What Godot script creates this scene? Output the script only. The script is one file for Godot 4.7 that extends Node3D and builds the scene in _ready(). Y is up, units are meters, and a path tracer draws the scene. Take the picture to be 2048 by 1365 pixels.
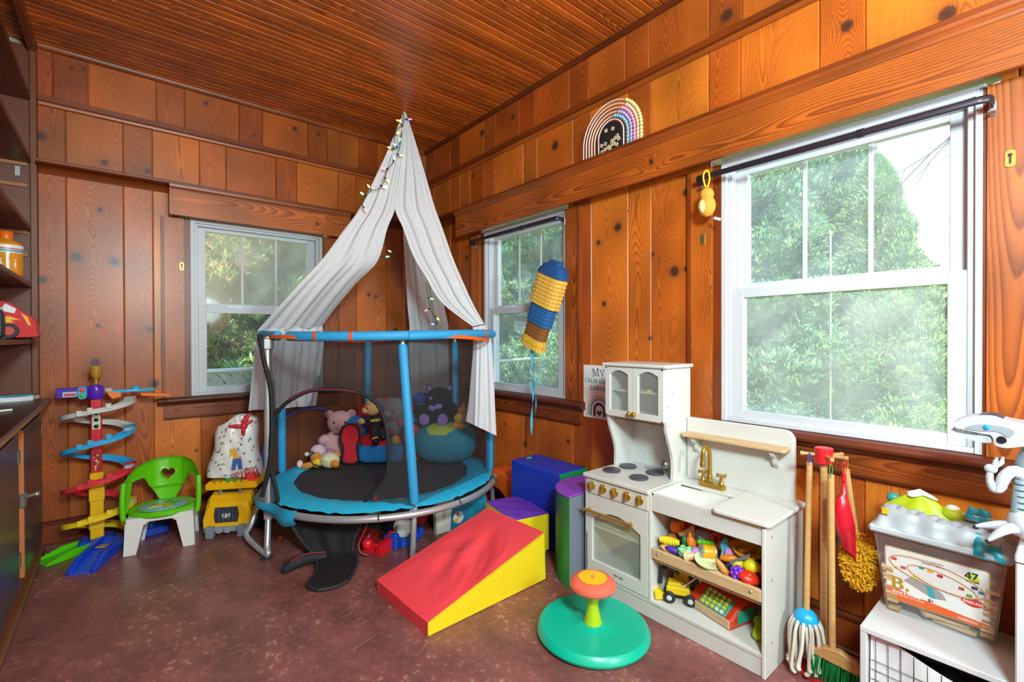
extends Node3D
# A children's play corner in a pine-panelled sun room. x runs along the back wall, z towards the viewer, metres.

var S: SurfaceTool
var mats := {}
var taken := {}
var rng := RandomNumberGenerator.new()

func _ready():
	rng.seed = 11
	var cam := Camera3D.new()
	cam.name = "camera"
	cam.fov = 71.88
	cam.near = 0.02
	cam.far = 400.0
	add_child(cam)
	var yaw := deg_to_rad(39.7286)
	var pit := deg_to_rad(-0.3504)
	var rol := deg_to_rad(-0.1522)
	var fw := Vector3(sin(yaw) * cos(pit), sin(pit), -cos(yaw) * cos(pit))
	var rt := Vector3(cos(yaw), 0, sin(yaw))
	var up := rt.cross(fw)
	var r2 := rt * cos(rol) + up * sin(rol)
	var u2 := up * cos(rol) - rt * sin(rol)
	cam.transform = Transform3D(Basis(r2, u2, -fw), Vector3(-1.9299, 1.08, 3.431))
	cam.current = true
	var we := WorldEnvironment.new()
	we.name = "world"
	var e := Environment.new()
	e.background_mode = Environment.BG_SKY
	var sm := ProceduralSkyMaterial.new()
	sm.sky_top_color = Color(0.55, 0.70, 0.92)
	sm.sky_horizon_color = Color(0.90, 0.94, 0.98)
	sm.ground_bottom_color = Color(0.35, 0.37, 0.30)
	sm.ground_horizon_color = Color(0.75, 0.78, 0.76)
	sm.sky_energy_multiplier = 1.2
	var sky := Sky.new()
	sky.sky_material = sm
	e.sky = sky
	e.tonemap_mode = Environment.TONE_MAPPER_LINEAR
	e.tonemap_exposure = 2.15
	e.sdfgi_enabled = true
	e.ssao_enabled = true
	e.ssil_enabled = true
	we.environment = e
	add_child(we)
	var sun := DirectionalLight3D.new()
	sun.name = "sun"
	sun.light_energy = 2.3
	sun.light_color = Color(1.0, 0.95, 0.86)
	sun.shadow_enabled = true
	sun.light_angular_distance = 0.6
	add_child(sun)
	sun.look_at_from_position(Vector3.ZERO, Vector3(0.62, -0.95, -0.42))
	room_lights()
	structure()
	windows()
	outside()
	left_side()
	trampoline()
	plush()
	under_tramp()
	canopy()
	blocks()
	kitchen()
	food()
	wall_things()
	right_side()

# ------------------------------------------------------------------ helpers
func M(hex: String, rough := 0.5, metal := 0.0, kind := "") -> StandardMaterial3D:
	var key := "%s|%s|%s|%s" % [hex, rough, metal, kind]
	if mats.has(key):
		return mats[key]
	var m := StandardMaterial3D.new()
	m.albedo_color = Color(hex)
	m.roughness = rough
	m.metallic = metal
	m.resource_name = "m_" + hex
	if kind == "plush":
		m.rim_enabled = true
		m.rim = 0.5
		m.rim_tint = 0.6
		bump(m, "plush", 0.35, 30.0)
	elif kind == "cloth":
		m.rim_enabled = true
		m.rim = 0.25
		m.rim_tint = 0.5
		bump(m, "plush", 0.08, 60.0)
	elif kind == "vinyl":
		bump(m, "vinyl", 0.05, 12.0)
	elif kind == "grain":
		tri_tex(m, "grain", Vector3(3, 3, 3))
	elif kind == "glow":
		m.emission_enabled = true
		m.emission = Color(hex)
		m.emission_energy_multiplier = 2.0
	mats[key] = m
	return m

func noise_img(key: String) -> Texture2D:
	if mats.has("tex_" + key):
		return mats["tex_" + key]
	var n := FastNoiseLite.new()
	n.seed = 5
	n.noise_type = FastNoiseLite.TYPE_SIMPLEX_SMOOTH
	n.frequency = 0.06 if key == "plush" else 0.02
	n.fractal_octaves = 4 if key == "plush" else 3
	var t: Texture2D
	if key == "grain":
		var im := Image.create(256, 256, false, Image.FORMAT_RGB8)
		n.frequency = 0.03
		for y in 256:
			for x in 256:
				var g := 0.5 + 0.5 * n.get_noise_2d(x * 0.25, y * 4.0)
				var q := 0.86 + 0.14 * g
				im.set_pixel(x, y, Color(q, q * (0.97 + 0.03 * g), q * (0.93 + 0.07 * g)))
		t = ImageTexture.create_from_image(im)
	else:
		t = ImageTexture.create_from_image(n.get_seamless_image(256, 256))
	mats["tex_" + key] = t
	return t

func bump(m: StandardMaterial3D, key: String, cm: float, sc: float):
	m.heightmap_enabled = true
	m.heightmap_texture = noise_img(key)
	m.heightmap_scale = cm
	m.uv1_triplanar = true
	m.uv1_scale = Vector3.ONE * sc * 0.25

func tri_tex(m: StandardMaterial3D, key: String, sc: Vector3):
	m.albedo_texture = noise_img(key)
	m.uv1_triplanar = true
	m.uv1_scale = sc

func clearmat(hex: String, alpha: float, rough := 0.03) -> StandardMaterial3D:
	var key := "clear%s|%s|%s" % [hex, alpha, rough]
	if mats.has(key):
		return mats[key]
	var m := StandardMaterial3D.new()
	m.albedo_color = Color(Color(hex), alpha)
	m.transparency = BaseMaterial3D.TRANSPARENCY_ALPHA
	m.roughness = rough
	m.cull_mode = BaseMaterial3D.CULL_DISABLED
	mats[key] = m
	return m

func B():
	S = SurfaceTool.new()
	S.begin(Mesh.PRIMITIVE_TRIANGLES)
	S.set_smooth_group(-1)

func numbered(nm: String) -> String:
	var k: int = taken.get(nm, 0)
	taken[nm] = k + 1
	return nm if k == 0 else "%s_%03d" % [nm, k]

func E(nm: String, mat: Material, par: Node = null) -> MeshInstance3D:
	S.generate_normals()
	var mi := MeshInstance3D.new()
	mi.mesh = S.commit()
	mi.material_override = mat
	mi.name = nm if par else numbered(nm)
	(par if par else self).add_child(mi, true)
	return mi

func I(mesh: Mesh, nm: String, mat: Material, par: Node, xf := Transform3D()) -> MeshInstance3D:
	var mi := MeshInstance3D.new()
	mi.mesh = mesh
	mi.material_override = mat
	mi.name = nm if par else numbered(nm)
	mi.transform = xf
	(par if par else self).add_child(mi, true)
	return mi

func K() -> ArrayMesh:
	S.generate_normals()
	return S.commit()

func tag(o: Node, label: String, cat := "", group := "", kind := ""):
	if label:
		o.set_meta("label", label)
	if cat:
		o.set_meta("category", cat)
	if group:
		o.set_meta("group", group)
	if kind:
		o.set_meta("kind", kind)
	return o

func T(nm: String, label: String, cat: String, at := Vector3.ZERO, turn := 0.0, group := "") -> Node3D:
	var o := Node3D.new()
	o.name = numbered(nm)
	add_child(o)
	o.position = at
	o.rotation.y = deg_to_rad(turn)
	tag(o, label, cat, group)
	return o

func ST(nm: String, par: Node = null) -> Node3D:
	var o := Node3D.new()
	o.name = nm if par else numbered(nm)
	(par if par else self).add_child(o, true)
	if par == null:
		o.set_meta("kind", "structure")
	return o

func V(x: float, y: float, z: float) -> Vector3:
	return Vector3(x, y, z)

func X(at := Vector3.ZERO, rot := Vector3.ZERO, sc := Vector3.ONE) -> Transform3D:
	var b := Basis.from_euler(rot * (PI / 180.0))
	return Transform3D(b * Basis.from_scale(sc), at)

# along: transform whose +y axis runs from a to b, origin at a
func along(a: Vector3, b: Vector3) -> Transform3D:
	var y := (b - a).normalized()
	var h := Vector3.RIGHT if absf(y.x) < 0.9 else Vector3.FORWARD
	var z := h.cross(y).normalized()
	return Transform3D(Basis(y.cross(z), y, z), a)

func tri3(a: Vector3, b: Vector3, c: Vector3):
	S.add_vertex(a)
	S.add_vertex(c)
	S.add_vertex(b)

func qd(a: Vector3, b: Vector3, c: Vector3, d: Vector3):
	tri3(a, b, c)
	tri3(a, c, d)

func cpoly(p: Array, c: Vector3):
	var m := Vector3.ZERO
	for v in p:
		m += v
	m /= p.size()
	var a: Vector3 = p[0]
	var n: Vector3 = (p[1] - a).cross(p[2] - a)
	var flip: bool = n.dot(m - c) < 0
	for i in range(1, p.size() - 1):
		if flip:
			tri3(a, p[i + 1], p[i])
		else:
			tri3(a, p[i], p[i + 1])

func box(c: Vector3, s: Vector3, b := 0.002, xf := Transform3D()):
	var h := s * 0.5
	b = minf(b, minf(h.x, minf(h.y, h.z)) * 0.95)
	S.set_smooth_group(-1)
	var P := func(sx: int, sy: int, sz: int, ax: int) -> Vector3:
		var q := Vector3(h.x - (0.0 if ax == 0 else b), h.y - (0.0 if ax == 1 else b), h.z - (0.0 if ax == 2 else b))
		return xf * (c + Vector3(sx * q.x, sy * q.y, sz * q.z))
	var o := xf * c
	for s1 in [-1, 1]:
		cpoly([P.call(s1, -1, -1, 0), P.call(s1, 1, -1, 0), P.call(s1, 1, 1, 0), P.call(s1, -1, 1, 0)], o)
		cpoly([P.call(-1, s1, -1, 1), P.call(1, s1, -1, 1), P.call(1, s1, 1, 1), P.call(-1, s1, 1, 1)], o)
		cpoly([P.call(-1, -1, s1, 2), P.call(1, -1, s1, 2), P.call(1, 1, s1, 2), P.call(-1, 1, s1, 2)], o)
	if b <= 0.0:
		return
	for s1 in [-1, 1]:
		for s2 in [-1, 1]:
			cpoly([P.call(s1, s2, -1, 0), P.call(s1, s2, 1, 0), P.call(s1, s2, 1, 1), P.call(s1, s2, -1, 1)], o)
			cpoly([P.call(s1, -1, s2, 0), P.call(s1, 1, s2, 0), P.call(s1, 1, s2, 2), P.call(s1, -1, s2, 2)], o)
			cpoly([P.call(-1, s1, s2, 1), P.call(1, s1, s2, 1), P.call(1, s1, s2, 2), P.call(-1, s1, s2, 2)], o)
			for s3 in [-1, 1]:
				cpoly([P.call(s1, s2, s3, 0), P.call(s1, s2, s3, 1), P.call(s1, s2, s3, 2)], o)

# box from corner to corner
func bc(a: Vector3, b: Vector3, bev := 0.002, xf := Transform3D()):
	box((a + b) * 0.5, (b - a).abs(), bev, xf)

# profile of (radius, height) listed from the bottom up and outwards
func lathe(p: Array, n := 24, xf := Transform3D(), sc := Vector2.ONE):
	var g := 0
	for i in p.size() - 1:
		var a: Vector2 = p[i]
		var b: Vector2 = p[i + 1]
		if a.is_equal_approx(b):
			continue
		if i > 0:
			var d0: Vector2 = a - p[i - 1]
			if d0.length() > 0 and absf(d0.angle_to(b - a)) > 0.65:
				g += 1
		S.set_smooth_group(g)
		for k in n:
			var t0 := TAU * k / n
			var t1 := TAU * (k + 1) / n
			if k == n - 1:
				t1 = 0.0
			var c0 := Vector3(cos(t0) * sc.x, 0, sin(t0) * sc.y)
			var c1 := Vector3(cos(t1) * sc.x, 0, sin(t1) * sc.y)
			var q0 := xf * (c0 * a.x + V(0, a.y, 0))
			var q1 := xf * (c1 * a.x + V(0, a.y, 0))
			var q2 := xf * (c1 * b.x + V(0, b.y, 0))
			var q3 := xf * (c0 * b.x + V(0, b.y, 0))
			if a.x < 1e-6:
				tri3(q0, q3, q2)
			elif b.x < 1e-6:
				tri3(q0, q3, q1)
			else:
				tri3(q0, q3, q2)
				tri3(q0, q2, q1)
	S.set_smooth_group(-1)

func cyl(c: Vector3, r: float, h: float, n := 24, xf := Transform3D(), bev := 0.0015):
	bev = minf(bev, minf(r * 0.4, h * 0.4))
	lathe([Vector2(0, 0), Vector2(r - bev, 0), Vector2(r, bev), Vector2(r, h - bev), Vector2(r - bev, h), Vector2(0, h)], n, xf * Transform3D(Basis(), c))

func ell(c: Vector3, r: Vector3, xf := Transform3D(), n := 16, m := 10, e := 1.0):
	var p := []
	for i in m + 1:
		var a := PI * i / m - PI / 2
		p.append(Vector2(pow(absf(cos(a)), e) if i > 0 and i < m else 0.0, signf(sin(a)) * pow(absf(sin(a)), e)))
	var g := Transform3D(Basis.from_scale(r), c)
	S.set_smooth_group(1)
	for i in m:
		for k in n:
			var t0 := TAU * k / n
			var t1 := TAU * ((k + 1) % n) / n
			var q := []
			for w in [[t0, i], [t0, i + 1], [t1, i + 1], [t1, i]]:
				var pr: Vector2 = p[w[1]]
				var cs := cos(w[0])
				var sn := sin(w[0])
				if e != 1.0:
					cs = signf(cs) * pow(absf(cs), e)
					sn = signf(sn) * pow(absf(sn), e)
				q.append(xf * (g * V(cs * pr.x, pr.y, sn * pr.x)))
			if i == 0:
				tri3(q[0], q[1], q[2])
			elif i == m - 1:
				tri3(q[0], q[1], q[3])
			else:
				qd(q[0], q[1], q[2], q[3])
	S.set_smooth_group(-1)

func tube(pts: Array, r, n := 8, closed := false, xf := Transform3D()):
	var m := pts.size()
	var rings := []
	var up := Vector3.ZERO
	for i in m:
		var a: Vector3 = pts[(i - 1 + m) % m] if closed or i > 0 else pts[i]
		var b: Vector3 = pts[(i + 1) % m] if closed or i < m - 1 else pts[i]
		var t := (b - a).normalized()
		if up == Vector3.ZERO:
			up = (Vector3.UP if absf(t.y) < 0.9 else Vector3.RIGHT)
		var s := t.cross(up).normalized()
		up = s.cross(t).normalized()
		var rad: float = r[i] if r is Array else r
		var ring := []
		for k in n:
			var ang := TAU * k / n
			ring.append(xf * (pts[i] + (s * cos(ang) + up * sin(ang)) * rad))
		rings.append(ring)
	loft(rings, closed)

# rings listed so that each ring turns anticlockwise seen against the direction of travel
func loft(rings: Array, closed := false, caps := true, smooth := true):
	var m := rings.size()
	var n: int = rings[0].size()
	S.set_smooth_group(1 if smooth else -1)
	for i in (m if closed else m - 1):
		var a: Array = rings[i]
		var b: Array = rings[(i + 1) % m]
		for k in n:
			var l := (k + 1) % n
			qd(a[k], b[k], b[l], a[l])
	if caps and not closed:
		S.set_smooth_group(-1)
		for k in range(1, n - 1):
			tri3(rings[0][0], rings[0][k], rings[0][k + 1])
			tri3(rings[m - 1][0], rings[m - 1][k + 1], rings[m - 1][k])
	S.set_smooth_group(-1)

# a surface over (u, v); uv runs 0..1
func sheet(nu: int, nv: int, f: Callable, flip := false, smooth := true):
	var P := []
	for j in nv + 1:
		var row := []
		for i in nu + 1:
			row.append(f.call(float(i) / nu, float(j) / nv))
		P.append(row)
	S.set_smooth_group(1 if smooth else -1)
	for j in nv:
		for i in nu:
			var ix := [[i, j], [i + 1, j], [i + 1, j + 1], [i, j], [i + 1, j + 1], [i, j + 1]]
			if not flip:
				ix = [[i, j], [i + 1, j + 1], [i + 1, j], [i, j], [i, j + 1], [i + 1, j + 1]]
			for w in ix:
				S.set_uv(Vector2(float(w[0]) / nu, 1.0 - float(w[1]) / nv))
				S.add_vertex(P[w[1]][w[0]])
	S.set_smooth_group(-1)

# polygon in xy pushed out along z from z0 to z1 (anticlockwise or not)
func ext(poly: Array, z0: float, z1: float, xf := Transform3D(), bev := 0.0, smooth := false):
	var p := PackedVector2Array(poly)
	if Geometry2D.is_polygon_clockwise(p):
		p.reverse()
	var idx := Geometry2D.triangulate_polygon(p)
	var n := p.size()
	var q := p
	if bev > 0.0:
		var off := Geometry2D.offset_polygon(p, -bev, Geometry2D.JOIN_MITER)
		if off.size() == 1 and off[0].size() == n:
			# keep vertices matched: nearest start
			var o: PackedVector2Array = off[0]
			if Geometry2D.is_polygon_clockwise(o):
				o.reverse()
			var best := 0
			for k in n:
				if o[k].distance_to(p[0]) < o[best].distance_to(p[0]):
					best = k
			q = PackedVector2Array()
			for k in n:
				q.append(o[(best + k) % n])
		else:
			bev = 0.0
	S.set_smooth_group(-1)
	for i in range(0, idx.size(), 3):
		var a := q[idx[i]]
		var b := q[idx[i + 1]]
		var c := q[idx[i + 2]]
		if (b - a).cross(c - a) < 0:
			var t := b
			b = c
			c = t
		tri3(xf * V(a.x, a.y, z1), xf * V(b.x, b.y, z1), xf * V(c.x, c.y, z1))
		tri3(xf * V(a.x, a.y, z0), xf * V(c.x, c.y, z0), xf * V(b.x, b.y, z0))
	if smooth:
		S.set_smooth_group(1)
	for k in n:
		var a := p[k]
		var b := p[(k + 1) % n]
		qd(xf * V(a.x, a.y, z0 + bev), xf * V(b.x, b.y, z0 + bev), xf * V(b.x, b.y, z1 - bev), xf * V(a.x, a.y, z1 - bev))
		if bev > 0.0:
			var a2 := q[k]
			var b2 := q[(k + 1) % n]
			qd(xf * V(a.x, a.y, z1 - bev), xf * V(b.x, b.y, z1 - bev), xf * V(b2.x, b2.y, z1), xf * V(a2.x, a2.y, z1))
			qd(xf * V(a2.x, a2.y, z0), xf * V(b2.x, b2.y, z0), xf * V(b.x, b.y, z0 + bev), xf * V(a.x, a.y, z0 + bev))
	S.set_smooth_group(-1)

func arc(c: Vector2, r: float, a0: float, a1: float, n: int) -> Array:
	var o := []
	for i in n + 1:
		var a := deg_to_rad(lerpf(a0, a1, float(i) / n))
		o.append(c + Vector2(cos(a), sin(a)) * r)
	return o

func rrect(x0: float, y0: float, x1: float, y1: float, r: float, n := 4) -> Array:
	return arc(Vector2(x1 - r, y0 + r), r, -90, 0, n) + arc(Vector2(x1 - r, y1 - r), r, 0, 90, n) + arc(Vector2(x0 + r, y1 - r), r, 90, 180, n) + arc(Vector2(x0 + r, y0 + r), r, 180, 270, n)

func spline(pts: Array, per := 6, closed := false) -> Array:
	var o := []
	var n := pts.size()
	for i in (n if closed else n - 1):
		var p0 = pts[(i - 1 + n) % n] if closed else pts[maxi(i - 1, 0)]
		var p1 = pts[i]
		var p2 = pts[(i + 1) % n]
		var p3 = pts[(i + 2) % n] if closed else pts[mini(i + 2, n - 1)]
		for k in per:
			var t := float(k) / per
			o.append(p1.cubic_interpolate(p2, p0, p3, t))
	if not closed:
		o.append(pts[n - 1])
	return o

func text(s: String, h: float, nm: String, mat: Material, par: Node, xf: Transform3D, font := "Droid Sans", bold := false, depth := 0.0008):
	var f := SystemFont.new()
	f.font_names = PackedStringArray([font])
	if bold:
		f.font_weight = 700
	var t := TextMesh.new()
	t.text = s
	t.font = f
	t.font_size = 48
	t.pixel_size = h / 35.0
	t.depth = depth
	t.curve_step = 4.0
	return I(t, nm, mat, par, xf)

# ------------------------------------------------------------------ wood
# bs: boards as [x0, x1, y0, y1, tone, redness, heart]; kn: knots as [x, y, r]; a picture of W x H metres
func wood(w: int, h: int, W: float, H: float, bs: Array, kn: Array, sd: int, contrast := 0.3, freq := 230.0) -> ImageTexture:
	var buf := PackedByteArray()
	buf.resize(w * h * 3)
	var nz := FastNoiseLite.new()
	nz.seed = sd
	nz.noise_type = FastNoiseLite.TYPE_SIMPLEX
	nz.frequency = 1.0
	nz.fractal_type = FastNoiseLite.FRACTAL_NONE
	var fib := PackedFloat32Array()
	for i in 4096:
		fib.append(rng.randf())
	for b in bs:
		var x0: int = maxi(0, int(b[0] / W * w))
		var x1: int = mini(w, int(b[1] / W * w) + 1)
		var y0: int = maxi(0, int(b[2] / H * h))
		var y1: int = mini(h, int(b[3] / H * h) + 1)
		var tone: float = b[4]
		var red: float = b[5]
		var heart: float = b[6]
		var cr := lerpf(214.0, 178.0, red) * tone
		var cg := lerpf(128.0, 76.0, red) * tone
		var cb := lerpf(40.0, 22.0, red) * tone
		var mine := []
		for k in kn:
			if k[0] > b[0] - 0.03 and k[0] < b[1] + 0.03 and k[1] > b[2] - 0.05 and k[1] < b[3] + 0.05:
				mine.append(k)
		var sh := rng.randf() * 40.0
		var slope := rng.randf_range(0.012, 0.04) * (1.0 if rng.randf() < 0.5 else -1.0)
		var dep := rng.randf_range(0.02, 0.05)
		for py in range(y0, y1):
			var wy := (py + 0.5) / h * H
			var c: float = dep + slope * (wy - (b[2] + b[3]) * 0.5) * 1.3
			var row := (h - 1 - py) * w
			for px in range(x0, x1):
				var wx := (px + 0.5) / w * W
				var n1 := nz.get_noise_2d(wx * 4.0 + sh, wy * 1.3)
				var d := wx - heart + n1 * 0.008
				var cc: float = c + n1 * 0.012
				var rho := sqrt(d * d + cc * cc) * freq
				var shade := 0.0
				for k in mine:
					var ex: float = (wx - k[0]) / k[2]
					var ey: float = (wy - k[1]) / k[2]
					var q := ex * ex * 0.09 + ey * ey * 0.03
					if q < 4.0:
						rho += exp(-q) * 5.0
						var rr := sqrt(ex * ex + ey * ey) + n1 * 0.25
						if rr < 1.0:
							shade = maxf(shade, 0.95 - 0.2 * rr)
						elif rr < 4.0:
							shade = maxf(shade, 0.38 * exp(-(rr - 1.0) * 1.9))
				var s := rho - floorf(rho)
				var dk := s * s * (1.0 - smoothstep(0.86, 1.0, s))
				var fade := clampf(1.4 - absf(d) * 9.0, 0.35, 1.0)
				var v := 1.0 - contrast * dk * fade
				v *= 0.955 + 0.06 * fib[(px * 7 + (py >> 5) * 13) & 4095] + 0.03 * fib[(px + py * 61) & 4095]
				var n2 := nz.get_noise_2d(wx * 2.2 + sh + 9.0, wy * 2.2)
				v *= 1.0 + 0.10 * n2
				var r := cr * v
				var g := cg * v * (1.0 - 0.14 * dk * fade)
				var bl := cb * v * (1.0 - 0.1 * dk)
				if shade > 0.0:
					r = lerpf(r, 62.0, shade)
					g = lerpf(g, 36.0, shade)
					bl = lerpf(bl, 30.0, shade)
				var o := (row + px) * 3
				buf[o] = clampi(int(r), 0, 255)
				buf[o + 1] = clampi(int(g), 0, 255)
				buf[o + 2] = clampi(int(bl), 0, 255)
	return ImageTexture.create_from_image(Image.create_from_data(w, h, false, Image.FORMAT_RGB8, buf))

func wood_mat(t: Texture2D, rough := 0.38, tint := Color.WHITE) -> StandardMaterial3D:
	var m := StandardMaterial3D.new()
	m.albedo_texture = t
	m.albedo_color = tint
	m.roughness = rough
	m.metallic_specular = 0.5
	return m

var w_fir: ImageTexture
var m_fir: Array = []
var m_trim: StandardMaterial3D
var m_dark: StandardMaterial3D

func make_fir():
	var bs := []
	for k in 4:
		bs.append([k * 0.20, k * 0.20 + 0.20, 0.0, 3.2, 0.95 - 0.05 * k, 0.50 + 0.09 * k, k * 0.20 + [0.12, 0.07, 0.14, 0.34][k]])
	w_fir = wood(400, 1280, 0.80, 3.2, bs, [[0.09, 0.62, 0.010], [0.14, 2.6, 0.010], [0.29, 1.6, 0.009], [0.30, 0.2, 0.010]], 21, 0.42, 130.0)
	m_fir = [wood_mat(w_fir), wood_mat(w_fir, 0.4, Color(0.82, 0.78, 0.76)), wood_mat(w_fir, 0.42, Color(0.62, 0.55, 0.52))]
	m_trim = m_fir[1]
	m_dark = m_fir[2]

# a straight wooden strip from a to b (along its grain) with uv: profile in (out, up) metres, lane 0..3 of the fir picture
func strip(a: Vector3, b: Vector3, out: Vector3, prof: Array, lane := 1, off := 0.0, caps := true):
	var L := (b - a).length()
	var n := prof.size()
	var per := 0.0
	for i in n:
		per += (prof[i] as Vector2).distance_to(prof[(i + 1) % n])
	var dir := (b - a).normalized()
	var ccw := dir.cross(out).dot(Vector3.UP) > 0
	var s := 0.0
	S.set_smooth_group(-1)
	for i in n:
		var p: Vector2 = prof[i]
		var q: Vector2 = prof[(i + 1) % n]
		var s2 := s + p.distance_to(q)
		var v := [a + out * p.x + V(0, p.y, 0), a + out * q.x + V(0, q.y, 0), b + out * q.x + V(0, q.y, 0), b + out * p.x + V(0, p.y, 0)]
		var u0 := (lane + 0.02 + fposmod(s, 0.185) / 0.20) * 0.25
		var u1 := u0 + (s2 - s) / 0.80
		var uv := [Vector2(u0, off), Vector2(u1, off), Vector2(u1, off + L / 3.2), Vector2(u0, off + L / 3.2)]
		var ord := [0, 1, 2, 0, 2, 3]
		if not ccw:
			ord = [0, 2, 1, 0, 3, 2]
		for k in ord:
			S.set_uv(uv[k])
			S.add_vertex(v[k])
		s = s2
	if caps:
		for e in [0, 1]:
			var o: Vector3 = b if e else a
			var pts := PackedVector2Array(prof)
			var idx := Geometry2D.triangulate_polygon(pts)
			for i in range(0, idx.size(), 3):
				var tri := [idx[i], idx[i + 1], idx[i + 2]]
				var va := []
				for k in tri:
					va.append(o + out * prof[k].x + V(0, prof[k].y, 0))
				var nn: Vector3 = (va[1] - va[0]).cross(va[2] - va[0])
				if nn.dot(dir if e else -dir) < 0:
					va = [va[0], va[2], va[1]]
				for k in [0, 2, 1]:
					S.set_uv(Vector2((lane + 0.3) * 0.25, off + 0.01 * k))
					S.add_vertex(va[k])

func rect2(x0: float, y0: float, x1: float, y1: float, b := 0.002) -> Array:
	return [Vector2(x0, y0), Vector2(x1 - b, y0), Vector2(x1, y0 + b), Vector2(x1, y1 - b), Vector2(x1 - b, y1), Vector2(x0, y1)]

# one panelling board. s: along the wall, f maps (s, y, out) to the room; W, H the size of the picture
func plank(par: Node, mat: Material, f: Callable, s0: float, s1: float, y0: float, y1: float, W: float, H: float, o: float, gl := true, gr := true):
	B()
	var t := 0.011
	var g := 0.0045
	var cols := [[s0 + (0.0006 if gl else 0.0), -t], [s0 + (0.0006 if gl else 0.0), -g if gl else 0.0], [s0 + (g if gl else 0.0), 0.0], [s1 - (g if gr else 0.0), 0.0], [s1 - (0.0006 if gr else 0.0), -g if gr else 0.0], [s1 - (0.0006 if gr else 0.0), -t]]
	for i in 5:
		var a: Array = cols[i]
		var b: Array = cols[i + 1]
		var p := [f.call(a[0], y0, a[1]), f.call(b[0], y0, b[1]), f.call(b[0], y1, b[1]), f.call(a[0], y1, a[1])]
		var uv := [Vector2((a[0] + o) / W, 1 - y0 / H), Vector2((b[0] + o) / W, 1 - y0 / H), Vector2((b[0] + o) / W, 1 - y1 / H), Vector2((a[0] + o) / W, 1 - y1 / H)]
		for k in [0, 2, 1, 0, 3, 2]:
			S.set_uv(uv[k])
			S.add_vertex(p[k])
	E("plank", mat, par)

func panelling(par: Node, seams: Array, zones: Array, holes: Array, f: Callable, W: float, o: float, kn: Array, sd: int, px: int, light: float):
	var H := 2.62
	var bs := []
	var jobs := []
	rng.seed = sd
	for zi in zones.size():
		var z: Array = zones[zi]
		var ss: Array = seams[z[2]]
		for i in ss.size() - 1:
			var s0: float = ss[i]
			var s1: float = ss[i + 1]
			var narrow := s1 - s0 < 0.17
			var tone := rng.randf_range(0.92, 1.08) * light
			var red := rng.randf_range(0.25, 0.6)
			if zi == 2:
				tone *= 0.90  # dimmer light on the top strip, put into its board colour
				red += 0.22
			if narrow:
				tone *= 0.93
				red += 0.15
			bs.append([s0 + o, s1 + o, z[0], z[1], tone, red, lerpf(s0, s1, rng.randf_range(0.15, 0.85)) + o])
			var parts := [[s0, s1, z[0], z[1]]]
			for hl in holes:
				var nx := []
				for p in parts:
					if p[1] <= hl[0] or p[0] >= hl[1] or p[3] <= hl[2] or p[2] >= hl[3]:
						nx.append(p)
						continue
					if p[2] < hl[2]:
						nx.append([p[0], p[1], p[2], hl[2]])
					if p[3] > hl[3]:
						nx.append([p[0], p[1], hl[3], p[3]])
					if p[0] < hl[0] - 0.004:
						nx.append([p[0], hl[0], maxf(p[2], hl[2]), minf(p[3], hl[3])])
					if p[1] > hl[1] + 0.004:
						nx.append([hl[1], p[1], maxf(p[2], hl[2]), minf(p[3], hl[3])])
				parts = nx
			for p in parts:
				jobs.append([p[0], p[1], p[2], p[3], is_equal_approx(p[0], s0), is_equal_approx(p[1], s1)])
	var k2 := []
	for k in kn:
		k2.append([k[0] + o, k[1], k[2]])
	var m := wood_mat(wood(px, 768, W, H, bs, k2, sd), 0.36)
	for j in jobs:
		plank(par, m, f, j[0], j[1], j[2], j[3], W, H, o, j[4], j[5])

const HA := [-1.655, -0.775, 0.70, 1.86]
const HB2 := [0.775, 1.605, 0.70, 1.86]
const HB1 := [2.43, 3.29, 0.70, 1.86]

# a thick wall shell behind the boards, cut round its openings
func shell(par: Node, s0: float, s1: float, holes: Array, f: Callable, t0: float, t1: float, m: Material):
	B()
	var xs := [s0]
	for h in holes:
		xs.append(h[0])
		xs.append(h[1])
	xs.append(s1)
	for i in xs.size() - 1:
		var spans := [[0.0, 2.62]]
		if i % 2 == 1:
			var h: Array = holes[i / 2]
			spans = [[0.0, h[2]], [h[3], 2.62]]
		for sp in spans:
			var a: Vector3 = f.call(xs[i], sp[0], t0)
			var b: Vector3 = f.call(xs[i + 1], sp[1], t1)
			bc(a, b, 0.0)
	E("wall_core", m, par)

func room_lights():
	var glow := M("f6f4ec", 0.5, 0.0, "glow")
	for d in [[V(-1.72, 0, 3.88), 1.86, 0.18, 3.2, "unseen tall lamp with a white glass globe behind the viewer, placed to light the room"], [V(-0.95, 0, 4.60), 1.50, 0.18, 1.5, "added fill lamp with a white glass globe, out of view behind the viewer, softening the shadows"]]:
		var t := T("unseen_lamp", d[4], "lamp", d[0])  # out of view: the first lamp lights the room, the second is added fill
		var h: float = d[1]
		var r: float = d[2]
		B()
		lathe([Vector2(0, 0), Vector2(0.14, 0), Vector2(0.14, 0.02), Vector2(0.03, 0.035), Vector2(0.012, 0.06), Vector2(0.012, h - r - 0.02), Vector2(0.04, h - r), Vector2(0, h - r)], 24)
		E("stand", M("3a3430", 0.4, 0.6), t)
		B()
		ell(V(0, h, 0), V(r, r, r), Transform3D(), 32, 20)
		E("globe_lamp_shade", glow, t)
		var l := OmniLight3D.new()
		l.name = "lamp_light"
		l.light_energy = d[3]
		l.light_color = Color(0.84, 0.985, 1.0)
		l.light_size = r * 0.95
		l.omni_range = 14.0
		l.omni_attenuation = 2.0
		l.shadow_enabled = true
		l.position = V(0, h, 0)
		t.add_child(l)

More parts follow.
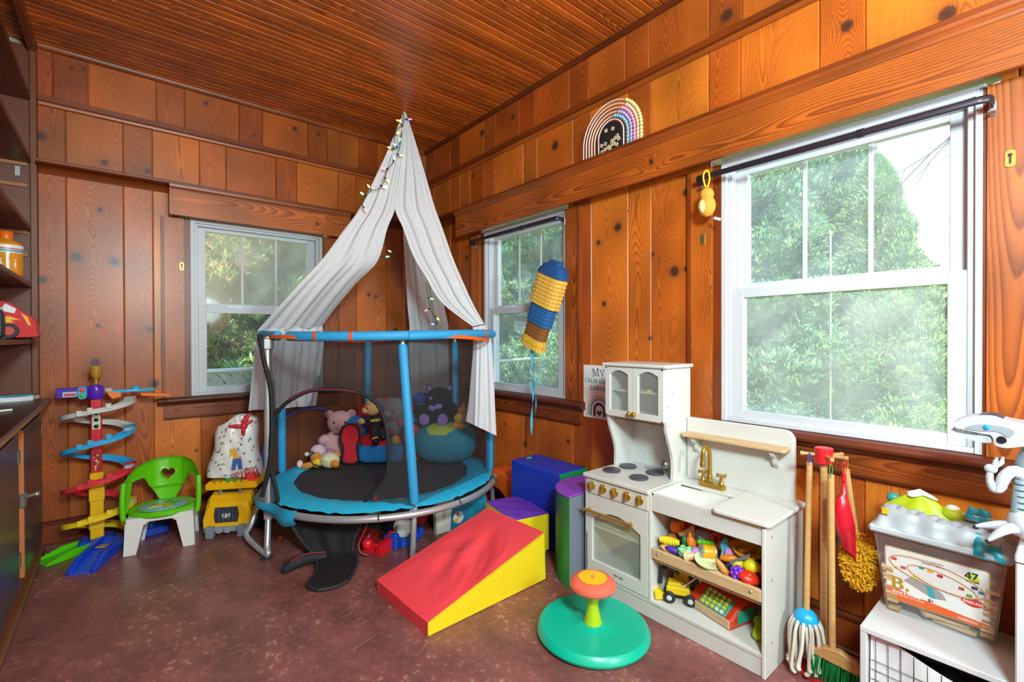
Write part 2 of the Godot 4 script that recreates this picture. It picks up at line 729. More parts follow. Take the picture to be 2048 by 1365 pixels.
func structure():
	make_fir()
	var fa := func(s: float, y: float, o: float) -> Vector3: return V(s, y, o)
	var fb := func(s: float, y: float, o: float) -> Vector3: return V(-o, y, s)
	var plaster := M("b9a88f", 0.8)
	# back wall (z = 0)
	var wa := ST("wall_back")
	shell(wa, -2.66, 0.13, [HA], fa, -0.13, -0.011, plaster)
	var low := [-2.256, -2.148, -1.914, -1.783, -1.555, -1.415, -1.125, -0.994, -0.712, -0.580, -0.345, -0.212, 0.0]
	var top := [-2.256, -2.195, -2.058, -1.763, -1.628, -1.340, -1.206, -0.919, -0.787, -0.552, -0.412, -0.150, 0.0]
	var ka := [[-1.993, 2.054, 0.016], [-1.806, 2.05, 0.015], [-2.123, 2.526, 0.007], [-2.076, 2.538, 0.010], [-2.013, 1.79, 0.014], [-2.11, 1.52, 0.024], [-1.955, 1.512, 0.022], [-2.243, 1.389, 0.016], [-2.025, 1.154, 0.008], [-2.039, 0.954, 0.016], [-1.785, 0.82, 0.022], [-1.80, 1.135, 0.014], [-1.004, 2.517, 0.013], [-1.25, 2.409, 0.006], [-1.518, 2.53, 0.013], [-0.849, 2.525, 0.008], [-2.243, 2.132, 0.022], [-0.484, 1.411, 0.013], [-0.43, 1.40, 0.011], [-1.48, 0.47, 0.011], [-1.58, 0.40, 0.008], [-0.27, 1.15, 0.012], [-0.15, 1.6, 0.012], [-0.55, 1.0, 0.014], [-1.2, 0.45, 0.012]]
	panelling(wa, [low, top], [[0.0, 2.0, 0], [2.0, 2.31, 0], [2.31, 2.60, 1]], [HA], fa, 2.27, 2.256, ka, 3, 1200, 0.97)
	# right wall (x = 0)
	var wb := ST("wall_right")
	shell(wb, 0.0, 5.33, [HB2, HB1], fb, -0.13, -0.011, plaster)
	var lowb := [0.0, 0.151, 0.382, 0.516, 0.645, 0.809, 0.933, 1.221, 1.350, 1.640, 1.773, 2.008, 2.140, 2.421, 2.554, 2.835, 2.970, 3.323, 3.46, 3.72, 3.86, 4.1]
	var topb := [0.0, 0.141, 0.386, 0.519, 0.811, 0.946, 1.186, 1.328, 1.615, 1.756, 1.990, 2.129, 2.423, 2.562, 2.842, 2.970, 3.323, 3.46, 3.72, 3.86, 4.1]
	var kb := [[2.50, 2.41, 0.022], [2.918, 2.153, 0.016], [3.175, 2.06, 0.018], [1.944, 1.638, 0.020], [1.82, 1.58, 0.014], [2.261, 1.381, 0.020], [2.318, 1.384, 0.011], [2.148, 1.473, 0.009], [1.857, 1.257, 0.010], [2.133, 1.078, 0.010], [0.60, 1.66, 0.014], [0.68, 2.233, 0.012], [0.796, 2.50, 0.022], [1.082, 1.988, 0.012], [1.623, 0.819, 0.010], [1.03, 0.519, 0.007], [1.235, 0.418, 0.017], [2.318, 1.724, 0.012], [1.12, 2.49, 0.012], [1.5, 2.19, 0.02], [2.09, 0.30, 0.012], [2.87, 0.43, 0.015], [2.88, 0.37, 0.014], [1.60, 0.5, 0.009], [0.3, 1.3, 0.01], [3.40, 1.3, 0.014]]
	panelling(wb, [lowb, topb], [[0.0, 2.0, 0], [2.0, 2.31, 0], [2.31, 2.60, 1]], [HB2, HB1], fb, 4.12, 0.0, kb, 8, 1900, 1.06)
	B()
	bc(V(0, 0, 4.1), V(0.011, 2.62, 5.33), 0.0)
	E("wall_lining", m_fir[0], wb)
	# the walls behind the viewer and behind the shelves
	var wl := ST("wall_left")
	B()
	bc(V(-2.78, 0, -0.13), V(-2.66, 2.62, 5.33), 0.0)
	E("wall_core", M("7a4526", 0.5), wl)
	var wf := ST("wall_front")
	B()
	bc(V(-2.66, 0, 5.2), V(0.0, 2.62, 5.33), 0.0)
	E("wall_core", M("a8683a", 0.5), wf)
	# floor: painted, scuffed
	var fl := ST("floor")
	B()
	bc(V(-2.78, -0.12, -0.13), V(0.13, -0.001, 5.33), 0.0)
	E("floor_slab", plaster, fl)
	B()
	sheet(1, 1, func(u, v): return V(-2.66 + 2.66 * u, 0.0, 5.2 - 5.2 * v))
	E("floor_finish", floor_mat(), fl)
	# ceiling: beaded boards along x
	var ce := ST("ceiling")
	B()
	bc(V(-2.9, 2.62, -0.6), V(0.6, 2.80, 5.5), 0.0)
	E("roof_slab", M("6b5a48", 0.9), ce)
	var cb := []
	rng.seed = 4
	for k in 12:
		cb.append([k * 0.09, k * 0.09 + 0.09, 0.0, 2.7, rng.randf_range(0.95, 1.08), rng.randf_range(0.5, 0.75), k * 0.09 + rng.randf_range(-0.05, 0.14)])
	var ctex := wood(540, 1024, 1.08, 2.7, cb, [], 14, 0.42, 200.0)
	var cm := wood_mat(ctex, 0.33)
	var bw := 0.0885
	for k in 59:
		var z0 := 0.004 + k * bw
		var lane := k % 12
		var flip := (k / 12) % 2
		var off := rng.randf()
		B()
		var pr := [[0.0, 0.012], [0.0012, 0.005], [0.006, 0.0], [0.036, 0.0], [0.0385, 0.004], [0.0405, 0.0045], [0.043, 0.0015], [0.046, 0.0045], [0.048, 0.004], [0.0505, 0.0], [0.0825, 0.0], [0.0873, 0.005], [0.0885, 0.012]]
		for i in pr.size() - 1:
			var a: Array = pr[i]
			var b: Array = pr[i + 1]
			var p := [V(-2.66, 2.60 + a[1], z0 + a[0]), V(0, 2.60 + a[1], z0 + a[0]), V(0, 2.60 + b[1], z0 + b[0]), V(-2.66, 2.60 + b[1], z0 + b[0])]
			var ua: float = (lane * 0.09 + 0.001 + (a[0] if flip == 0 else bw - a[0])) / 1.08
			var ub: float = (lane * 0.09 + 0.001 + (b[0] if flip == 0 else bw - b[0])) / 1.08
			var uv := [Vector2(ua, off), Vector2(ua, off + 0.985), Vector2(ub, off + 0.985), Vector2(ub, off)]
			for q in [0, 2, 1, 0, 3, 2]:
				S.set_uv(uv[q])
				S.add_vertex(p[q])
		E("ceiling_board", cm, ce)
	# trim that runs round the room
	var quarter := [Vector2(0, 0.0), Vector2(0.006, 0.001), Vector2(0.013, 0.005), Vector2(0.018, 0.011), Vector2(0.021, 0.018), Vector2(0.022, 0.0225), Vector2(0, 0.0225)]
	var rail := [Vector2(0, 0.02), Vector2(0.034, 0.02), Vector2(0.034, 0.045), Vector2(0.032, 0.047), Vector2(0, 0.047)]
	var under := [Vector2(0, 0.0), Vector2(0.008, 0.001), Vector2(0.014, 0.006), Vector2(0.016, 0.014), Vector2(0.016, 0.02), Vector2(0, 0.02)]
	for r in [["trim_1", V(-2.25, 2.577, 0), V(0, 2.577, 0), V(0, 0, 1), quarter, 1, 1], ["trim_2", V(0, 2.577, 0), V(0, 2.577, 5.2), V(-1, 0, 0), quarter, 2, 1]]:
		B()
		strip(r[1], r[2], r[3], r[4], r[6])
		var mm := E(r[0], m_fir[r[5]])
		mm.set_meta("kind", "structure")
	for r in [["trim_3", V(-2.25, 2.288, 0), V(-0.034, 2.288, 0), V(0, 0, 1)], ["trim_4", V(0, 2.288, 0), V(0, 2.288, 5.2), V(-1, 0, 0)]]:
		var t := ST(r[0])
		B()
		strip(r[1], r[2], r[3], rail, 3)
		E("rail", m_fir[1], t)
		B()
		strip(r[1], r[2], r[3], under, 2)
		E("bed_moulding", m_fir[0], t)
	# the narrow shelf over the windows, and its cove where there is no valance
	var shelf := [Vector2(0, 0.014), Vector2(0.112, 0.014), Vector2(0.115, 0.017), Vector2(0.115, 0.029), Vector2(0.112, 0.032), Vector2(0, 0.032)]
	var cove := [Vector2(0, -0.016), Vector2(0.008, -0.016), Vector2(0.014, -0.006), Vector2(0.024, 0.006), Vector2(0.036, 0.014), Vector2(0, 0.014)]
	for r in [["trim_5", V(-2.25, 1.955, 0), V(-0.115, 1.955, 0), V(0, 0, 1)], ["trim_6", V(0, 1.955, 0), V(0, 1.955, 5.2), V(-1, 0, 0)]]:
		var t := ST(r[0])
		B()
		strip(r[1], r[2], r[3], shelf, 3, 0.2)
		E("shelf_board", m_fir[1], t)
		B()
		strip(r[1], r[2], r[3], cove, 2)
		E("cove", m_fir[1], t)
	# valances
	valance(V(-1.711, 0, 0), V(-0.664, 0, 0), V(0, 0, 1), "wooden valance box over the window of the back wall, with pale wavy grain", 0, 0.55)
	valance(V(0, 0, 0.607), V(0, 0, 4.6), V(-1, 0, 0), "long wooden valance over both windows of the right wall, with a rainbow on its shelf", 1, 0.0)
	# baseboards
	var base := [Vector2(0, 0), Vector2(0.014, 0), Vector2(0.014, 0.108), Vector2(0, 0.108)]
	var bcap := [Vector2(0, 0.108), Vector2(0.014, 0.108), Vector2(0.022, 0.113), Vector2(0.022, 0.124), Vector2(0.014, 0.13), Vector2(0, 0.132)]
	var shoe := [Vector2(0.014, 0), Vector2(0.03, 0), Vector2(0.029, 0.007), Vector2(0.024, 0.013), Vector2(0.014, 0.016)]
	for r in [["baseboard_back", V(-2.25, 0, 0), V(0, 0, 0), V(0, 0, 1)], ["baseboard_right", V(0, 0, 0), V(0, 0, 5.2), V(-1, 0, 0)]]:
		var t := ST(r[0])
		B()
		strip(r[1], r[2], r[3], base, 3, 0.3)
		E("board", m_fir[1], t)
		B()
		strip(r[1], r[2], r[3], bcap, 2)
		E("cap", m_dark, t)
		B()
		strip(r[1], r[2], r[3], shoe, 1)
		E("shoe_moulding", m_dark, t)

func valance(a: Vector3, b: Vector3, out: Vector3, label: String, lane: int, off: float):
	var t := T("window_valance", label, "valance")
	tag(t, "", "", "valances over the windows")
	B()
	strip(a + V(0, 1.797, 0) + out * 0.082, b + V(0, 1.797, 0) + out * 0.082, out, rect2(0, 0, 0.018, 0.172), lane, off)
	E("front_board", m_fir[0], t)
	var dir := (b - a).normalized()
	for p in [a, b - dir * 0.018]:
		B()
		strip(p + V(0, 1.797, 0), p + dir * 0.018 + V(0, 1.797, 0), out, rect2(0.0, 0, 0.082, 0.172), lane)
		E("end_board", m_fir[1], t)
	B()
	var cr := [Vector2(0.10, 0.138), Vector2(0.104, 0.138), Vector2(0.106, 0.146), Vector2(0.111, 0.155), Vector2(0.116, 0.160), Vector2(0.118, 0.172), Vector2(0.10, 0.172)]
	strip(a + V(0, 1.797, 0), b + V(0, 1.797, 0), out, cr, 3, 0.1)
	E("crown_moulding", m_fir[0], t)

func floor_mat() -> StandardMaterial3D:
	var w := 1024
	var h := 1536
	var buf := PackedByteArray()
	buf.resize(w * h * 3)
	var n := FastNoiseLite.new()
	n.noise_type = FastNoiseLite.TYPE_SIMPLEX_SMOOTH
	n.frequency = 0.012
	n.fractal_octaves = 5
	n.seed = 77
	var im := n.get_image(w, h)
	n.seed = 78
	n.frequency = 0.07
	n.fractal_octaves = 4
	n.fractal_gain = 0.75
	var i2 := n.get_image(w, h)
	n.seed = 79
	n.frequency = 0.006
	var i3 := n.get_image(w, h)
	var d1 := im.get_data()
	var d2 := i2.get_data()
	var d3 := i3.get_data()
	for i in w * h:
		var a := d1[i] / 255.0
		var b := d2[i] / 255.0
		var c := d3[i] / 255.0
		var v := 0.74 + 0.34 * a + 0.24 * (b - 0.5)
		var r := 140.0 * v
		var g := 86.0 * v
		var bl := 82.0 * v
		# worn specks: pale plaster and bare orange
		var q := smoothstep(0.74, 0.84, b + (c - 0.5) * 0.32 + (a - 0.5) * 0.25)
		r = lerpf(r, 186.0, q * 0.75)
		g = lerpf(g, 150.0, q * 0.75)
		bl = lerpf(bl, 122.0, q * 0.75)
		var q2 := smoothstep(0.74, 0.82, (1.0 - b) + (c - 0.5) * 0.25 + (a - 0.5) * 0.2)
		r = lerpf(r, 158.0, q2 * 0.6)
		g = lerpf(g, 72.0, q2 * 0.6)
		bl = lerpf(bl, 44.0, q2 * 0.6)
		buf[i * 3] = clampi(int(r), 0, 255)
		buf[i * 3 + 1] = clampi(int(g), 0, 255)
		buf[i * 3 + 2] = clampi(int(bl), 0, 255)
	rng.seed = 31
	for k in 900:
		var x := rng.randi_range(4, w - 60)
		var y := rng.randi_range(4, h - 40)
		var L := rng.randi_range(5, 34)
		var sl := rng.randf_range(-0.5, 0.5)
		var op := rng.randf_range(0.15, 0.55)
		for s in L:
			if rng.randf() < 0.3:
				continue
			for dy in rng.randi_range(1, 2):
				var o := ((y + int(s * sl) + dy) * w + x + s) * 3
				if o > 0 and o < buf.size() - 3:
					buf[o] = int(lerpf(buf[o], 190, op))
					buf[o + 1] = int(lerpf(buf[o + 1], 160, op))
					buf[o + 2] = int(lerpf(buf[o + 2], 135, op))
	var m := StandardMaterial3D.new()
	m.albedo_texture = ImageTexture.create_from_image(Image.create_from_data(w, h, false, Image.FORMAT_RGB8, buf))
	m.roughness = 0.34
	m.metallic_specular = 0.5
	m.heightmap_enabled = true
	m.heightmap_texture = noise_img("vinyl")
	m.heightmap_scale = 0.03
	return m

# ------------------------------------------------------------------ windows
# f maps (s along the wall, height, out into the room)
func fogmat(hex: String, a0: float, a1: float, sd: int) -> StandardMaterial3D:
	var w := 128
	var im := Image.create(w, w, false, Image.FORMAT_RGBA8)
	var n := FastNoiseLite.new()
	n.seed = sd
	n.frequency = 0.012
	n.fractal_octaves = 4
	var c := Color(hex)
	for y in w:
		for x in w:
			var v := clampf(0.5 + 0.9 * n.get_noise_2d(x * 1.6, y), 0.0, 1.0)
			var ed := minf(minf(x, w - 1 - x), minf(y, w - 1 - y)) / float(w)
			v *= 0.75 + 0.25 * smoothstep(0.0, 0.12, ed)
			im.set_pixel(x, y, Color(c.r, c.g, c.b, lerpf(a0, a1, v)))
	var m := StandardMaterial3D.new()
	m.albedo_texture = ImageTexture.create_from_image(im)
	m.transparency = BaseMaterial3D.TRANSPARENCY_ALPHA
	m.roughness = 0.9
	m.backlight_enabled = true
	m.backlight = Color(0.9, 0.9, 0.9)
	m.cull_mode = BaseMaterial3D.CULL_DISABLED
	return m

func fquad(f: Callable, s0: float, y0: float, s1: float, y1: float, o: float):
	sheet(1, 1, func(u, v): return f.call(lerpf(s0, s1, u), lerpf(y0, y1, v), o))

func frect(f: Callable, s0: float, y0: float, s1: float, y1: float, o0: float, o1: float, b := 0.002):
	var a: Vector3 = f.call(s0, y0, o0)
	var c: Vector3 = f.call(s1, y1, o1)
	bc(a, c, b)

func window(n: int, f: Callable, s0: float, out: Vector3, fog_up: Array, fog_low: Array, rev: bool):
	var s1 := s0 + 0.78
	var w := ST("window_%d" % n)
	var vin := M("c8cad0", 0.42)
	# frame
	B()
	frect(f, s0, 0.735, s0 + 0.022, 1.815, -0.10, 0.004)
	frect(f, s1 - 0.022, 0.735, s1, 1.815, -0.10, 0.004)
	frect(f, s0 + 0.02, 0.735, s1 - 0.02, 0.752, -0.10, 0.0)
	frect(f, s0 + 0.02, 1.785, s1 - 0.02, 1.815, -0.10, 0.004)
	frect(f, s0 + 0.022, 0.752, s0 + 0.040, 1.785, -0.10, -0.012)
	frect(f, s1 - 0.040, 0.752, s1 - 0.022, 1.785, -0.10, -0.012)
	frect(f, s0 + 0.040, 1.772, s1 - 0.040, 1.786, -0.10, -0.012)
	E("window_frame", vin, w)
	# lower sash, nearer the room
	var sl := Node3D.new()
	sl.name = "lower_sash"
	w.add_child(sl)
	B()
	var g0 := s0 + 0.084
	var g1 := s1 - 0.084
	frect(f, s0 + 0.040, 0.752, g0, 1.281, -0.048, -0.014)
	frect(f, g1, 0.752, s1 - 0.040, 1.281, -0.048, -0.014)
	frect(f, g0, 0.752, g1, 0.782, -0.048, -0.014, 0.0)
	frect(f, g0, 1.243, g1, 1.281, -0.048, -0.014, 0.0)
	frect(f, g0 - 0.004, 0.778, g1 + 0.004, 0.784, -0.04, -0.018, 0.001)
	E("sash_frame", vin, sl)
	B()
	frect(f, lerpf(g0, g1, 0.18), 1.281, lerpf(g0, g1, 0.32), 1.287, -0.044, -0.018, 0.001)
	frect(f, lerpf(g0, g1, 0.62), 1.281, lerpf(g0, g1, 0.76), 1.287, -0.044, -0.018, 0.001)
	E("sash_lock", M("f2f3f4", 0.3), sl)
	B()
	fquad(f, g0, 0.782, g1, 1.243, -0.026)
	E("pane", clearmat("dfe8e4", 0.06), sl)
	B()
	fquad(f, g0, 0.782, g1, 1.243, -0.034)
	E("fogged_pane", fogmat(fog_low[0], fog_low[1], fog_low[2], n * 7), sl)
	# upper sash, behind
	var su := Node3D.new()
	su.name = "upper_sash"
	w.add_child(su)
	B()
	frect(f, s0 + 0.040, 1.245, g0, 1.772, -0.086, -0.052)
	frect(f, g1, 1.245, s1 - 0.040, 1.772, -0.086, -0.052)
	frect(f, g0, 1.270, g1, 1.302, -0.086, -0.052, 0.0)
	frect(f, g0, 1.750, g1, 1.772, -0.086, -0.052, 0.0)
	E("sash_frame", vin, su)
	B()
	fquad(f, g0, 1.302, g1, 1.750, -0.066)
	E("pane", clearmat("dfe8e4", 0.06), su)
	B()
	fquad(f, g0, 1.302, g1, 1.750, -0.074)
	E("fogged_pane", fogmat(fog_up[0], fog_up[1], fog_up[2], n * 7 + 3), su)
	for k in [1, 2]:
		B()
		var sm: float = lerpf(g0, g1, k / 3.0)
		frect(f, sm - 0.008, 1.302, sm + 0.008, 1.750, -0.0735, -0.0665, 0.002)
		E("muntin", vin, su)
	# wooden casing, stool and apron
	var cp := [Vector2(0, 0), Vector2(0.019, 0)]
	var vert := func(nm: String, sa: float, sb: float, o: float, lane: int, mat: Material):
		B()
		var a: Vector3 = f.call(sa, 0.735, 0.0)
		var b: Vector3 = f.call(sb, 1.80, o)
		var c := (a + b) * 0.5
		var sz := (b - a).abs()
		var h := sz * 0.5
		# faces with grain running up
		for ax in [0, 2]:
			for sg in [-1.0, 1.0]:
				var q := []
				for w2 in [[-1, -1], [1, -1], [1, 1], [-1, 1]]:
					q.append(c + (V(sg * h.x, w2[1] * h.y, w2[0] * h.z) if ax == 0 else V(w2[0] * h.x, w2[1] * h.y, sg * h.z)))
				var wd: float = sz.z if ax == 0 else sz.x
				var u0 := (lane + 0.08) * 0.25
				var uv := [Vector2(u0, 0.1 * lane), Vector2(u0 + wd / 0.8, 0.1 * lane), Vector2(u0 + wd / 0.8, 0.1 * lane + 0.34), Vector2(u0, 0.1 * lane + 0.34)]
				var nn: Vector3 = (q[1] - q[0]).cross(q[2] - q[0])
				var od := [0, 2, 1, 0, 3, 2] if nn.dot(V(sg, 0, 0) if ax == 0 else V(0, 0, sg)) > 0 else [0, 1, 2, 0, 2, 3]
				for k in od:
					S.set_uv(uv[k])
					S.add_vertex(q[k])
		E(nm, mat, w)
	vert.call("casing", s0 - 0.128, s0 - 0.034, 0.016, 0, m_fir[0])
	vert.call("casing", s1 + 0.004, s1 + 0.098, 0.016, 1, m_fir[0])
	vert.call("backband", s0 - 0.142, s0 - 0.126, 0.022, 2, m_fir[1])
	vert.call("backband", s1 + 0.096, s1 + 0.112, 0.022, 2, m_fir[1])
	vert.call("window_stop", s0 - 0.034, s0, 0.008, 3, m_fir[1])
	vert.call("window_stop", s1 - 0.004, s1 + 0.004, 0.008, 3, m_fir[1])
	var a: Vector3 = f.call(s0 - 0.165, 0.702, 0.0)
	var b: Vector3 = f.call(s1 + 0.135, 0.702, 0.0)
	B()
	strip(a, b, out, [Vector2(-0.02, 0.0), Vector2(0.04, 0.0), Vector2(0.048, 0.006), Vector2(0.051, 0.015), Vector2(0.048, 0.024), Vector2(0.04, 0.030), Vector2(-0.02, 0.033)], 3, 0.3)
	E("stool", m_dark if n == 3 else M_worn(), w)
	B()
	strip(a + V(0, -0.012, 0), b + V(0, -0.012, 0), out, [Vector2(0.0, 0.0), Vector2(0.028, 0.0), Vector2(0.034, 0.012), Vector2(0, 0.012)], 1)
	E("cove", m_dark, w)
	B()
	var a2: Vector3 = f.call(s0 - 0.135, 0.604, 0.0)
	var b2: Vector3 = f.call(s1 + 0.105, 0.604, 0.0)
	strip(a2, b2, out, [Vector2(0, 0.012), Vector2(0.016, 0.012), Vector2(0.016, 0.088), Vector2(0, 0.088)], 1, 0.35 + 0.1 * n)
	E("apron", m_fir[1], w)
	B()
	strip(a2, b2, out, [Vector2(0, 0), Vector2(0.014, 0), Vector2(0.019, 0.004), Vector2(0.019, 0.010), Vector2(0.014, 0.014), Vector2(0, 0.014)], 2, 0.1)
	E("bead", m_dark, w)

func M_worn() -> StandardMaterial3D:
	if mats.has("worn"):
		return mats["worn"]
	var m := wood_mat(w_fir, 0.5, Color(0.70, 0.60, 0.55))
	mats["worn"] = m
	return m

func windows():
	var fa := func(s: float, y: float, o: float) -> Vector3: return V(s, y, o)
	var fb := func(s: float, y: float, o: float) -> Vector3: return V(-o, y, s)
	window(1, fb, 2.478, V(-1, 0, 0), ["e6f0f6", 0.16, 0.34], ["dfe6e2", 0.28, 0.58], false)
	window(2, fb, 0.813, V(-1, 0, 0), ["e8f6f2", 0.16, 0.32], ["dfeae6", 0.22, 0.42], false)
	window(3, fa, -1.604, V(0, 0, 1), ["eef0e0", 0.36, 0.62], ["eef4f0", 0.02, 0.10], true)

# ------------------------------------------------------------------ outside
func spray_mesh() -> ArrayMesh:
	B()
	rng.seed = 5
	for k in 22:
		var a := Vector3(rng.randfn() * 0.04, rng.randfn() * 0.02, rng.randfn() * 0.04)
		var d := Vector3(rng.randf_range(-0.8, 0.8), rng.randf_range(0.3, 1.2), rng.randf_range(-0.8, 0.8)).normalized()
		var L := rng.randf_range(0.05, 0.14)
		var s := d.cross(Vector3(rng.randfn(), rng.randfn(), rng.randfn())).normalized() * L * 0.10
		var m := a + d * L * 0.5
		tri3(a, m + s, a + d * L)
		tri3(a, a + d * L, m - s)
	return K()

func tree(nm: String, label: String, at: Vector3, h: float, r: float, cnt0: int, cols: Array, sm: Mesh, lean := 0.0, sc := 1.0, bare := 0.0):
	var cnt := cnt0 * 5
	var t := T(nm, label, "tree", at)
	tag(t, "", "", "trees in the garden")
	B()
	lathe([Vector2(0.12, 0), Vector2(0.09, h * 0.3), Vector2(0.03, h * 0.9), Vector2(0, h * 0.95)], 8)
	for k in 40:
		var y := h * (0.06 + 0.85 * k / 40.0)
		var a := k * 2.4
		var L := r * (1.0 - y / h) * 0.85
		tube([V(0, y, 0), V(cos(a) * L * 0.5, y + 0.12, sin(a) * L * 0.5), V(cos(a) * L, y + 0.4, sin(a) * L)], [0.03, 0.02, 0.006], 5)
	E("trunk", M("6a5442", 0.9), t)
	var mm := MultiMesh.new()
	mm.transform_format = MultiMesh.TRANSFORM_3D
	mm.use_colors = true
	mm.mesh = sm
	mm.instance_count = cnt
	for i in cnt:
		var q := pow(rng.randf(), 0.85)
		var y := h * (bare + (1.0 - bare) * q)
		var a := rng.randf() * TAU
		var lobe := 0.80 + 0.20 * sin(a * 5.0 + y * 3.0) + 0.12 * sin(y * 7.0 + a * 2.0)
		var prof := pow(1.0 - q, 0.7) * (0.55 + 0.45 * minf(1.0, q * 5.0 + 0.3))
		var rad := r * prof * lobe * pow(rng.randf(), 0.35)
		var p := V(cos(a) * rad + lean * q, y, sin(a) * rad)
		var b := Basis(Vector3.UP, rng.randf() * TAU) * Basis(Vector3.RIGHT, rng.randf_range(-0.3, 0.5))
		b = Basis(V(-sin(a), 0, cos(a)), -rng.randf_range(0.1, 1.0)) * b
		mm.set_instance_transform(i, Transform3D(b.scaled(Vector3.ONE * rng.randf_range(0.45, 0.95) * sc), p))
		var c: Color = Color(cols[rng.randi() % cols.size()])
		c = c.srgb_to_linear() * rng.randf_range(0.7, 1.2)
		mm.set_instance_color(i, c)
	var mi := MultiMeshInstance3D.new()
	mi.multimesh = mm
	mi.name = "foliage"
	var lm: StandardMaterial3D
	if mats.has("leaf"):
		lm = mats["leaf"]
	else:
		lm = StandardMaterial3D.new()
		lm.vertex_color_use_as_albedo = true
		lm.roughness = 0.6
		lm.backlight_enabled = true
		lm.backlight = Color(0.6, 0.7, 0.4)
		lm.cull_mode = BaseMaterial3D.CULL_DISABLED
		mats["leaf"] = lm
	mi.material_override = lm
	mi.set_meta("kind", "stuff")
	t.add_child(mi)

func outside():
	var sm := spray_mesh()
	rng.seed = 9
	# lawn
	var gl := ST("ground")
	B()
	sheet(24, 24, func(u, v): return V(-40 + 80 * u, -0.62 + 0.04 * sin(u * 40) * sin(v * 37), 30 - 80 * v))
	var gm := StandardMaterial3D.new()
	var gn := FastNoiseLite.new()
	gn.frequency = 0.02
	gn.fractal_octaves = 4
	var gt := NoiseTexture2D.new()
	gt.width = 512
	gt.height = 512
	gt.seamless = true
	gt.noise = gn
	var gr := Gradient.new()
	gr.colors = PackedColorArray([Color("5f7038"), Color("93a352"), Color("b9b07a")])
	gr.offsets = PackedFloat32Array([0.0, 0.55, 1.0])
	gt.color_ramp = gr
	gm.albedo_texture = gt
	gm.uv1_scale = Vector3(14, 14, 1)
	gm.roughness = 0.95
	E("lawn", gm, gl)
	var g1 := ["78a868", "88b472", "629468", "9ab87c", "74a888", "a4bc6c"]
	var g2 := ["64987c", "74a888", "88b894", "5a8a70", "94bc84"]
	var g3 := ["9cac68", "b4b47c", "84a05c", "c4a87c", "74905c"]
	tree("cypress_tree", "broad blue-green cypress seen through the left of the large window", V(6.3, -0.6, -0.15), 8.5, 1.75, 9000, g2, sm)
	tree("cypress_tree", "tall grey-green cypress seen through the middle of the large window, behind its neighbours", V(8.3, -0.6, 0.30), 9.5, 1.5, 8000, g2, sm, -0.4)
	tree("cypress_tree", "shorter sunlit cypress in front of the shingled roof in the large window", V(7.3, -0.6, 1.35), 4.5, 1.35, 6000, g1, sm)
	tree("cypress_tree", "green cypress filling the window beside the trampoline canopy", V(3.1, -0.6, -2.5), 8.0, 2.0, 8000, g2, sm)
	tree("cypress_tree", "sunlit cypress further off between the two right-hand windows", V(6.0, -0.6, -3.4), 9.0, 2.3, 7000, g1, sm, 0.0, 1.2)
	tree("garden_tree", "yellow-green leafy tree seen through the left of the back window", V(-1.7, -0.6, -4.2), 7.0, 2.6, 7000, g3, sm, 0.3)
	tree("garden_tree", "green leafy tree seen through the right of the back window", V(0.3, -0.6, -4.6), 7.0, 2.6, 7000, g1, sm)
	tree("garden_tree", "hazy green tree far behind the slatted fence", V(-0.4, -0.6, -9.0), 9.0, 4.0, 8000, g3, sm, 0.0, 1.8)
	tree("garden_tree", "far tree behind the picket fence at the left of the large window", V(15.5, -0.6, -2.6), 9.0, 3.6, 7000, g1, sm, 0.0, 1.8)
	tree("garden_tree", "far tree behind the picket fence in the middle of the large window", V(15.6, -0.6, 0.2), 4.2, 2.4, 6000, g2, sm, 0.0, 1.6)
	# bare twigs overhead at the right of the large window
	var br := T("bare_branch", "bare twiggy branch against the sky at the top right of the large window", "branch", V(6.2, 4.3, 2.6))
	B()
	rng.seed = 17
	var twig := func(p: Vector3, d: Vector3, L: float, r: float, lvl: int, me: Callable):
		var pts := [p]
		for k in 4:
			d = (d + V(rng.randfn() * 0.16, rng.randfn() * 0.16, rng.randfn() * 0.16)).normalized()
			pts.append(pts[-1] + d * L / 4.0)
		tube(pts, [r, r * 0.85, r * 0.7, r * 0.55, r * 0.4], 5)
		if lvl < 3:
			for k in (4 if lvl == 0 else 3):
				var q: Vector3 = pts[1 + (k % 4)]
				me.call(q, (d + V(rng.randf_range(-0.7, 0.7), rng.randf_range(-0.9, 0.3), rng.randf_range(-0.9, 0.9))).normalized(), L * 0.55, r * 0.5, lvl + 1, me)
	twig.call(V(0, 0, 0.9), V(0, -0.35, -1), 2.6, 0.022, 0, twig)
	twig.call(V(0.3, 0.2, 0.9), V(0.1, -0.75, -0.7), 2.2, 0.018, 0, twig)
	E("twigs", M("6d5f58", 0.9), br)
	# the neighbour's house
	var hs := T("house", "brick house with a pale shingled roof beyond the garden, right of the large window", "house", V(15.0, -0.6, 3.5))
	var brick := M("8d5a4c", 0.9)
	B()
	bc(V(0, 0, -3.2), V(8, 2.9, 6), 0.0)
	E("wall", brick, hs)
	for k in 10:
		B()
		var t0 := k / 10.0
		var t1 := (k + 1) / 10.0
		var p := func(t: float, z: float, o: float) -> Vector3: return V(-0.6 + 4.6 * t, 2.7 + 3.3 * t + o, z)
		var a: Vector3 = p.call(t0, -3.7, 0.03)
		var b: Vector3 = p.call(t1 + 0.02, -3.7, 0.0)
		var c: Vector3 = p.call(t1 + 0.02, 6.0, 0.0)
		var d: Vector3 = p.call(t0, 6.0, 0.03)
		qd(a, d, c, b)
		qd(a - V(0, 0.04, 0), d - V(0, 0.04, 0), d, a)
		E("shingle_course", M(["968c82", "a0958a", "8c837c"][k % 3], 0.9), hs)
	B()
	tube([V(-0.65, 2.62, -3.72), V(4.0, 6.0, -3.72)], 0.09, 4)
	E("rake_board", M("e8e6e2", 0.6), hs)
	B()
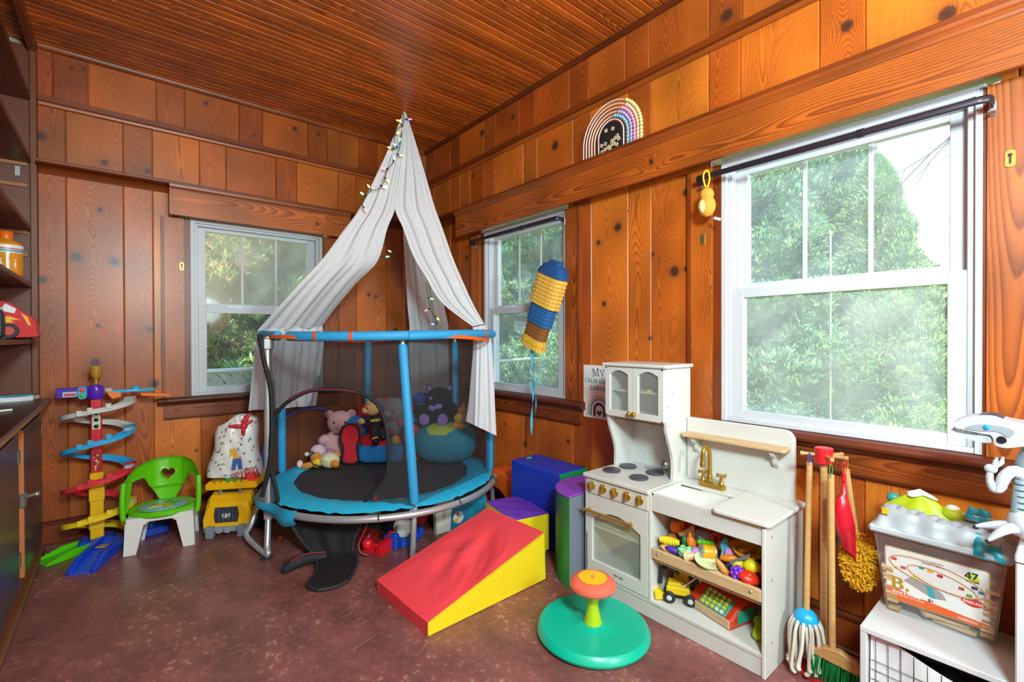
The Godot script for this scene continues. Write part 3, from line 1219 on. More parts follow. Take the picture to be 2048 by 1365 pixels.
	ext([Vector2(-0.5, 2.6), Vector2(4.0, 5.8), Vector2(4.0, 2.6)], -3.3, -3.2)
	E("gable", brick, hs)
	# picket fence
	var pf := T("picket_fence", "weathered picket fence across the far edge of the lawn", "fence", V(12.4, -0.6, 0))
	var pm := M("b7aa92", 0.85)
	B()
	ext([Vector2(-0.035, 0), Vector2(0.035, 0), Vector2(0.035, 1.02), Vector2(0, 1.1), Vector2(-0.035, 1.02)], -0.01, 0.01, X(Vector3.ZERO, V(0, 90, 0)))
	var pk := K()
	for k in 70:
		I(pk, "picket", pm, pf, X(V(0, 0.02, -5.2 + k * 0.15)))
	B()
	bc(V(0.012, 0.25, -5.3), V(0.05, 0.33, 5.3), 0.0)
	bc(V(0.012, 0.82, -5.3), V(0.05, 0.90, 5.3), 0.0)
	E("rail", pm, pf)
	# slatted chain-link fence close to the back window
	chain("chain_link_fence", "chain-link fence woven with grey-green slats close outside the back window", V(-3.2, -0.6, -1.0), V(-0.2, -0.6, -1.02), 1.42, true)
	chain("chain_link_fence", "dark chain-link fence beyond the window beside the canopy", V(-0.1, -0.6, -1.0), V(3.4, -0.6, -1.3), 1.40, false)
	# thin garden pole
	var po := T("garden_pole", "thin metal pole rising among the cypresses in the large window", "pole", V(5.75, -0.6, 1.2))
	B()
	tube([V(0, 0, 0), V(0, 3.13, 0)], 0.014, 8)
	E("pole", M("c8ccd0", 0.3, 0.8), po)
	B()
	ell(V(0, 3.15, 0), V(0.03, 0.03, 0.03))
	E("cap", M("e4e6e8", 0.3, 0.5), po)

func chain(nm: String, label: String, a: Vector3, b: Vector3, h: float, slats: bool):
	var t := T(nm, label, "fence", a)
	var L := (b - a).length()
	t.rotation.y = -atan2(b.z - a.z, b.x - a.x)
	B()
	tube([V(0, h, 0), V(L, h, 0)], 0.021, 10)
	E("top_rail", M("cfd6d6", 0.35, 0.6), t)
	var k := 0.0
	while k <= L + 0.01:
		B()
		tube([V(k, 0, 0), V(k, h + 0.03, 0)], 0.024, 8)
		E("post", M("aab2b2", 0.4, 0.6), t)
		k += L / 2.0
	var wire := M("c9d2d2" if slats else "3a4240", 0.4, 0.5 if slats else 0.0)
	var st := 0.085 if slats else 0.06
	B()
	var d := -h
	while d < L:
		var x0 := maxf(d, 0.0)
		var x1 := minf(d + h, L)
		tube([V(x0, x0 - d, 0.004), V(x1, x1 - d, 0.004)], 0.0025, 3)
		tube([V(x0, h - (x0 - d), -0.004), V(x1, h - (x1 - d), -0.004)], 0.0025, 3)
		d += st
	var wm := E("wire_mesh", wire, t)
	wm.set_meta("kind", "stuff")
	if slats:
		B()
		box(V(0, 0, 0), V(st * 0.62, st * 2.1, 0.004), 0.0, X(V(0, 0, 0), V(0, 0, 45)))
		var sl := K()
		var sm := M("93a6a2", 0.5)
		var s2 := M("9fb0ac", 0.5)
		var n := 0
		for j in 7:
			for i in 30:
				var p := V(0.75 + i * st + (j % 2) * st * 0.5, h - 0.06 - j * st * 0.9, -0.008 + 0.003 * ((i + j) % 2))
				if p.x > L:
					continue
				I(sl, "slat", sm if n % 2 else s2, t, X(p))
				n += 1

# ------------------------------------------------------------------ left side: shelves, cabinet and the toys beside them
func left_side():
	var X0 := Vector3(1, 0, 0)
	# open shelving
	var bs := T("wall_shelving", "built-in dark wooden shelves rising above the cabinet at the left edge", "shelving", V(-2.27, 0, 0))
	B()
	bc(V(-0.39, 0.80, 0.001), V(-0.009, 2.575, 0.010), 0.0)
	E("end_panel", M("743820", 0.45, 0.0, "grain"), bs)
	B()
	bc(V(-0.010, 0.80, 0.001), V(0.017, 2.555, 0.028), 0.003)
	E("stile", M("7a4022", 0.42, 0.0, "grain"), bs)
	var ys := [1.080, 1.366, 1.655, 2.0, 2.32]
	for y in ys:
		B()
		strip(V(-0.39, y - 0.022, 0.012), V(-0.39, y - 0.022, 2.4), X0, rect2(0, 0, 0.385, 0.022), 3)
		E("shelf", m_fir[2], bs)
	B()
	strip(V(-0.012, 2.548, 0.0), V(-0.012, 2.548, 2.4), X0, rect2(0, 0, 0.028, 0.05), 2)
	E("header_rail", m_fir[1], bs)
	for y in [1.633, 1.978, 1.52, 1.87]:
		B()
		bc(V(-0.34, y - 0.018, 0.0105), V(-0.02, y - 0.001, 0.022), 0.001)
		E("cleat", M("a8683a", 0.5), bs)
	B()
	bc(V(-0.065, 1.905, 0.012), V(-0.045, 1.955, 0.015), 0.001)
	E("shelf_bracket", M("9aa0a0", 0.35, 0.8), bs)
	# counter and cabinet
	var ct := T("counter_top", "worn dark wooden counter on the cabinet below the shelves", "counter", V(-2.21, 0.749, 0))
	B()
	strip(V(-0.45, 0, 0.001), V(-0.45, 0, 2.4), X0, [Vector2(0, 0), Vector2(0.442, 0), Vector2(0.45, 0.005), Vector2(0.45, 0.021), Vector2(0.444, 0.027), Vector2(0, 0.027)], 2, 0.4)
	E("counter_slab", wood_mat(w_fir, 0.34, Color(0.42, 0.38, 0.37)), ct)
	B()
	bc(V(-0.001, 0.006, 0.001), V(0.0015, 0.020, 2.4), 0.0006)
	E("worn_edge", M("a87a48", 0.6, 0.0, "grain"), ct)
	var cb := T("base_cabinet", "low built-in cabinet with dark slate doors under the counter", "cabinet", V(-2.25, 0, 0))
	var cw := M("8a4a26", 0.45, 0.0, "grain")
	B()
	bc(V(-0.02, 0.0, 0.0), V(0, 0.11, 2.4), 0.002)
	bc(V(-0.02, 0.712, 0.0), V(0, 0.749, 2.4), 0.002)
	for z in [[0.0, 0.118], [0.70, 0.825], [1.40, 1.52]]:
		bc(V(-0.02, 0.11, z[0]), V(0.0005, 0.715, z[1]), 0.002)
	bc(V(-0.40, 0.0, 0.001), V(-0.025, 0.745, 0.012), 0.0)
	E("face_frame", cw, cb)
	B()
	bc(V(-0.01, 0.0, 0.0), V(0.016, 0.028, 2.4), 0.006)
	E("shoe_moulding", M("7c5232", 0.5, 0.0, "grain"), cb)
	for d in [[0.122, 0.696], [0.829, 1.396]]:
		B()
		bc(V(-0.014, 0.114, d[0]), V(0.014, 0.708, d[1]), 0.003)
		var dr := E("door", M("3b3f47", 0.3), cb)
		B()
		bc(V(-0.008, 0.112, d[1] - 0.006), V(0.0146, 0.710, d[1] + 0.002), 0.001)
		E("worn_edge", M("b0693a", 0.6), dr)
		for y in [0.20, 0.60]:
			B()
			bc(V(0.0, y, d[0] - 0.012 if d[0] < 0.5 else d[0] - 0.030), V(0.017, y + 0.05, d[0] + 0.004), 0.001)
			E("hinge", M("8e8672", 0.4, 0.8), dr)
	B()
	bc(V(0.001, 0.40, 0.675), V(0.022, 0.455, 0.715), 0.004)
	tube([V(0.015, 0.435, 0.68), V(0.042, 0.435, 0.66)], 0.008, 8)
	ell(V(0.046, 0.435, 0.655), V(0.012, 0.012, 0.012))
	E("latch", M("c8c8c4", 0.25, 0.9), cb)
	# things on the shelves
	var jar := T("snack_jar", "clear plastic jar of orange snacks with an orange lid on the shelf", "jar", V(-2.325, 1.366, 0.345))
	B()
	lathe([Vector2(0, 0), Vector2(0.05, 0), Vector2(0.055, 0.006), Vector2(0.053, 0.02), Vector2(0.055, 0.035), Vector2(0.053, 0.05), Vector2(0.055, 0.065), Vector2(0.053, 0.08), Vector2(0.055, 0.10), Vector2(0.055, 0.14), Vector2(0.047, 0.152), Vector2(0.022, 0.165), Vector2(0.020, 0.175)], 24, Transform3D(), Vector2(1, 0.8))
	E("jar_body", M("e08a1c", 0.16), jar)
	B()
	lathe([Vector2(0.0, 0.170), Vector2(0.024, 0.170), Vector2(0.025, 0.194), Vector2(0.021, 0.201), Vector2(0, 0.201)], 24)
	E("lid", M("ee6a14", 0.3), jar)
	B()
	lathe([Vector2(0.0558, 0.102), Vector2(0.0562, 0.104), Vector2(0.0562, 0.136), Vector2(0.0558, 0.138)], 24, Transform3D(), Vector2(1, 0.8))
	E("label_band", M("e9e4e2", 0.4), jar)
	B()
	lathe([Vector2(0.0566, 0.106), Vector2(0.0566, 0.116)], 24, Transform3D(), Vector2(1, 0.8))
	E("teal_stripe", M("58a8b0", 0.4), jar)
	B()
	lathe([Vector2(0.0566, 0.118), Vector2(0.0566, 0.123)], 24, Transform3D(), Vector2(1, 0.8))
	E("red_stripe", M("d2342e", 0.4), jar)
	B()
	lathe([Vector2(0.0566, 0.03), Vector2(0.0566, 0.075)], 7, Transform3D(Basis(), Vector3.ZERO), Vector2(0.96, 0.78))
	E("white_print", M("f2dcc0", 0.4), jar)
	var car := T("toy_car", "red plush toy car nosing out of the shelf, with a yellow flame stripe", "toy car", V(-2.335, 1.080, 0.30))
	var rd := M("d6202a", 0.55, 0.0, "cloth")
	B()
	var pf := [Vector2(-0.12, 0.03), Vector2(-0.12, 0.14), Vector2(-0.02, 0.17), Vector2(0.02, 0.165), Vector2(0.05, 0.135), Vector2(0.085, 0.105), Vector2(0.104, 0.075), Vector2(0.105, 0.035), Vector2(0.095, 0.012), Vector2(-0.10, 0.012)]
	ext(spline(pf, 4, true), -0.055, 0.055, Transform3D(), 0.012, true)
	E("body", rd, car)
	B()
	ext([Vector2(0.008, 0.162), Vector2(0.042, 0.139), Vector2(0.036, 0.118), Vector2(-0.01, 0.130)], 0.054, 0.0575, Transform3D(), 0.0)
	E("window_patch", M("e9e4ea", 0.4), car)
	B()
	ext([Vector2(-0.03, 0.10), Vector2(0.02, 0.105), Vector2(0.055, 0.088), Vector2(0.025, 0.088), Vector2(0.035, 0.075), Vector2(-0.02, 0.075)], 0.054, 0.0575)
	E("flame_stripe", M("f0b41c", 0.5), car)
	B()
	ext([Vector2(0.055, 0.122), Vector2(0.078, 0.102), Vector2(0.088, 0.066), Vector2(0.08, 0.064), Vector2(0.066, 0.098)], 0.054, 0.0575)
	E("yellow_streak", M("f0b41c", 0.5), car)
	B()
	cyl(V(0, 0, 0), 0.034, 0.022, 24, X(V(0.018, 0.038, 0.045), V(90, 0, 0)))
	var wl := E("wheel", M("26262a", 0.6), car)
	B()
	cyl(V(0, 0, 0), 0.02, 0.004, 24, X(V(0.018, 0.038, 0.066), V(90, 0, 0)))
	E("hub", M("c84438", 0.5), wl)
	B()
	bc(V(-0.02, 0.001, 0.066), V(0.03, 0.06, 0.10), 0.003)
	var bx := E("shelf_box", M("5d6066", 0.5))
	bx.position = V(-2.355, 1.080, 0.305)
	tag(bx, "small grey box on the shelf in front of the red toy car", "box")
	var hp := T("headset", "black and white gadget with a rounded end at the far left of the shelf", "gadget", V(-2.362, 1.080, 0.42))
	B()
	ext(spline([Vector2(-0.05, 0.0), Vector2(0.03, 0.004), Vector2(0.04, 0.06), Vector2(0.034, 0.13), Vector2(0.0, 0.15), Vector2(-0.05, 0.15)], 4, true), -0.03, 0.03, Transform3D(), 0.006, true)
	E("body", M("34363b", 0.4), hp)
	B()
	bc(V(-0.05, 0.128, -0.031), V(0.034, 0.141, 0.031), 0.002)
	E("silver_band", M("b8bcc0", 0.3, 0.5), hp)
	B()
	ell(V(0.005, 0.158, 0), V(0.022, 0.016, 0.02))
	E("white_knob", M("f0efec", 0.4), hp)
	# on the counter
	var bk := T("board_book", "shaped board book with a blue cover and white edge on the counter", "book", V(-2.36, 0.776, 0.07), 4.0)
	B()
	var bp := [Vector2(-0.10, -0.045), Vector2(0.055, -0.045), Vector2(0.095, -0.02), Vector2(0.10, 0.02), Vector2(0.07, 0.045), Vector2(-0.10, 0.045)]
	ext(bp, 0.0, 0.022, X(V(0, 0, 0), V(-90, 0, 0)), 0.001)
	E("pages", M("e8eef0", 0.5), bk)
	B()
	var bi := []
	for v in bp:
		bi.append(v * 0.9 + Vector2(-0.004, 0))
	ext(bi, 0.022, 0.0232, X(V(0, 0, 0), V(-90, 0, 0)))
	E("cover", M("2a4fb6", 0.35), bk)
	B()
	ext(arc(Vector2(-0.03, 0), 0.026, 0, 350, 20), 0.0232, 0.024, X(V(0, 0, 0), V(-90, 0, 0)))
	E("round_print", M("d8d6d0", 0.4), bk)
	B()
	ext(arc(Vector2(-0.03, 0), 0.015, 0, 350, 16), 0.024, 0.0246, X(V(0, 0, 0), V(-90, 0, 0)))
	E("orange_print", M("d87848", 0.4), bk)
	var b2 := T("picture_book", "teal picture book lying behind the blue board book on the counter", "book", V(-2.34, 0.776, 0.045), 12.0)
	b2.position = V(-2.345, 0.7995, 0.06)
	B()
	bc(V(-0.09, 0, -0.03), V(0.07, 0.005, 0.028), 0.001)
	E("cover", M("3fa3ac", 0.4), b2)
	bk.position = V(-2.365, 0.776, 0.075)
	var stk := T("white_stick", "thin white stick lying on the counter at the left edge", "stick", V(-2.33, 0.782, 0.57), 28.0)
	B()
	tube([V(-0.08, 0, 0), V(0.05, 0, 0)], 0.005, 8)
	E("stick", M("e9e9e6", 0.4), stk)
	tower()
	toddler_chair()
	truck()

func tower():
	var t := T("ramp_tower", "tall toy car tower with rainbow spiral ramps and a gold cup on top", "toy", V(-2.03, 0, 0.17))
	B()
	for y in [[0.05, 0.10, 0.027], [0.10, 0.17, 0.031], [0.17, 0.245, 0.027], [0.245, 0.315, 0.031], [0.315, 0.39, 0.027]]:
		bc(V(-y[2], y[0], -y[2]), V(y[2], y[1], y[2]), 0.003)
	E("yellow_column", M("eab40c", 0.35), t)
	B()
	bc(V(-0.022, 0.385, -0.022), V(0.022, 0.775, 0.022), 0.003)
	E("red_column", M("d41f2b", 0.35), t)
	B()
	bc(V(-0.016, 0.615, 0.0215), V(0.016, 0.715, 0.0235), 0.0005)
	var st := E("sticker", M("c8d4b4", 0.4), t)
	for k in 3:
		B()
		cyl(V(0, 0, 0), 0.010, 0.002, 16, X(V(0, 0.63 + k * 0.034, 0.0232), V(90, 0, 0)), 0.0)
		E("dial_print", M("23262e", 0.4), st)
	B()
	bc(V(-0.014, 0.40, 0.0215), V(0.016, 0.50, 0.0232), 0.0005)
	var s2 := E("sticker", M("8e1820", 0.4), t)
	rng.seed = 3
	for k in 7:
		B()
		ext([Vector2(-0.007, 0), Vector2(0.007, 0.003), Vector2(0.001, 0.011)], 0.0, 0.001, X(V(rng.randf_range(-0.008, 0.009), 0.405 + k * 0.012, 0.0232), V(0, 0, rng.randf() * 90)))
		E("spark_print", M(["f0c030", "efe2c0", "e8742c"][k % 3], 0.4), s2)
	B()
	lathe([Vector2(0, 0.768), Vector2(0.030, 0.768), Vector2(0.036, 0.776), Vector2(0.037, 0.83), Vector2(0.033, 0.842), Vector2(0, 0.844)], 4, X(Vector3.ZERO, V(0, 45, 0), V(1.12, 1, 1.12)))
	E("purple_head", M("5b2bb8", 0.25), t)
	B()
	lathe([Vector2(0, 0.844), Vector2(0.019, 0.845), Vector2(0.015, 0.850), Vector2(0.006, 0.854), Vector2(0.0055, 0.872), Vector2(0.016, 0.880), Vector2(0.024, 0.897), Vector2(0.026, 0.935), Vector2(0.0265, 0.938), Vector2(0.023, 0.938), Vector2(0.02, 0.90), Vector2(0, 0.89)], 24)
	E("gold_cup", M("c99a3c", 0.3, 0.3), t)
	B()
	bc(V(-0.15, 0.785, 0.0), V(-0.03, 0.836, 0.022), 0.003)
	E("purple_arm", M("4a24a8", 0.3), t)
	B()
	bc(V(-0.125, 0.789, 0.0215), V(-0.06, 0.815, 0.0232), 0.0005)
	E("arm_sticker", M("b8c4d0", 0.4), t)
	B()
	bc(V(-0.12, 0.794, 0.0230), V(-0.075, 0.807, 0.0240), 0.0003)
	E("word_print", M("b8442c", 0.4), t)
	B()
	ext(rrect(-0.018, -0.033, 0.018, 0.033, 0.016), 0, 0.02, X(V(-0.052, 0.808, 0.02)), 0.003)
	var tl := E("traffic_light", M("3aa6d8", 0.3), t)
	B()
	ell(V(-0.052, 0.823, 0.041), V(0.011, 0.011, 0.006))
	E("red_button", M("f0503c", 0.3), tl)
	B()
	ell(V(-0.052, 0.795, 0.041), V(0.011, 0.010, 0.006))
	E("green_button", M("4cc23c", 0.3), tl)
	# spiral ramps
	var cols := ["c9cac8", "2fa4dc", "d8303c", "eec81c"]
	var tops := [0.755, 0.604, 0.404, 0.215, 0.055]
	for k in 4:
		var c := M(cols[k], 0.35)
		var rings := []
		var n := 44
		for i in n + 1:
			var u := float(i) / n
			var a := -0.1 + u * (TAU - 0.25)
			var q := func(aa: float, uu: float) -> Vector3:
				return V(0.012 + 0.125 * signf(cos(aa)) * pow(absf(cos(aa)), 0.85), lerpf(tops[k], tops[k + 1], uu), 0.012 + 0.085 * sin(aa))
			var p: Vector3 = q.call(a, u)
			var d: Vector3 = (q.call(a + 0.02, u) - q.call(a - 0.02, u)).normalized()
			var s := V(d.z, 0, -d.x)
			if s.dot(p - V(0.012, p.y, 0.012)) < 0:
				s = -s
			var w := 0.024
			var ring := []
			for e in [[-w, 0.016], [-w, -0.004], [w, -0.004], [w, 0.018], [w - 0.003, 0.018], [w - 0.003, 0.0], [-w + 0.003, 0.0], [-w + 0.003, 0.016]]:
				ring.append(p + s * e[0] + V(0, e[1], 0))
			rings.append(ring)
		B()
		loft(rings, false, true, false)
		var ra := E("ramp", c, t)
		ra.set_meta("label", ["white-grey spiral ramp", "light blue spiral ramp", "red spiral ramp", "yellow spiral ramp"][k])
		B()
		box(V(0.135, tops[k + 1] - 0.004, 0.02), V(0.05, 0.018, 0.036), 0.003, Transform3D())
		E("grey_joint", M("aab2bc", 0.4), t)
		for s in [[-0.06, 0.30], [0.05, 0.12], [-0.02, 0.22]]:
			B()
			box(V(s[0], lerpf(tops[k], tops[k + 1], s[1]) + 0.004, 0.123), V(0.022, 0.028, 0.004), 0.001, Transform3D())
			E("rim_clip", c, t)
	B()
	for k in 6:
		box(V(-0.10 + k * 0.009, 0.528 + k * 0.0035, 0.112), V(0.004, 0.012, 0.003), 0.0005, X(Vector3.ZERO, V(0, 0, -6)))
	E("hazard_stripes", M("e8d020", 0.4), t).set_meta("kind", "stuff")
	# launcher on top
	B()
	var og := M("ee7a16", 0.35)
	ext([Vector2(0.04, 0.81), Vector2(0.10, 0.80), Vector2(0.10, 0.775), Vector2(0.065, 0.765), Vector2(0.05, 0.785)], -0.02, 0.03, Transform3D(), 0.002)
	box(V(0.165, 0.783, 0.0), V(0.13, 0.016, 0.034), 0.003, X(V(0.0, 0.012, 0), V(0, 0, -6)))
	E("orange_launcher", og, t)
	B()
	box(V(0.05, 0.815, 0.012), V(0.03, 0.02, 0.03), 0.003)
	E("grey_joint", M("aab2bc", 0.4), t)
	B()
	ext(spline([Vector2(-0.10, -0.008), Vector2(-0.02, 0.026), Vector2(0.09, 0.020), Vector2(0.10, 0.0), Vector2(0.02, -0.026)], 5, true), 0, 0.014, X(V(0.137, 0.798, 0.01), V(-90, 0, 0)), 0.003, true)
	var wg := E("blue_seesaw", M("3eb2e4", 0.3), t)
	B()
	ell(V(0.16, 0.812, 0.008), V(0.022, 0.018, 0.016))
	E("knob", M("38a8d8", 0.3), wg)
	# base pieces
	var bl := M("1646cc", 0.25)
	B()
	box(V(0, 0.025, 0.0), V(0.15, 0.05, 0.12), 0.012)
	E("base", bl, t)
	for s in [-1, 1]:
		B()
		ext([Vector2(-0.02, 0), Vector2(0.33, 0), Vector2(0.34, 0.015), Vector2(0.25, 0.05), Vector2(0.05, 0.066), Vector2(-0.02, 0.05)], s * 0.046 - 0.010, s * 0.046 + 0.010, X(V(0.075, 0.0, 0.03), V(0, -112, 0)), 0.004)
		E("ramp_wall", bl, t)
	B()
	ext([Vector2(-0.02, 0), Vector2(0.33, 0), Vector2(0.33, 0.008), Vector2(0.0, 0.045)], -0.04, 0.04, X(V(0.075, 0, 0.03), V(0, -112, 0)), 0.001)
	E("exit_ramp", M("2a5ad6", 0.3), t)
	B()
	box(V(0.14, 0.028, 0), V(0.05, 0.003, 0.04), 0.0, X(V(0.075, 0.004, 0.03), V(0, -112, 7)))
	E("ramp_sticker", M("cfa060", 0.4), t)
	B()
	box(V(0.20, 0.03, 0.04), V(0.20, 0.06, 0.07), 0.012, X(Vector3.ZERO, V(0, 8, 0)))
	cyl(V(0.22, 0.055, 0.03), 0.03, 0.03, 16)
	E("rear_ramp", M("123aa8", 0.3), t)
	var gn := M("54c414", 0.3)
	B()
	ext([Vector2(-0.02, 0), Vector2(0.16, 0), Vector2(0.16, 0.012), Vector2(0.06, 0.042), Vector2(-0.02, 0.042)], -0.055, -0.040, X(V(-0.06, 0.0, 0.02), V(0, -152, 0)), 0.003)
	ext([Vector2(-0.02, 0), Vector2(0.16, 0), Vector2(0.16, 0.012), Vector2(0.06, 0.042), Vector2(-0.02, 0.042)], 0.040, 0.055, X(V(-0.06, 0.0, 0.02), V(0, -152, 0)), 0.003)
	ext([Vector2(-0.02, 0), Vector2(0.16, 0), Vector2(0.16, 0.006), Vector2(0.0, 0.026)], -0.04, 0.04, X(V(-0.06, 0.0, 0.02), V(0, -152, 0)), 0.001)
	E("green_ramp", gn, t)
	for k in 5:
		B()
		box(V(0.05 + k * 0.022, 0.036 - k * 0.005, 0.052), V(0.012, 0.014, 0.012), 0.004, X(V(-0.06, 0.0, 0.02), V(0, -152, 0)))
		E("rib", gn, t)

func toddler_chair():
	var t := T("toddler_chair", "small green and white plastic toddler chair with a heart cut in its back", "chair", V(-1.758, 0, 0.318), -11.5)
	t.scale = Vector3(0.96, 0.96, 0.96)
	var gr := M("64c614", 0.28)
	var wh := M("dedfdc", 0.35)
	# white stool base: a tapering shell with arches
	B()
	var leg := func(sx: float, sz: float) -> void:
		var rings := []
		for k in 5:
			var u := k / 4.0
			var cx := lerpf(0.128, 0.108, u) * sx
			var cz := lerpf(0.105, 0.085, u) * sz
			var w := lerpf(0.026, 0.040, u)
			var d := lerpf(0.024, 0.036, u)
			rings.append([V(cx - w, u * 0.16, cz + d), V(cx - w, u * 0.16, cz - d), V(cx + w, u * 0.16, cz - d), V(cx + w, u * 0.16, cz + d)])
		loft(rings, false, true, false)
	for sx in [-1, 1]:
		for sz in [-1, 1]:
			B()
			leg.call(sx, sz)
			E("leg", wh, t)
	B()
	for s in [-1, 1]:
		ext([Vector2(-0.146, 0.185), Vector2(-0.146, 0.13), Vector2(-0.09, 0.10), Vector2(-0.075, 0.14), Vector2(-0.05, 0.158), Vector2(0.05, 0.158), Vector2(0.075, 0.14), Vector2(0.09, 0.10), Vector2(0.146, 0.13), Vector2(0.146, 0.185)], s * 0.105 - 0.012, s * 0.105 + 0.012, Transform3D(), 0.003)
		ext([Vector2(-0.115, 0.185), Vector2(-0.115, 0.13), Vector2(-0.06, 0.158), Vector2(0.06, 0.158), Vector2(0.115, 0.13), Vector2(0.115, 0.185)], s * 0.134 - 0.012, s * 0.134 + 0.012, X(Vector3.ZERO, V(0, 90, 0)), 0.003)
	E("apron", wh, t)
	B()
	var rim := [Vector2(0, 0.176), Vector2(0.150, 0.176), Vector2(0.158, 0.184), Vector2(0.158, 0.199), Vector2(0.150, 0.206), Vector2(0.125, 0.203), Vector2(0, 0.201)]
	lathe(rim, 40, Transform3D(), Vector2(1.0, 0.86))
	E("seat", gr, t)
	# printed seat: plain blotches of sky, grass and fruit colours
	B()
	lathe([Vector2(0, 0.2035), Vector2(0.105, 0.2052), Vector2(0.107, 0.203)], 32, Transform3D(), Vector2(1.0, 0.84))
	var pr := E("seat_print", M("8cc4d4", 0.3), t)
	rng.seed = 8
	for k in 16:
		B()
		var a := rng.randf() * TAU
		var r := sqrt(rng.randf()) * 0.07
		var pts := []
		var c := Vector2(cos(a) * r, sin(a) * r * 0.8)
		for j in 9:
			var b := TAU * j / 9.0
			pts.append(c + Vector2(cos(b), sin(b)) * rng.randf_range(0.012, 0.026))
		ext(pts, 0.2045 + k * 0.0001, 0.2062 + k * 0.0001, X(Vector3.ZERO, V(-90, 0, 0)))
		E("print_patch", M(["6cba3c", "4f9e3a", "e2c83c", "d8a25c", "f0e0b0", "7fd04a"][k % 6], 0.35), pr)
	# back: one curved sheet; a and h run round and up it
	var at := func(x: float, h: float, o: float) -> Vector3:
		var ax := x / 0.17
		var z := -0.125 + 0.20 * pow(absf(ax), 3.0) - (h - 0.19) * 0.16 * (1.0 - absf(ax) * 0.6)
		return V(x, h, z - o)
	var top := func(x: float) -> float:
		return 0.435 - 0.055 * pow(absf(x) / 0.17, 4.0) - 0.03 * pow(absf(x) / 0.17, 12.0)
	var patch := func(A: Array, Bo: Array) -> void:
		var n := A.size()
		for o in [0.0, 0.008]:
			sheet(n - 1, 4, func(u, v):
				var i := int(round(u * (n - 1)))
				var p: Vector2 = A[i].lerp(Bo[i], v)
				return at.call(p.x, p.y, o), o == 0.0)
		for side in [A, Bo]:
			sheet(n - 1, 1, func(u, v):
				var i := int(round(u * (n - 1)))
				return at.call(side[i].x, side[i].y, 0.008 * v), side == A)
	B()
	# heart-shaped hole inside the middle panel
	var heart := []
	var outer := []
	for k in 49:
		var a := TAU * k / 48.0
		var hx := 16.0 * pow(sin(a), 3.0)
		var hy := 13.0 * cos(a) - 5.0 * cos(2 * a) - 2.0 * cos(3 * a) - cos(4 * a)
		heart.append(Vector2(hx * 0.0021, 0.345 + hy * 0.0021))
		var dx := sin(a)
		var dy := cos(a)
		var q := Vector2(dx, dy) / maxf(absf(dx) / 0.075, absf(dy) / 0.062)
		q = Vector2(q.x * (1.0 + 0.0 * q.y), q.y)
		var p := Vector2(q.x, 0.340 + q.y)
		if p.y > 0.395:
			p.y = minf(top.call(p.x), p.y + 0.04)
		outer.append(p)
	patch.call(heart, outer)
	# below the heart: the panel narrows to the seat
	var a1 := []
	var b1 := []
	for k in 13:
		var u := k / 12.0 * 2.0 - 1.0
		a1.append(Vector2(0.075 * u, 0.279))
		b1.append(Vector2(0.030 * u, 0.19))
	patch.call(a1, b1)
	# band over the openings and the side posts
	for s in [-1.0, 1.0]:
		var a2 := []
		var b2 := []
		for k in 15:
			var u := k / 14.0
			var x: float = lerpf(0.074, 0.1705, u) * s
			a2.append(Vector2(x, top.call(x)))
			var low: float = lerpf(0.278, 0.345, smoothstep(0.0, 0.35, u)) if u < 0.72 else lerpf(0.345, 0.19, smoothstep(0.72, 0.80, u))
			b2.append(Vector2(lerpf(x, 0.165 * s, 0.15) if u > 0.76 else x, low))
		patch.call(a2, b2)
	E("backrest", gr, t)
	for s in [-1.0, 1.0]:
		B()
		var pts := [V(s * 0.165, 0.36, 0.052), V(s * 0.168, 0.28, 0.068), V(s * 0.166, 0.20, 0.075), V(s * 0.160, 0.17, 0.075)]
		tube(spline(pts, 4), 0.013, 10)
		E("arm_post", gr, t)

func bag_print(w: int) -> ImageTexture:
	var im := Image.create(w, w, false, Image.FORMAT_RGB8)
	im.fill(Color("e8e6e2"))
	rng.seed = 44
	var cols := [Color("e0a81c"), Color("2f5cae"), Color("b8283c"), Color("33703a"), Color("1f2430"), Color("e89078"), Color("8a6a52")]
	for k in 60:
		var c: Color = cols[rng.randi() % 7]
		var x := rng.randi_range(4, w - 20)
		var y := rng.randi_range(4, w - 20)
		var kind := rng.randi() % 4
		if kind == 0:
			for j in 5:
				im.fill_rect(Rect2i(x + rng.randi_range(0, 16), y + rng.randi_range(0, 16), 3, 3), c)
		elif kind == 1:
			for j in 26:
				im.fill_rect(Rect2i(x + int(j * 0.9), y + int(7 + 6 * sin(j * 0.6)), 3, 3), c)
		elif kind == 2:
			for j in 5:
				im.fill_rect(Rect2i(x + j * 3, y, 1, 13), Color("30343c"))
				im.fill_rect(Rect2i(x, y + j * 3, 13, 1), Color("30343c"))
		else:
			for yy in 16:
				for xx in 16:
					if absf(xx - 8) + absf(yy - 8) < 7 + rng.randi() % 2:
						im.set_pixel(x + xx, y + yy, c)
	return ImageTexture.create_from_image(im)

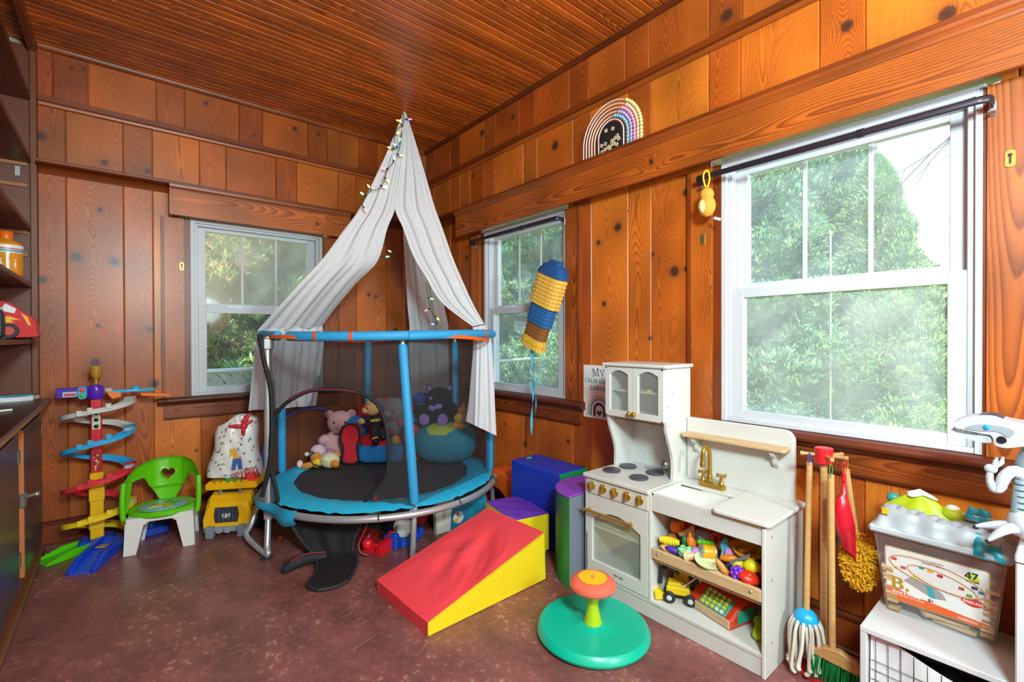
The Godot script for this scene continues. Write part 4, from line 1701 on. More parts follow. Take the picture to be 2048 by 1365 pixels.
func truck():
	var t := T("dump_truck", "big yellow toy dump truck with a dark grille beside the trampoline", "toy truck", V(-1.49, 0, 0.455), -28.0)
	var ye := M("f0b414", 0.28)
	var gy := M("868c96", 0.45)
	# front at z = 0, body runs back to z = -0.38
	B()
	var rings := []
	for s in [[0.0, 0.045, 0.165, 0.112], [-0.012, 0.04, 0.182, 0.122], [-0.05, 0.04, 0.212, 0.128], [-0.10, 0.04, 0.225, 0.122], [-0.16, 0.04, 0.232, 0.110], [-0.20, 0.04, 0.232, 0.100]]:
		var w: float = s[3]
		rings.append([V(-w, s[1], s[0]), V(-w * 1.02, s[1] + 0.05, s[0]), V(-w * 0.86, s[2] - 0.02, s[0]), V(-w * 0.74, s[2], s[0]), V(w * 0.74, s[2], s[0]), V(w * 0.86, s[2] - 0.02, s[0]), V(w * 1.02, s[1] + 0.05, s[0]), V(w, s[1], s[0])])
	loft(rings, false, true, false)
	E("hood", ye, t)
	B()
	ext([Vector2(-0.055, 0.078), Vector2(-0.062, 0.116), Vector2(-0.055, 0.16), Vector2(0.055, 0.16), Vector2(0.062, 0.116), Vector2(0.055, 0.078)], -0.004, 0.008, X(V(0, 0, 0.0), V(0, 0, 0)), 0.002)
	var g := E("grille", M("343a48", 0.4), t)
	for k in [-0.034, -0.012, 0.012, 0.034]:
		B()
		bc(V(k - 0.0008, 0.08, 0.007), V(k + 0.0008, 0.15, 0.0092), 0.0)
		E("groove", M("6a7080", 0.4), g)
	B()
	ext(rrect(-0.021, 0.098, 0.021, 0.133, 0.004), 0.008, 0.0100)
	E("badge", M("454c5c", 0.4), g)
	text("CAT", 0.018, "lettering", M("f4f4f2", 0.4), g, X(V(0, 0.117, 0.0105)), "Droid Sans", true)
	B()
	ext([Vector2(-0.008, 0.104), Vector2(0.008, 0.104), Vector2(0, 0.111)], 0.010, 0.0108)
	E("yellow_triangle", M("f0b414", 0.4), g)
	B()
	box(V(0, 0.038, -0.02), V(0.232, 0.036, 0.06), 0.010)
	E("bumper", gy, t)
	for k in [-0.036, 0.006]:
		B()
		cyl(V(k, 0, 0), 0.016, 0.006, 20, X(V(0, 0.036, 0.008), V(90, 0, 0)))
		E("headlight", M("9299a4", 0.4), t)
	for s in [-1, 1]:
		B()
		box(V(s * 0.078, 0.031, 0.008), V(0.040, 0.062, 0.035), 0.003)
		E("bumper_block", M("7e8590", 0.45), t)
		for z in [-0.11, -0.32]:
			B()
			lathe([Vector2(0, 0), Vector2(0.05, 0), Vector2(0.066, 0.008), Vector2(0.068, 0.02), Vector2(0.068, 0.044), Vector2(0.062, 0.052), Vector2(0.035, 0.05), Vector2(0.03, 0.045), Vector2(0, 0.046)], 28, X(V(s * 0.095, 0.068, z), V(0, 0, -90 * s)))
			E("wheel", M("17181b", 0.5), t)
	B()
	for s in [-1, 1]:
		bc(V(s * 0.05 - 0.006, 0.20, -0.062), V(s * 0.05 + 0.006, 0.262, -0.05), 0.002, X(V(0, 0, -0.0), V(0, 0, 0)))
	E("windscreen_frame", gy, t)
	B()
	box(V(0, 0.232, -0.075), V(0.09, 0.06, 0.006), 0.001, X(Vector3.ZERO, V(0, 0, 0)))
	E("windscreen", M("3a3230", 0.25), t)
	text("CAT", 0.016, "side_lettering", M("f0b414", 0.4), t, X(V(0.119, 0.205, -0.09), V(-18, 62, 14)), "Droid Sans", true)
	B()
	box(V(0.1155, 0.203, -0.088), V(0.055, 0.014, 0.004), 0.001, X(Vector3.ZERO, V(0, 0, 0)))
	E("side_stripe", M("24262c", 0.4), t)
	# bed
	B()
	box(V(0.01, 0.262, -0.20), V(0.262, 0.036, 0.33), 0.005)
	E("dump_bed", ye, t)
	for k in 6:
		B()
		cyl(V(-0.10 + k * 0.035, 0.280, -0.052), 0.013, 0.008, 16)
		E("stud", ye, t)
	# blocks in the bed
	var b1 := T("toy_brick", "green toy brick under the bag in the truck bed", "toy brick", V(-1.455, 0.2795, 0.40), -28.0, "toy bricks in the truck bed")
	B()
	box(V(0, 0.009, 0), V(0.06, 0.018, 0.035), 0.002)
	E("body", M("2a9c3a", 0.35), b1)
	var b2 := T("toy_brick", "red toy brick at the right end of the truck bed", "toy brick", V(-1.366, 0.2795, 0.43), -20.0, "toy bricks in the truck bed")
	B()
	box(V(0, 0.018, 0), V(0.045, 0.036, 0.032), 0.002)
	E("body", M("dc2c2a", 0.35), b2)
	for k in 2:
		B()
		cyl(V(-0.012 + k * 0.024, 0.036, 0), 0.008, 0.007, 14)
		E("stud", M("dc2c2a", 0.35), b2)
	var b3 := T("toy_brick", "red toy brick behind the other red one in the truck bed", "toy brick", V(-1.335, 0.2795, 0.385), 14.0, "toy bricks in the truck bed")
	B()
	box(V(0, 0.02, 0), V(0.04, 0.04, 0.03), 0.002)
	E("body", M("c81e22", 0.35), b3)
	# bag
	var g2 := T("printed_bag", "white plastic bag of colourful doodles tied with a red knot on the truck", "bag", V(-1.43, 0.285, 0.335), -16.0)
	var bm := StandardMaterial3D.new()
	bm.albedo_texture = bag_print(320)
	bm.roughness = 0.3
	var half := func(sg: float) -> void:
		sheet(28, 28, func(u, v):
			var x: float = u * 2.0 - 1.0
			var w := lerpf(0.140, 0.098, v) + 0.006 * sin(v * 9.0)
			var skew: float = 0.015 * v
			var y: float = 0.355 * v * (0.84 + 0.16 * smoothstep(-0.95, 0.1, x) - 0.05 * smoothstep(0.4, 1.0, x)) + 0.02 * (1.0 - x) * (1.0 - v) * 0.5
			var th := 0.075 * sqrt(maxf(0.0, 1.0 - pow(absf(x), 3.0))) * (0.55 + 0.45 * sin(PI * clampf(v * 0.9 + 0.05, 0, 1)))
			th += 0.006 * sin(x * 9.0 + v * 5.0) * sin(v * 11.0 + x * 3.0) * (1.0 - x * x)
			return V(x * w + skew, y * 1.0 + 0.0, sg * th), sg < 0)
	B()
	half.call(1.0)
	half.call(-1.0)
	var bg := E("bag_body", bm, g2)
	B()
	ell(V(0.052, 0.300, 0.066), V(0.020, 0.022, 0.016))
	for a in [[-0.075, 0.005], [0.045, 0.03], [0.0, -0.055], [0.035, 0.075], [0.01, 0.06]]:
		tube([V(0.052, 0.300, 0.066), V(0.052 + a[0] * 0.5, 0.302 + a[1] * 0.6, 0.076), V(0.052 + a[0], 0.300 + a[1], 0.066)], [0.010, 0.012, 0.006], 6)
	E("red_knot", M("d8323c", 0.35), g2)
	text("EXCLUSIVELY", 0.016, "lettering", M("b02840", 0.4), bg, X(V(0.052, 0.046, 0.0705), V(0, 12, 12)), "Droid Sans", true)
	text("PLUSH", 0.034, "lettering", M("b02840", 0.4), bg, X(V(0.058, 0.018, 0.067), V(0, 12, 12)), "Droid Sans", true)
	# figure printed on the bag
	for f in [["e0a81c", [Vector2(-0.018, 0.145), Vector2(-0.023, 0.12), Vector2(-0.019, 0.118), Vector2(-0.012, 0.13), Vector2(-0.012, 0.112), Vector2(0.012, 0.112), Vector2(0.012, 0.13), Vector2(0.019, 0.118), Vector2(0.023, 0.12), Vector2(0.014, 0.148)]], ["2f5cae", [Vector2(-0.012, 0.112), Vector2(-0.016, 0.076), Vector2(-0.004, 0.076), Vector2(0, 0.10), Vector2(0.004, 0.076), Vector2(0.016, 0.076), Vector2(0.012, 0.112)]], ["202430", arc(Vector2(0, 0.158), 0.009, 0, 350, 12)], ["efd6c0", arc(Vector2(0.001, 0.155), 0.006, 0, 350, 10)]]:
		B()
		ext(f[1], 0.0, 0.0012, X(V(0.02, -0.068, 0.080), V(-2, 4, 0), V(1.7, 1.7, 1)))
		E("doodle", M(f[0], 0.4), bg)

# ------------------------------------------------------------------ trampoline
const TP := [[-0.825, 1.352, -0.872, 1.318], [-0.19, 1.12, -0.19, 1.12], [-0.09, 0.58, -0.09, 0.58], [-0.56, 0.13, -0.545, 0.13], [-1.18, 0.33, -1.18, 0.33], [-1.37, 0.86, -1.37, 0.86]]

func netmat(a: float, k := 0.2) -> StandardMaterial3D:
	var m := StandardMaterial3D.new()
	m.albedo_color = Color(k, k, k * 1.05, a)
	m.transparency = BaseMaterial3D.TRANSPARENCY_ALPHA
	m.roughness = 0.8
	m.cull_mode = BaseMaterial3D.CULL_DISABLED
	return m

func trampoline():
	var c := V(-0.70, 0, 0.74)
	var t := T("trampoline", "small indoor trampoline with blue padded posts, black net and turquoise skirt", "trampoline", Vector3.ZERO)
	var steel := M("c4c8ce", 0.32, 0.6)
	var foam := M("2f9bd2", 0.6)
	var blk := M("1c1c1f", 0.75)
	var ring := func(r: float, y: float, n := 64) -> Array:
		var o := []
		for k in n:
			var a := TAU * k / n
			o.append(c + V(cos(a) * r, y, sin(a) * r))
		return o
	B()
	tube(ring.call(0.662, 0.232), 0.0175, 12, true)
	E("frame_tube", steel, t)
	# U-shaped legs
	for l in [[V(-0.836, 0.23, 1.365), V(-0.846, 0.02, 1.368), V(-0.826, 0.013, 1.385), V(-0.812, 0.012, 1.395)], [V(-1.355, 0.23, 0.80), V(-1.385, 0.02, 0.885), V(-1.43, 0.05, 0.66), V(-1.345, 0.23, 0.60)], [V(-0.14, 0.23, 1.07), V(-0.12, 0.02, 1.06), V(-0.07, 0.02, 0.80), V(-0.06, 0.23, 0.80)], [V(-0.45, 0.23, 0.14), V(-0.44, 0.02, 0.13), V(-0.7, 0.02, 0.09), V(-0.72, 0.23, 0.095)]]:
		B()
		tube(spline([l[0], l[0].lerp(l[1], 0.8), l[1], l[2], l[2].lerp(l[3], 0.3), l[3]], 5), 0.0145, 10)
		var lg := E("leg", steel, t)
		B()
		cyl(l[1] + V(0, -0.02, 0), 0.026, 0.012, 14)
		E("foot_cap", M("2a2a2c", 0.6), lg)
	B()
	cyl(V(-1.357, 0.17, 0.815), 0.026, 0.075, 16)
	cyl(V(-0.84, 0.212, 1.37), 0.022, 0.035, 16)
	E("leg_socket", M("c6c9cc", 0.35, 0.3), t)
	# mat and skirt
	B()
	lathe([Vector2(0, 0.262), Vector2(0.545, 0.264)], 64, X(V(c.x, 0, c.z)))
	E("jump_mat", M("303033", 0.75, 0.0, "vinyl"), t)
	B()
	var n := 120
	sheet(n, 8, func(u, v):
		var a: float = u * TAU
		var rip: float = 0.004 * sin(a * 41.0) + 0.003 * sin(a * 67.0 + 1.0)
		var r: float = lerpf(0.50 + 0.003 * sin(a * 17.0), 0.645 + 0.006 * sin(a * 9.0), v)
		var y: float = 0.267 + 0.012 * sin(PI * minf(v * 1.2, 1.0)) + rip * (0.3 + 0.5 * v) - 0.010 * smoothstep(0.85, 1.0, v)
		return V(c.x + cos(a) * r, y, c.z + sin(a) * r))
	E("skirt_pad", M("22b2dc", 0.45, 0.0, "vinyl"), t)
	B()
	sheet(20, 6, func(u, v):
		var a: float = lerpf(2.62, 3.25, u)
		var r: float = 0.69 + 0.02 * sin(PI * v) + 0.012 * sin(u * 12.0)
		return V(c.x + cos(a) * r, 0.27 - 0.085 * v * (0.75 + 0.25 * sin(u * 7.0)), c.z + sin(a) * r))
	E("skirt_flap", M("2496bc", 0.45, 0.0, "vinyl"), t)
	for k in 10:
		var a := TAU * k / 10.0 + 0.16
		B()
		var p := V(cos(a), 0, sin(a))
		tube([c + p * 0.655 + V(0, 0.262, 0), c + p * 0.684 + V(0, 0.235, 0), c + p * 0.66 + V(0, 0.210, 0), c + p * 0.635 + V(0, 0.235, 0)], 0.0035, 4)
		E("strap", blk, t)
	# posts
	for k in 6:
		var p: Array = TP[k]
		var a := V(p[0], 0.24, p[1])
		var b := V(p[2], 1.09, p[3])
		B()
		tube([a, b], 0.0135 if k != 5 else 0.019, 12)
		E("post", steel, t)
		if k != 5:
			B()
			var s := (b - a)
			tube([a + s * 0.035, a + s * 0.05, a + s * 0.945, a + s * 0.955], [0.018, 0.024, 0.024, 0.018], 14)
			E("foam_sleeve", foam, t)
	B()
	box(V(-1.37, 1.055, 0.86), V(0.05, 0.06, 0.045), 0.006, Transform3D())
	E("post_bracket", M("8b8e92", 0.3, 0.7), t)
	# top ring: foam lengths with an orange strap wound round them
	var tops := []
	for k in 48:
		var a := TAU * k / 48.0
		tops.append(V(c.x + cos(a) * 0.655, 1.098 + 0.008 * sin(a * 2.0), c.z + sin(a) * 0.655))
	for s in [[4, 14], [14, 21], [22, 30], [31, 39], [40, 51]]:
		var pts := []
		for k in range(s[0], s[1] + 1):
			pts.append(tops[k % 48])
		B()
		tube(pts, 0.0235, 12)
		E("ring_foam", foam, t)
	B()
	var op := []
	for k in 121:
		var a := TAU * k / 120.0
		var w := sin(a * 5.0) * 0.5
		op.append(V(c.x + cos(a) * (0.655 + 0.030 * cos(a * 4.0 + 1.2)), 1.093 - 0.022 + 0.020 * w, c.z + sin(a) * (0.655 + 0.030 * cos(a * 4.0 + 1.2))))
	sheet(120, 1, func(u, v):
		var k := int(round(u * 120))
		return op[k] + V(0, 0.018 * v, 0))
	E("orange_strap", M("e8641c", 0.55), t)
	for k in [8, 17, 19, 26]:
		B()
		var p: Vector3 = tops[k]
		var d: Vector3 = (tops[(k + 1) % 48] - p).normalized()
		tube([p - d * 0.008, p + d * 0.008], 0.0255, 12)
		E("strap_band", M("e2582a", 0.55), t)
	# net panels
	var nm := netmat(0.34)
	for k in 5:
		var a: Array = TP[k]
		var b: Array = TP[(k + 1) % 6]
		B()
		sheet(16, 10, func(u, v):
			var bul: float = 0.02 * sin(PI * u) + 0.006 * sin(u * 21.0) * v * (1 - v)
			var p := V(lerpf(lerpf(a[0], b[0], u), lerpf(a[2], b[2], u), v), 0.25 + 0.84 * v, lerpf(lerpf(a[1], b[1], u), lerpf(a[3], b[3], u), v))
			var d := (p - c) * V(1, 0, 1)
			return p + d.normalized() * (bul + 0.012))
		E("net_panel", nm, t)
	# front panel with the zipped door opening
	var A := V(-1.37, 0, 0.86)
	var D := (V(-0.82, 0, 1.36) - A).normalized()
	var N := V(-D.z, 0, D.x)
	var L := 0.743
	var arch := spline([Vector2(0.051, 0.27), Vector2(0.051, 0.31), Vector2(0.017, 0.487), Vector2(0.048, 0.703), Vector2(0.188, 0.813), Vector2(0.339, 0.828), Vector2(0.477, 0.808), Vector2(0.557, 0.754), Vector2(0.596, 0.656), Vector2(0.61, 0.502), Vector2(0.59, 0.393), Vector2(0.495, 0.286), Vector2(0.49, 0.26)], 5)
	var poly := [Vector2(0, 0.25), Vector2(0, 1.09), Vector2(L - 0.03, 1.09), Vector2(L, 0.25)]
	var rev := arch.duplicate()
	rev.reverse()
	B()
	ext(poly + rev, -0.0005, 0.0005, Transform3D(Basis(D, Vector3.UP, N), A + N * 0.012))
	E("net_panel", nm, t)
	B()
	var ap := []
	for q in arch:
		ap.append(A + D * q.x + V(0, q.y, 0) + N * 0.012)
	tube(ap, 0.010, 6)
	var zp := E("door_zip", blk, t)
	B()
	var zr := []
	for k in range(18, 30):
		zr.append(ap[k] + N * 0.010 + V(0, 0.003, 0))
	tube(zr, 0.0025, 4)
	E("red_piping", M("b0263a", 0.6), zp)
	# dark edge of the net hanging off the bare post
	B()
	tube(spline([V(-1.40, 1.10, 0.84), V(-1.39, 0.98, 0.87), V(-1.36, 0.80, 0.885), V(-1.365, 0.5, 0.89), V(-1.40, 0.30, 0.86)], 5), 0.012, 6)
	E("net_edge", blk, t)
	B()
	ell(V(-0.965, 0.285, 1.21), V(0.012, 0.022, 0.01))
	tube([V(-0.965, 0.26, 1.21), V(-0.975, 0.235, 1.215), V(-0.955, 0.23, 1.225), V(-0.95, 0.255, 1.215)], 0.005, 6)
	E("red_toggle", M("d82234", 0.35), t)
	# door flap fallen to the floor
	var rows := [[V(-1.30, 0.262, 0.86), V(-0.965, 0.262, 1.165)], [V(-1.272, 0.13, 0.945), V(-1.03, 0.13, 1.15)], [V(-1.235, 0.06, 1.02), V(-1.055, 0.06, 1.14)], [V(-1.21, 0.022, 1.08), V(-1.05, 0.025, 1.15)], [V(-1.25, 0.012, 1.20), V(-1.065, 0.014, 1.22)], [V(-1.315, 0.010, 1.30), V(-1.13, 0.010, 1.33)], [V(-1.29, 0.008, 1.365), V(-1.17, 0.008, 1.372)]]
	var La := []
	var Lb := []
	for r in rows:
		La.append(r[0])
		Lb.append(r[1])
	La = spline(La, 4)
	Lb = spline(Lb, 4)
	B()
	sheet(14, 24, func(u, v):
		var i := int(round(v * 24))
		var p: Vector3 = La[i].lerp(Lb[i], u)
		return p + N * (0.012 * sin(u * 14.0 + v * 3.0) * sin(PI * u)) * (1.0 - v * 0.6) + V(0, 0.010 * absf(sin(u * 6.0)) * v, 0))
	E("door_flap", netmat(0.82, 0.09), t)
	B()
	tube(La, 0.009, 6)
	tube(Lb, 0.009, 6)
	tube(spline([La[24], La[24].lerp(Lb[24], 0.5) + V(0, 0, 0.015), Lb[24]], 4), 0.009, 6)
	E("flap_edge", M("232529", 0.7), t)
	B()
	tube(spline([V(-0.962, 0.25, 1.18), V(-1.01, 0.14, 1.19), V(-1.035, 0.07, 1.17), V(-1.03, 0.03, 1.18), V(-1.0, 0.012, 1.20)], 5), 0.004, 5)
	E("zip_tape", M("8e4a48", 0.5), t)
	B()
	tube(spline([V(-1.17, 0.02, 1.09), V(-1.26, 0.03, 1.08), V(-1.335, 0.02, 1.09), V(-1.36, 0.016, 1.12)], 5), [0.024, 0.024, 0.025, 0.026, 0.027, 0.028, 0.028, 0.028, 0.027, 0.027, 0.026, 0.024, 0.022, 0.02, 0.017, 0.012], 8)
	E("rolled_flap_end", M("1d1e22", 0.75), t)
	B()
	tube(spline([V(-1.17, 0.042, 1.095), V(-1.26, 0.055, 1.085), V(-1.33, 0.044, 1.095)], 5), 0.0025, 4)
	E("red_piping", M("b0263a", 0.6), t)

# ------------------------------------------------------------------ canopy and fairy lights
func drape(rows: Array, par: Node, nm: String, folds: float, amp: float, seedv: float, mat: Material):
	var a := []
	var b := []
	for r in rows:
		a.append(r[0])
		b.append(r[1])
	a = spline(a, 5)
	b = spline(b, 5)
	var m := a.size() - 1
	B()
	sheet(40, m, func(u, v):
		var i := int(round(v * m))
		var p: Vector3 = a[i].lerp(b[i], u)
		var w: Vector3 = b[i] - a[i]
		var up: Vector3 = a[maxi(i - 1, 0)] - a[mini(i + 1, m)]
		var nn := w.cross(up).normalized()
		var d: float = sin(u * folds + seedv + v * 1.5) * 0.6 + sin(u * folds * 2.3 + seedv * 2.0 - v * 2.0) * 0.4
		return p + nn * d * amp * smoothstep(0.0, 0.5, w.length() * 2.5) * (0.35 + 0.65 * sin(PI * clampf(u, 0.04, 0.96))))
	return E(nm, mat, par)

func canopy():
	var cl := StandardMaterial3D.new()
	cl.albedo_color = Color("e3e5ea")
	cl.roughness = 0.85
	cl.backlight_enabled = true
	cl.backlight = Color(0.55, 0.55, 0.57)
	cl.cull_mode = BaseMaterial3D.CULL_DISABLED
	bump(cl, "plush", 0.10, 90.0)
	var t := T("canopy", "white gauze canopy hung from a ceiling hook and draped over the trampoline", "canopy", V(0, 0, 0))
	drape([[V(-0.475,2.587,0.558),V(-0.468,2.586,0.564)],[V(-0.543,2.441,0.594),V(-0.497,2.441,0.632)],[V(-0.629,2.255,0.628),V(-0.544,2.259,0.685)],[V(-0.722,2.066,0.657),V(-0.593,2.064,0.725)],[V(-0.832,1.850,0.684),V(-0.644,1.872,0.775)],[V(-0.930,1.703,0.681),V(-0.698,1.742,0.783)],[V(-1.044,1.533,0.679),V(-0.735,1.548,0.727)],[V(-1.159,1.391,0.662),V(-0.808,1.423,0.590)],[V(-1.267,1.255,0.639),V(-0.882,1.260,0.399)],[V(-1.363,1.127,0.599),V(-0.918,1.157,0.279)]], t, "front_drape", 16.0, 0.014, 0.3, cl)
	drape([[V(-1.363,1.135,0.599),V(-0.913,1.162,0.271)],[V(-1.373,1.048,0.565),V(-0.901,1.040,0.256)],[V(-1.380,0.910,0.535),V(-0.913,0.874,0.221)],[V(-1.385,0.785,0.506),V(-0.923,0.724,0.200)],[V(-1.392,0.683,0.501),V(-0.934,0.634,0.192)]], t, "hanging_end", 22.0, 0.018, 1.1, cl)
	drape([[V(-0.472,2.587,0.560),V(-0.465,2.586,0.567)],[V(-0.502,2.441,0.628),V(-0.468,2.441,0.656)],[V(-0.551,2.255,0.693),V(-0.459,2.251,0.743)],[V(-0.599,2.061,0.733),V(-0.443,2.074,0.810)],[V(-0.644,1.874,0.775),V(-0.429,1.901,0.875)],[V(-0.612,1.749,0.815),V(-0.402,1.760,0.924)],[V(-0.571,1.581,0.864),V(-0.374,1.585,0.988)],[V(-0.521,1.458,0.919),V(-0.345,1.454,1.039)],[V(-0.451,1.297,0.991),V(-0.302,1.292,1.102)],[V(-0.315,1.151,1.119),V(-0.260,1.165,1.164)]], t, "front_drape", 17.0, 0.014, 2.0, cl)
	drape([[V(-0.341,1.144,1.162),V(-0.293,1.159,1.215)],[V(-0.345,1.042,1.172),V(-0.273,1.071,1.246)],[V(-0.361,0.897,1.174),V(-0.269,0.897,1.263)],[V(-0.379,0.723,1.173),V(-0.269,0.695,1.277)],[V(-0.399,0.600,1.171),V(-0.264,0.516,1.284)]], t, "hanging_end", 14.0, 0.01, 0.7, cl)
	drape([[V(-0.466,2.596,0.527),V(-0.453,2.596,0.538)],[V(-0.435,2.222,0.439),V(-0.337,2.222,0.520)],[V(-0.385,1.864,0.365),V(-0.236,1.864,0.490)],[V(-0.298,1.561,0.233),V(-0.109,1.561,0.389)],[V(-0.258,1.293,0.190),V(-0.043,1.292,0.369)],[V(-0.231,1.146,0.161),V(0.001,1.145,0.354)],[V(-0.247,0.917,0.150),V(0.014,0.916,0.367)],[V(-0.264,0.565,0.138),V(0.021,0.564,0.375)]], t, "back_drape", 15.0, 0.016, 1.7, cl)
	# faint rows of woven dots along the outer hem
	B()
	tube([V(-0.471, 2.598, 0.552), V(-0.471, 2.575, 0.556)], 0.003, 6)
	tube(spline([V(-0.471, 2.60, 0.55), V(-0.462, 2.59, 0.55), V(-0.466, 2.575, 0.55), V(-0.476, 2.58, 0.552)], 4), 0.0025, 5)
	E("ceiling_hook", M("c8c8c8", 0.3, 0.9), t)
	var s := T("string_lights", "string of small coloured fairy lights twined down the canopy", "string lights", V(0, 0, 0))
	var gw := M("1d4a3a", 0.5)
	B()
	tube(spline([V(-0.485,2.572,0.576),V(-0.515,2.460,0.630),V(-0.539,2.444,0.624),V(-0.561,2.410,0.618),V(-0.582,2.339,0.640),V(-0.600,2.274,0.665),V(-0.574,2.299,0.673),V(-0.548,2.350,0.668),V(-0.532,2.416,0.642),V(-0.555,2.328,0.676),V(-0.580,2.258,0.695),V(-0.603,2.216,0.702),V(-0.630,2.163,0.706),V(-0.661,2.122,0.707),V(-0.685,2.055,0.726),V(-0.715,2.001,0.740),V(-0.743,1.974,0.731),V(-0.772,1.966,0.719),V(-0.803,1.925,0.720),V(-0.828,1.868,0.725),V(-0.810,1.836,0.741)], 4), 0.0022, 5)
	E("wire", gw, s)
	B()
	tube(spline([V(-0.579,1.639,0.389),V(-0.542,1.635,0.419),V(-0.509,1.663,0.447),V(-0.453,1.699,0.493)], 4), 0.0022, 5)
	E("wire", gw, s)
	B()
	tube(spline([V(-0.233,1.488,0.417),V(-0.221,1.403,0.414),V(-0.206,1.337,0.414),V(-0.194,1.284,0.412),V(-0.163,1.238,0.425),V(-0.145,1.191,0.428),V(-0.122,1.158,0.434)], 4), 0.0022, 5)
	E("wire", gw, s)
	var bulbs := [["7a5cff",V(-0.492,2.512,0.622),V(-0.456,2.509,0.653)],["ffd24a",V(-0.520,2.484,0.626),V(-0.537,2.492,0.611)],["ff8a7a",V(-0.525,2.456,0.635),V(-0.528,2.470,0.632)],["ffd24a",V(-0.580,2.374,0.642),V(-0.566,2.386,0.653)],["58f0a0",V(-0.557,2.365,0.687),V(-0.562,2.345,0.683)],["ffd24a",V(-0.604,2.270,0.674),V(-0.618,2.277,0.663)],["7090ff",V(-0.588,2.275,0.701),V(-0.595,2.284,0.695)],["ff9a5a",V(-0.600,2.227,0.717),V(-0.581,2.221,0.733)],["b8ffe8",V(-0.627,2.171,0.721),V(-0.624,2.187,0.724)],["ff6a60",V(-0.665,2.115,0.729),V(-0.680,2.118,0.717)],["ffd24a",V(-0.691,2.058,0.734),V(-0.680,2.044,0.743)],["d8e4ff",V(-0.723,2.000,0.747),V(-0.714,1.996,0.755)],["ffa860",V(-0.774,1.967,0.731),V(-0.784,1.985,0.723)],["6cff9a",V(-0.807,1.924,0.729),V(-0.827,1.942,0.713)],["ff6a70",V(-0.829,1.858,0.738),V(-0.816,1.834,0.749)],["6cff9a",V(-0.558,1.633,0.419),V(-0.545,1.634,0.430)],["ff7a6a",V(-0.505,1.660,0.462),V(-0.517,1.667,0.453)],["6cffb0",V(-0.222,1.370,0.427),V(-0.206,1.367,0.440)],["ff6a60",V(-0.208,1.296,0.427),V(-0.226,1.283,0.411)],["ffd24a",V(-0.172,1.241,0.443),V(-0.162,1.228,0.452)],["5a8cff",V(-0.159,1.188,0.442),V(-0.184,1.183,0.421)]]
	var k := 0
	for b in bulbs:
		var a: Vector3 = b[1]
		var e: Vector3 = b[2]
		var d := (e - a).normalized()
		B()
		tube([a - d * 0.004, a + d * 0.016], 0.0045, 6)
		E("socket", gw, s)
		B()
		tube([a + d * 0.015, a + d * 0.022, a + d * 0.034, a + d * 0.042], [0.0035, 0.0055, 0.0045, 0.001], 8)
		E("bulb", M(b[0], 0.2, 0.0, "glow"), s)
		k += 1

# ------------------------------------------------------------------ stuffed toys on the trampoline
func eb(par: Node, nm: String, c: Vector3, r: Vector3, mat: Material, rot := Vector3.ZERO, e := 1.0) -> MeshInstance3D:
	B()
	ell(Vector3.ZERO, r, X(c, rot), 18, 12, e)
	return E(nm, mat, par)

func eyes(par: Node, c: Vector3, gap: float, r: float, hex := "15120f"):
	for s in [-1, 1]:
		eb(par, "eye", c + V(s * gap, 0, 0), V(r, r, r * 0.6), M(hex, 0.15))

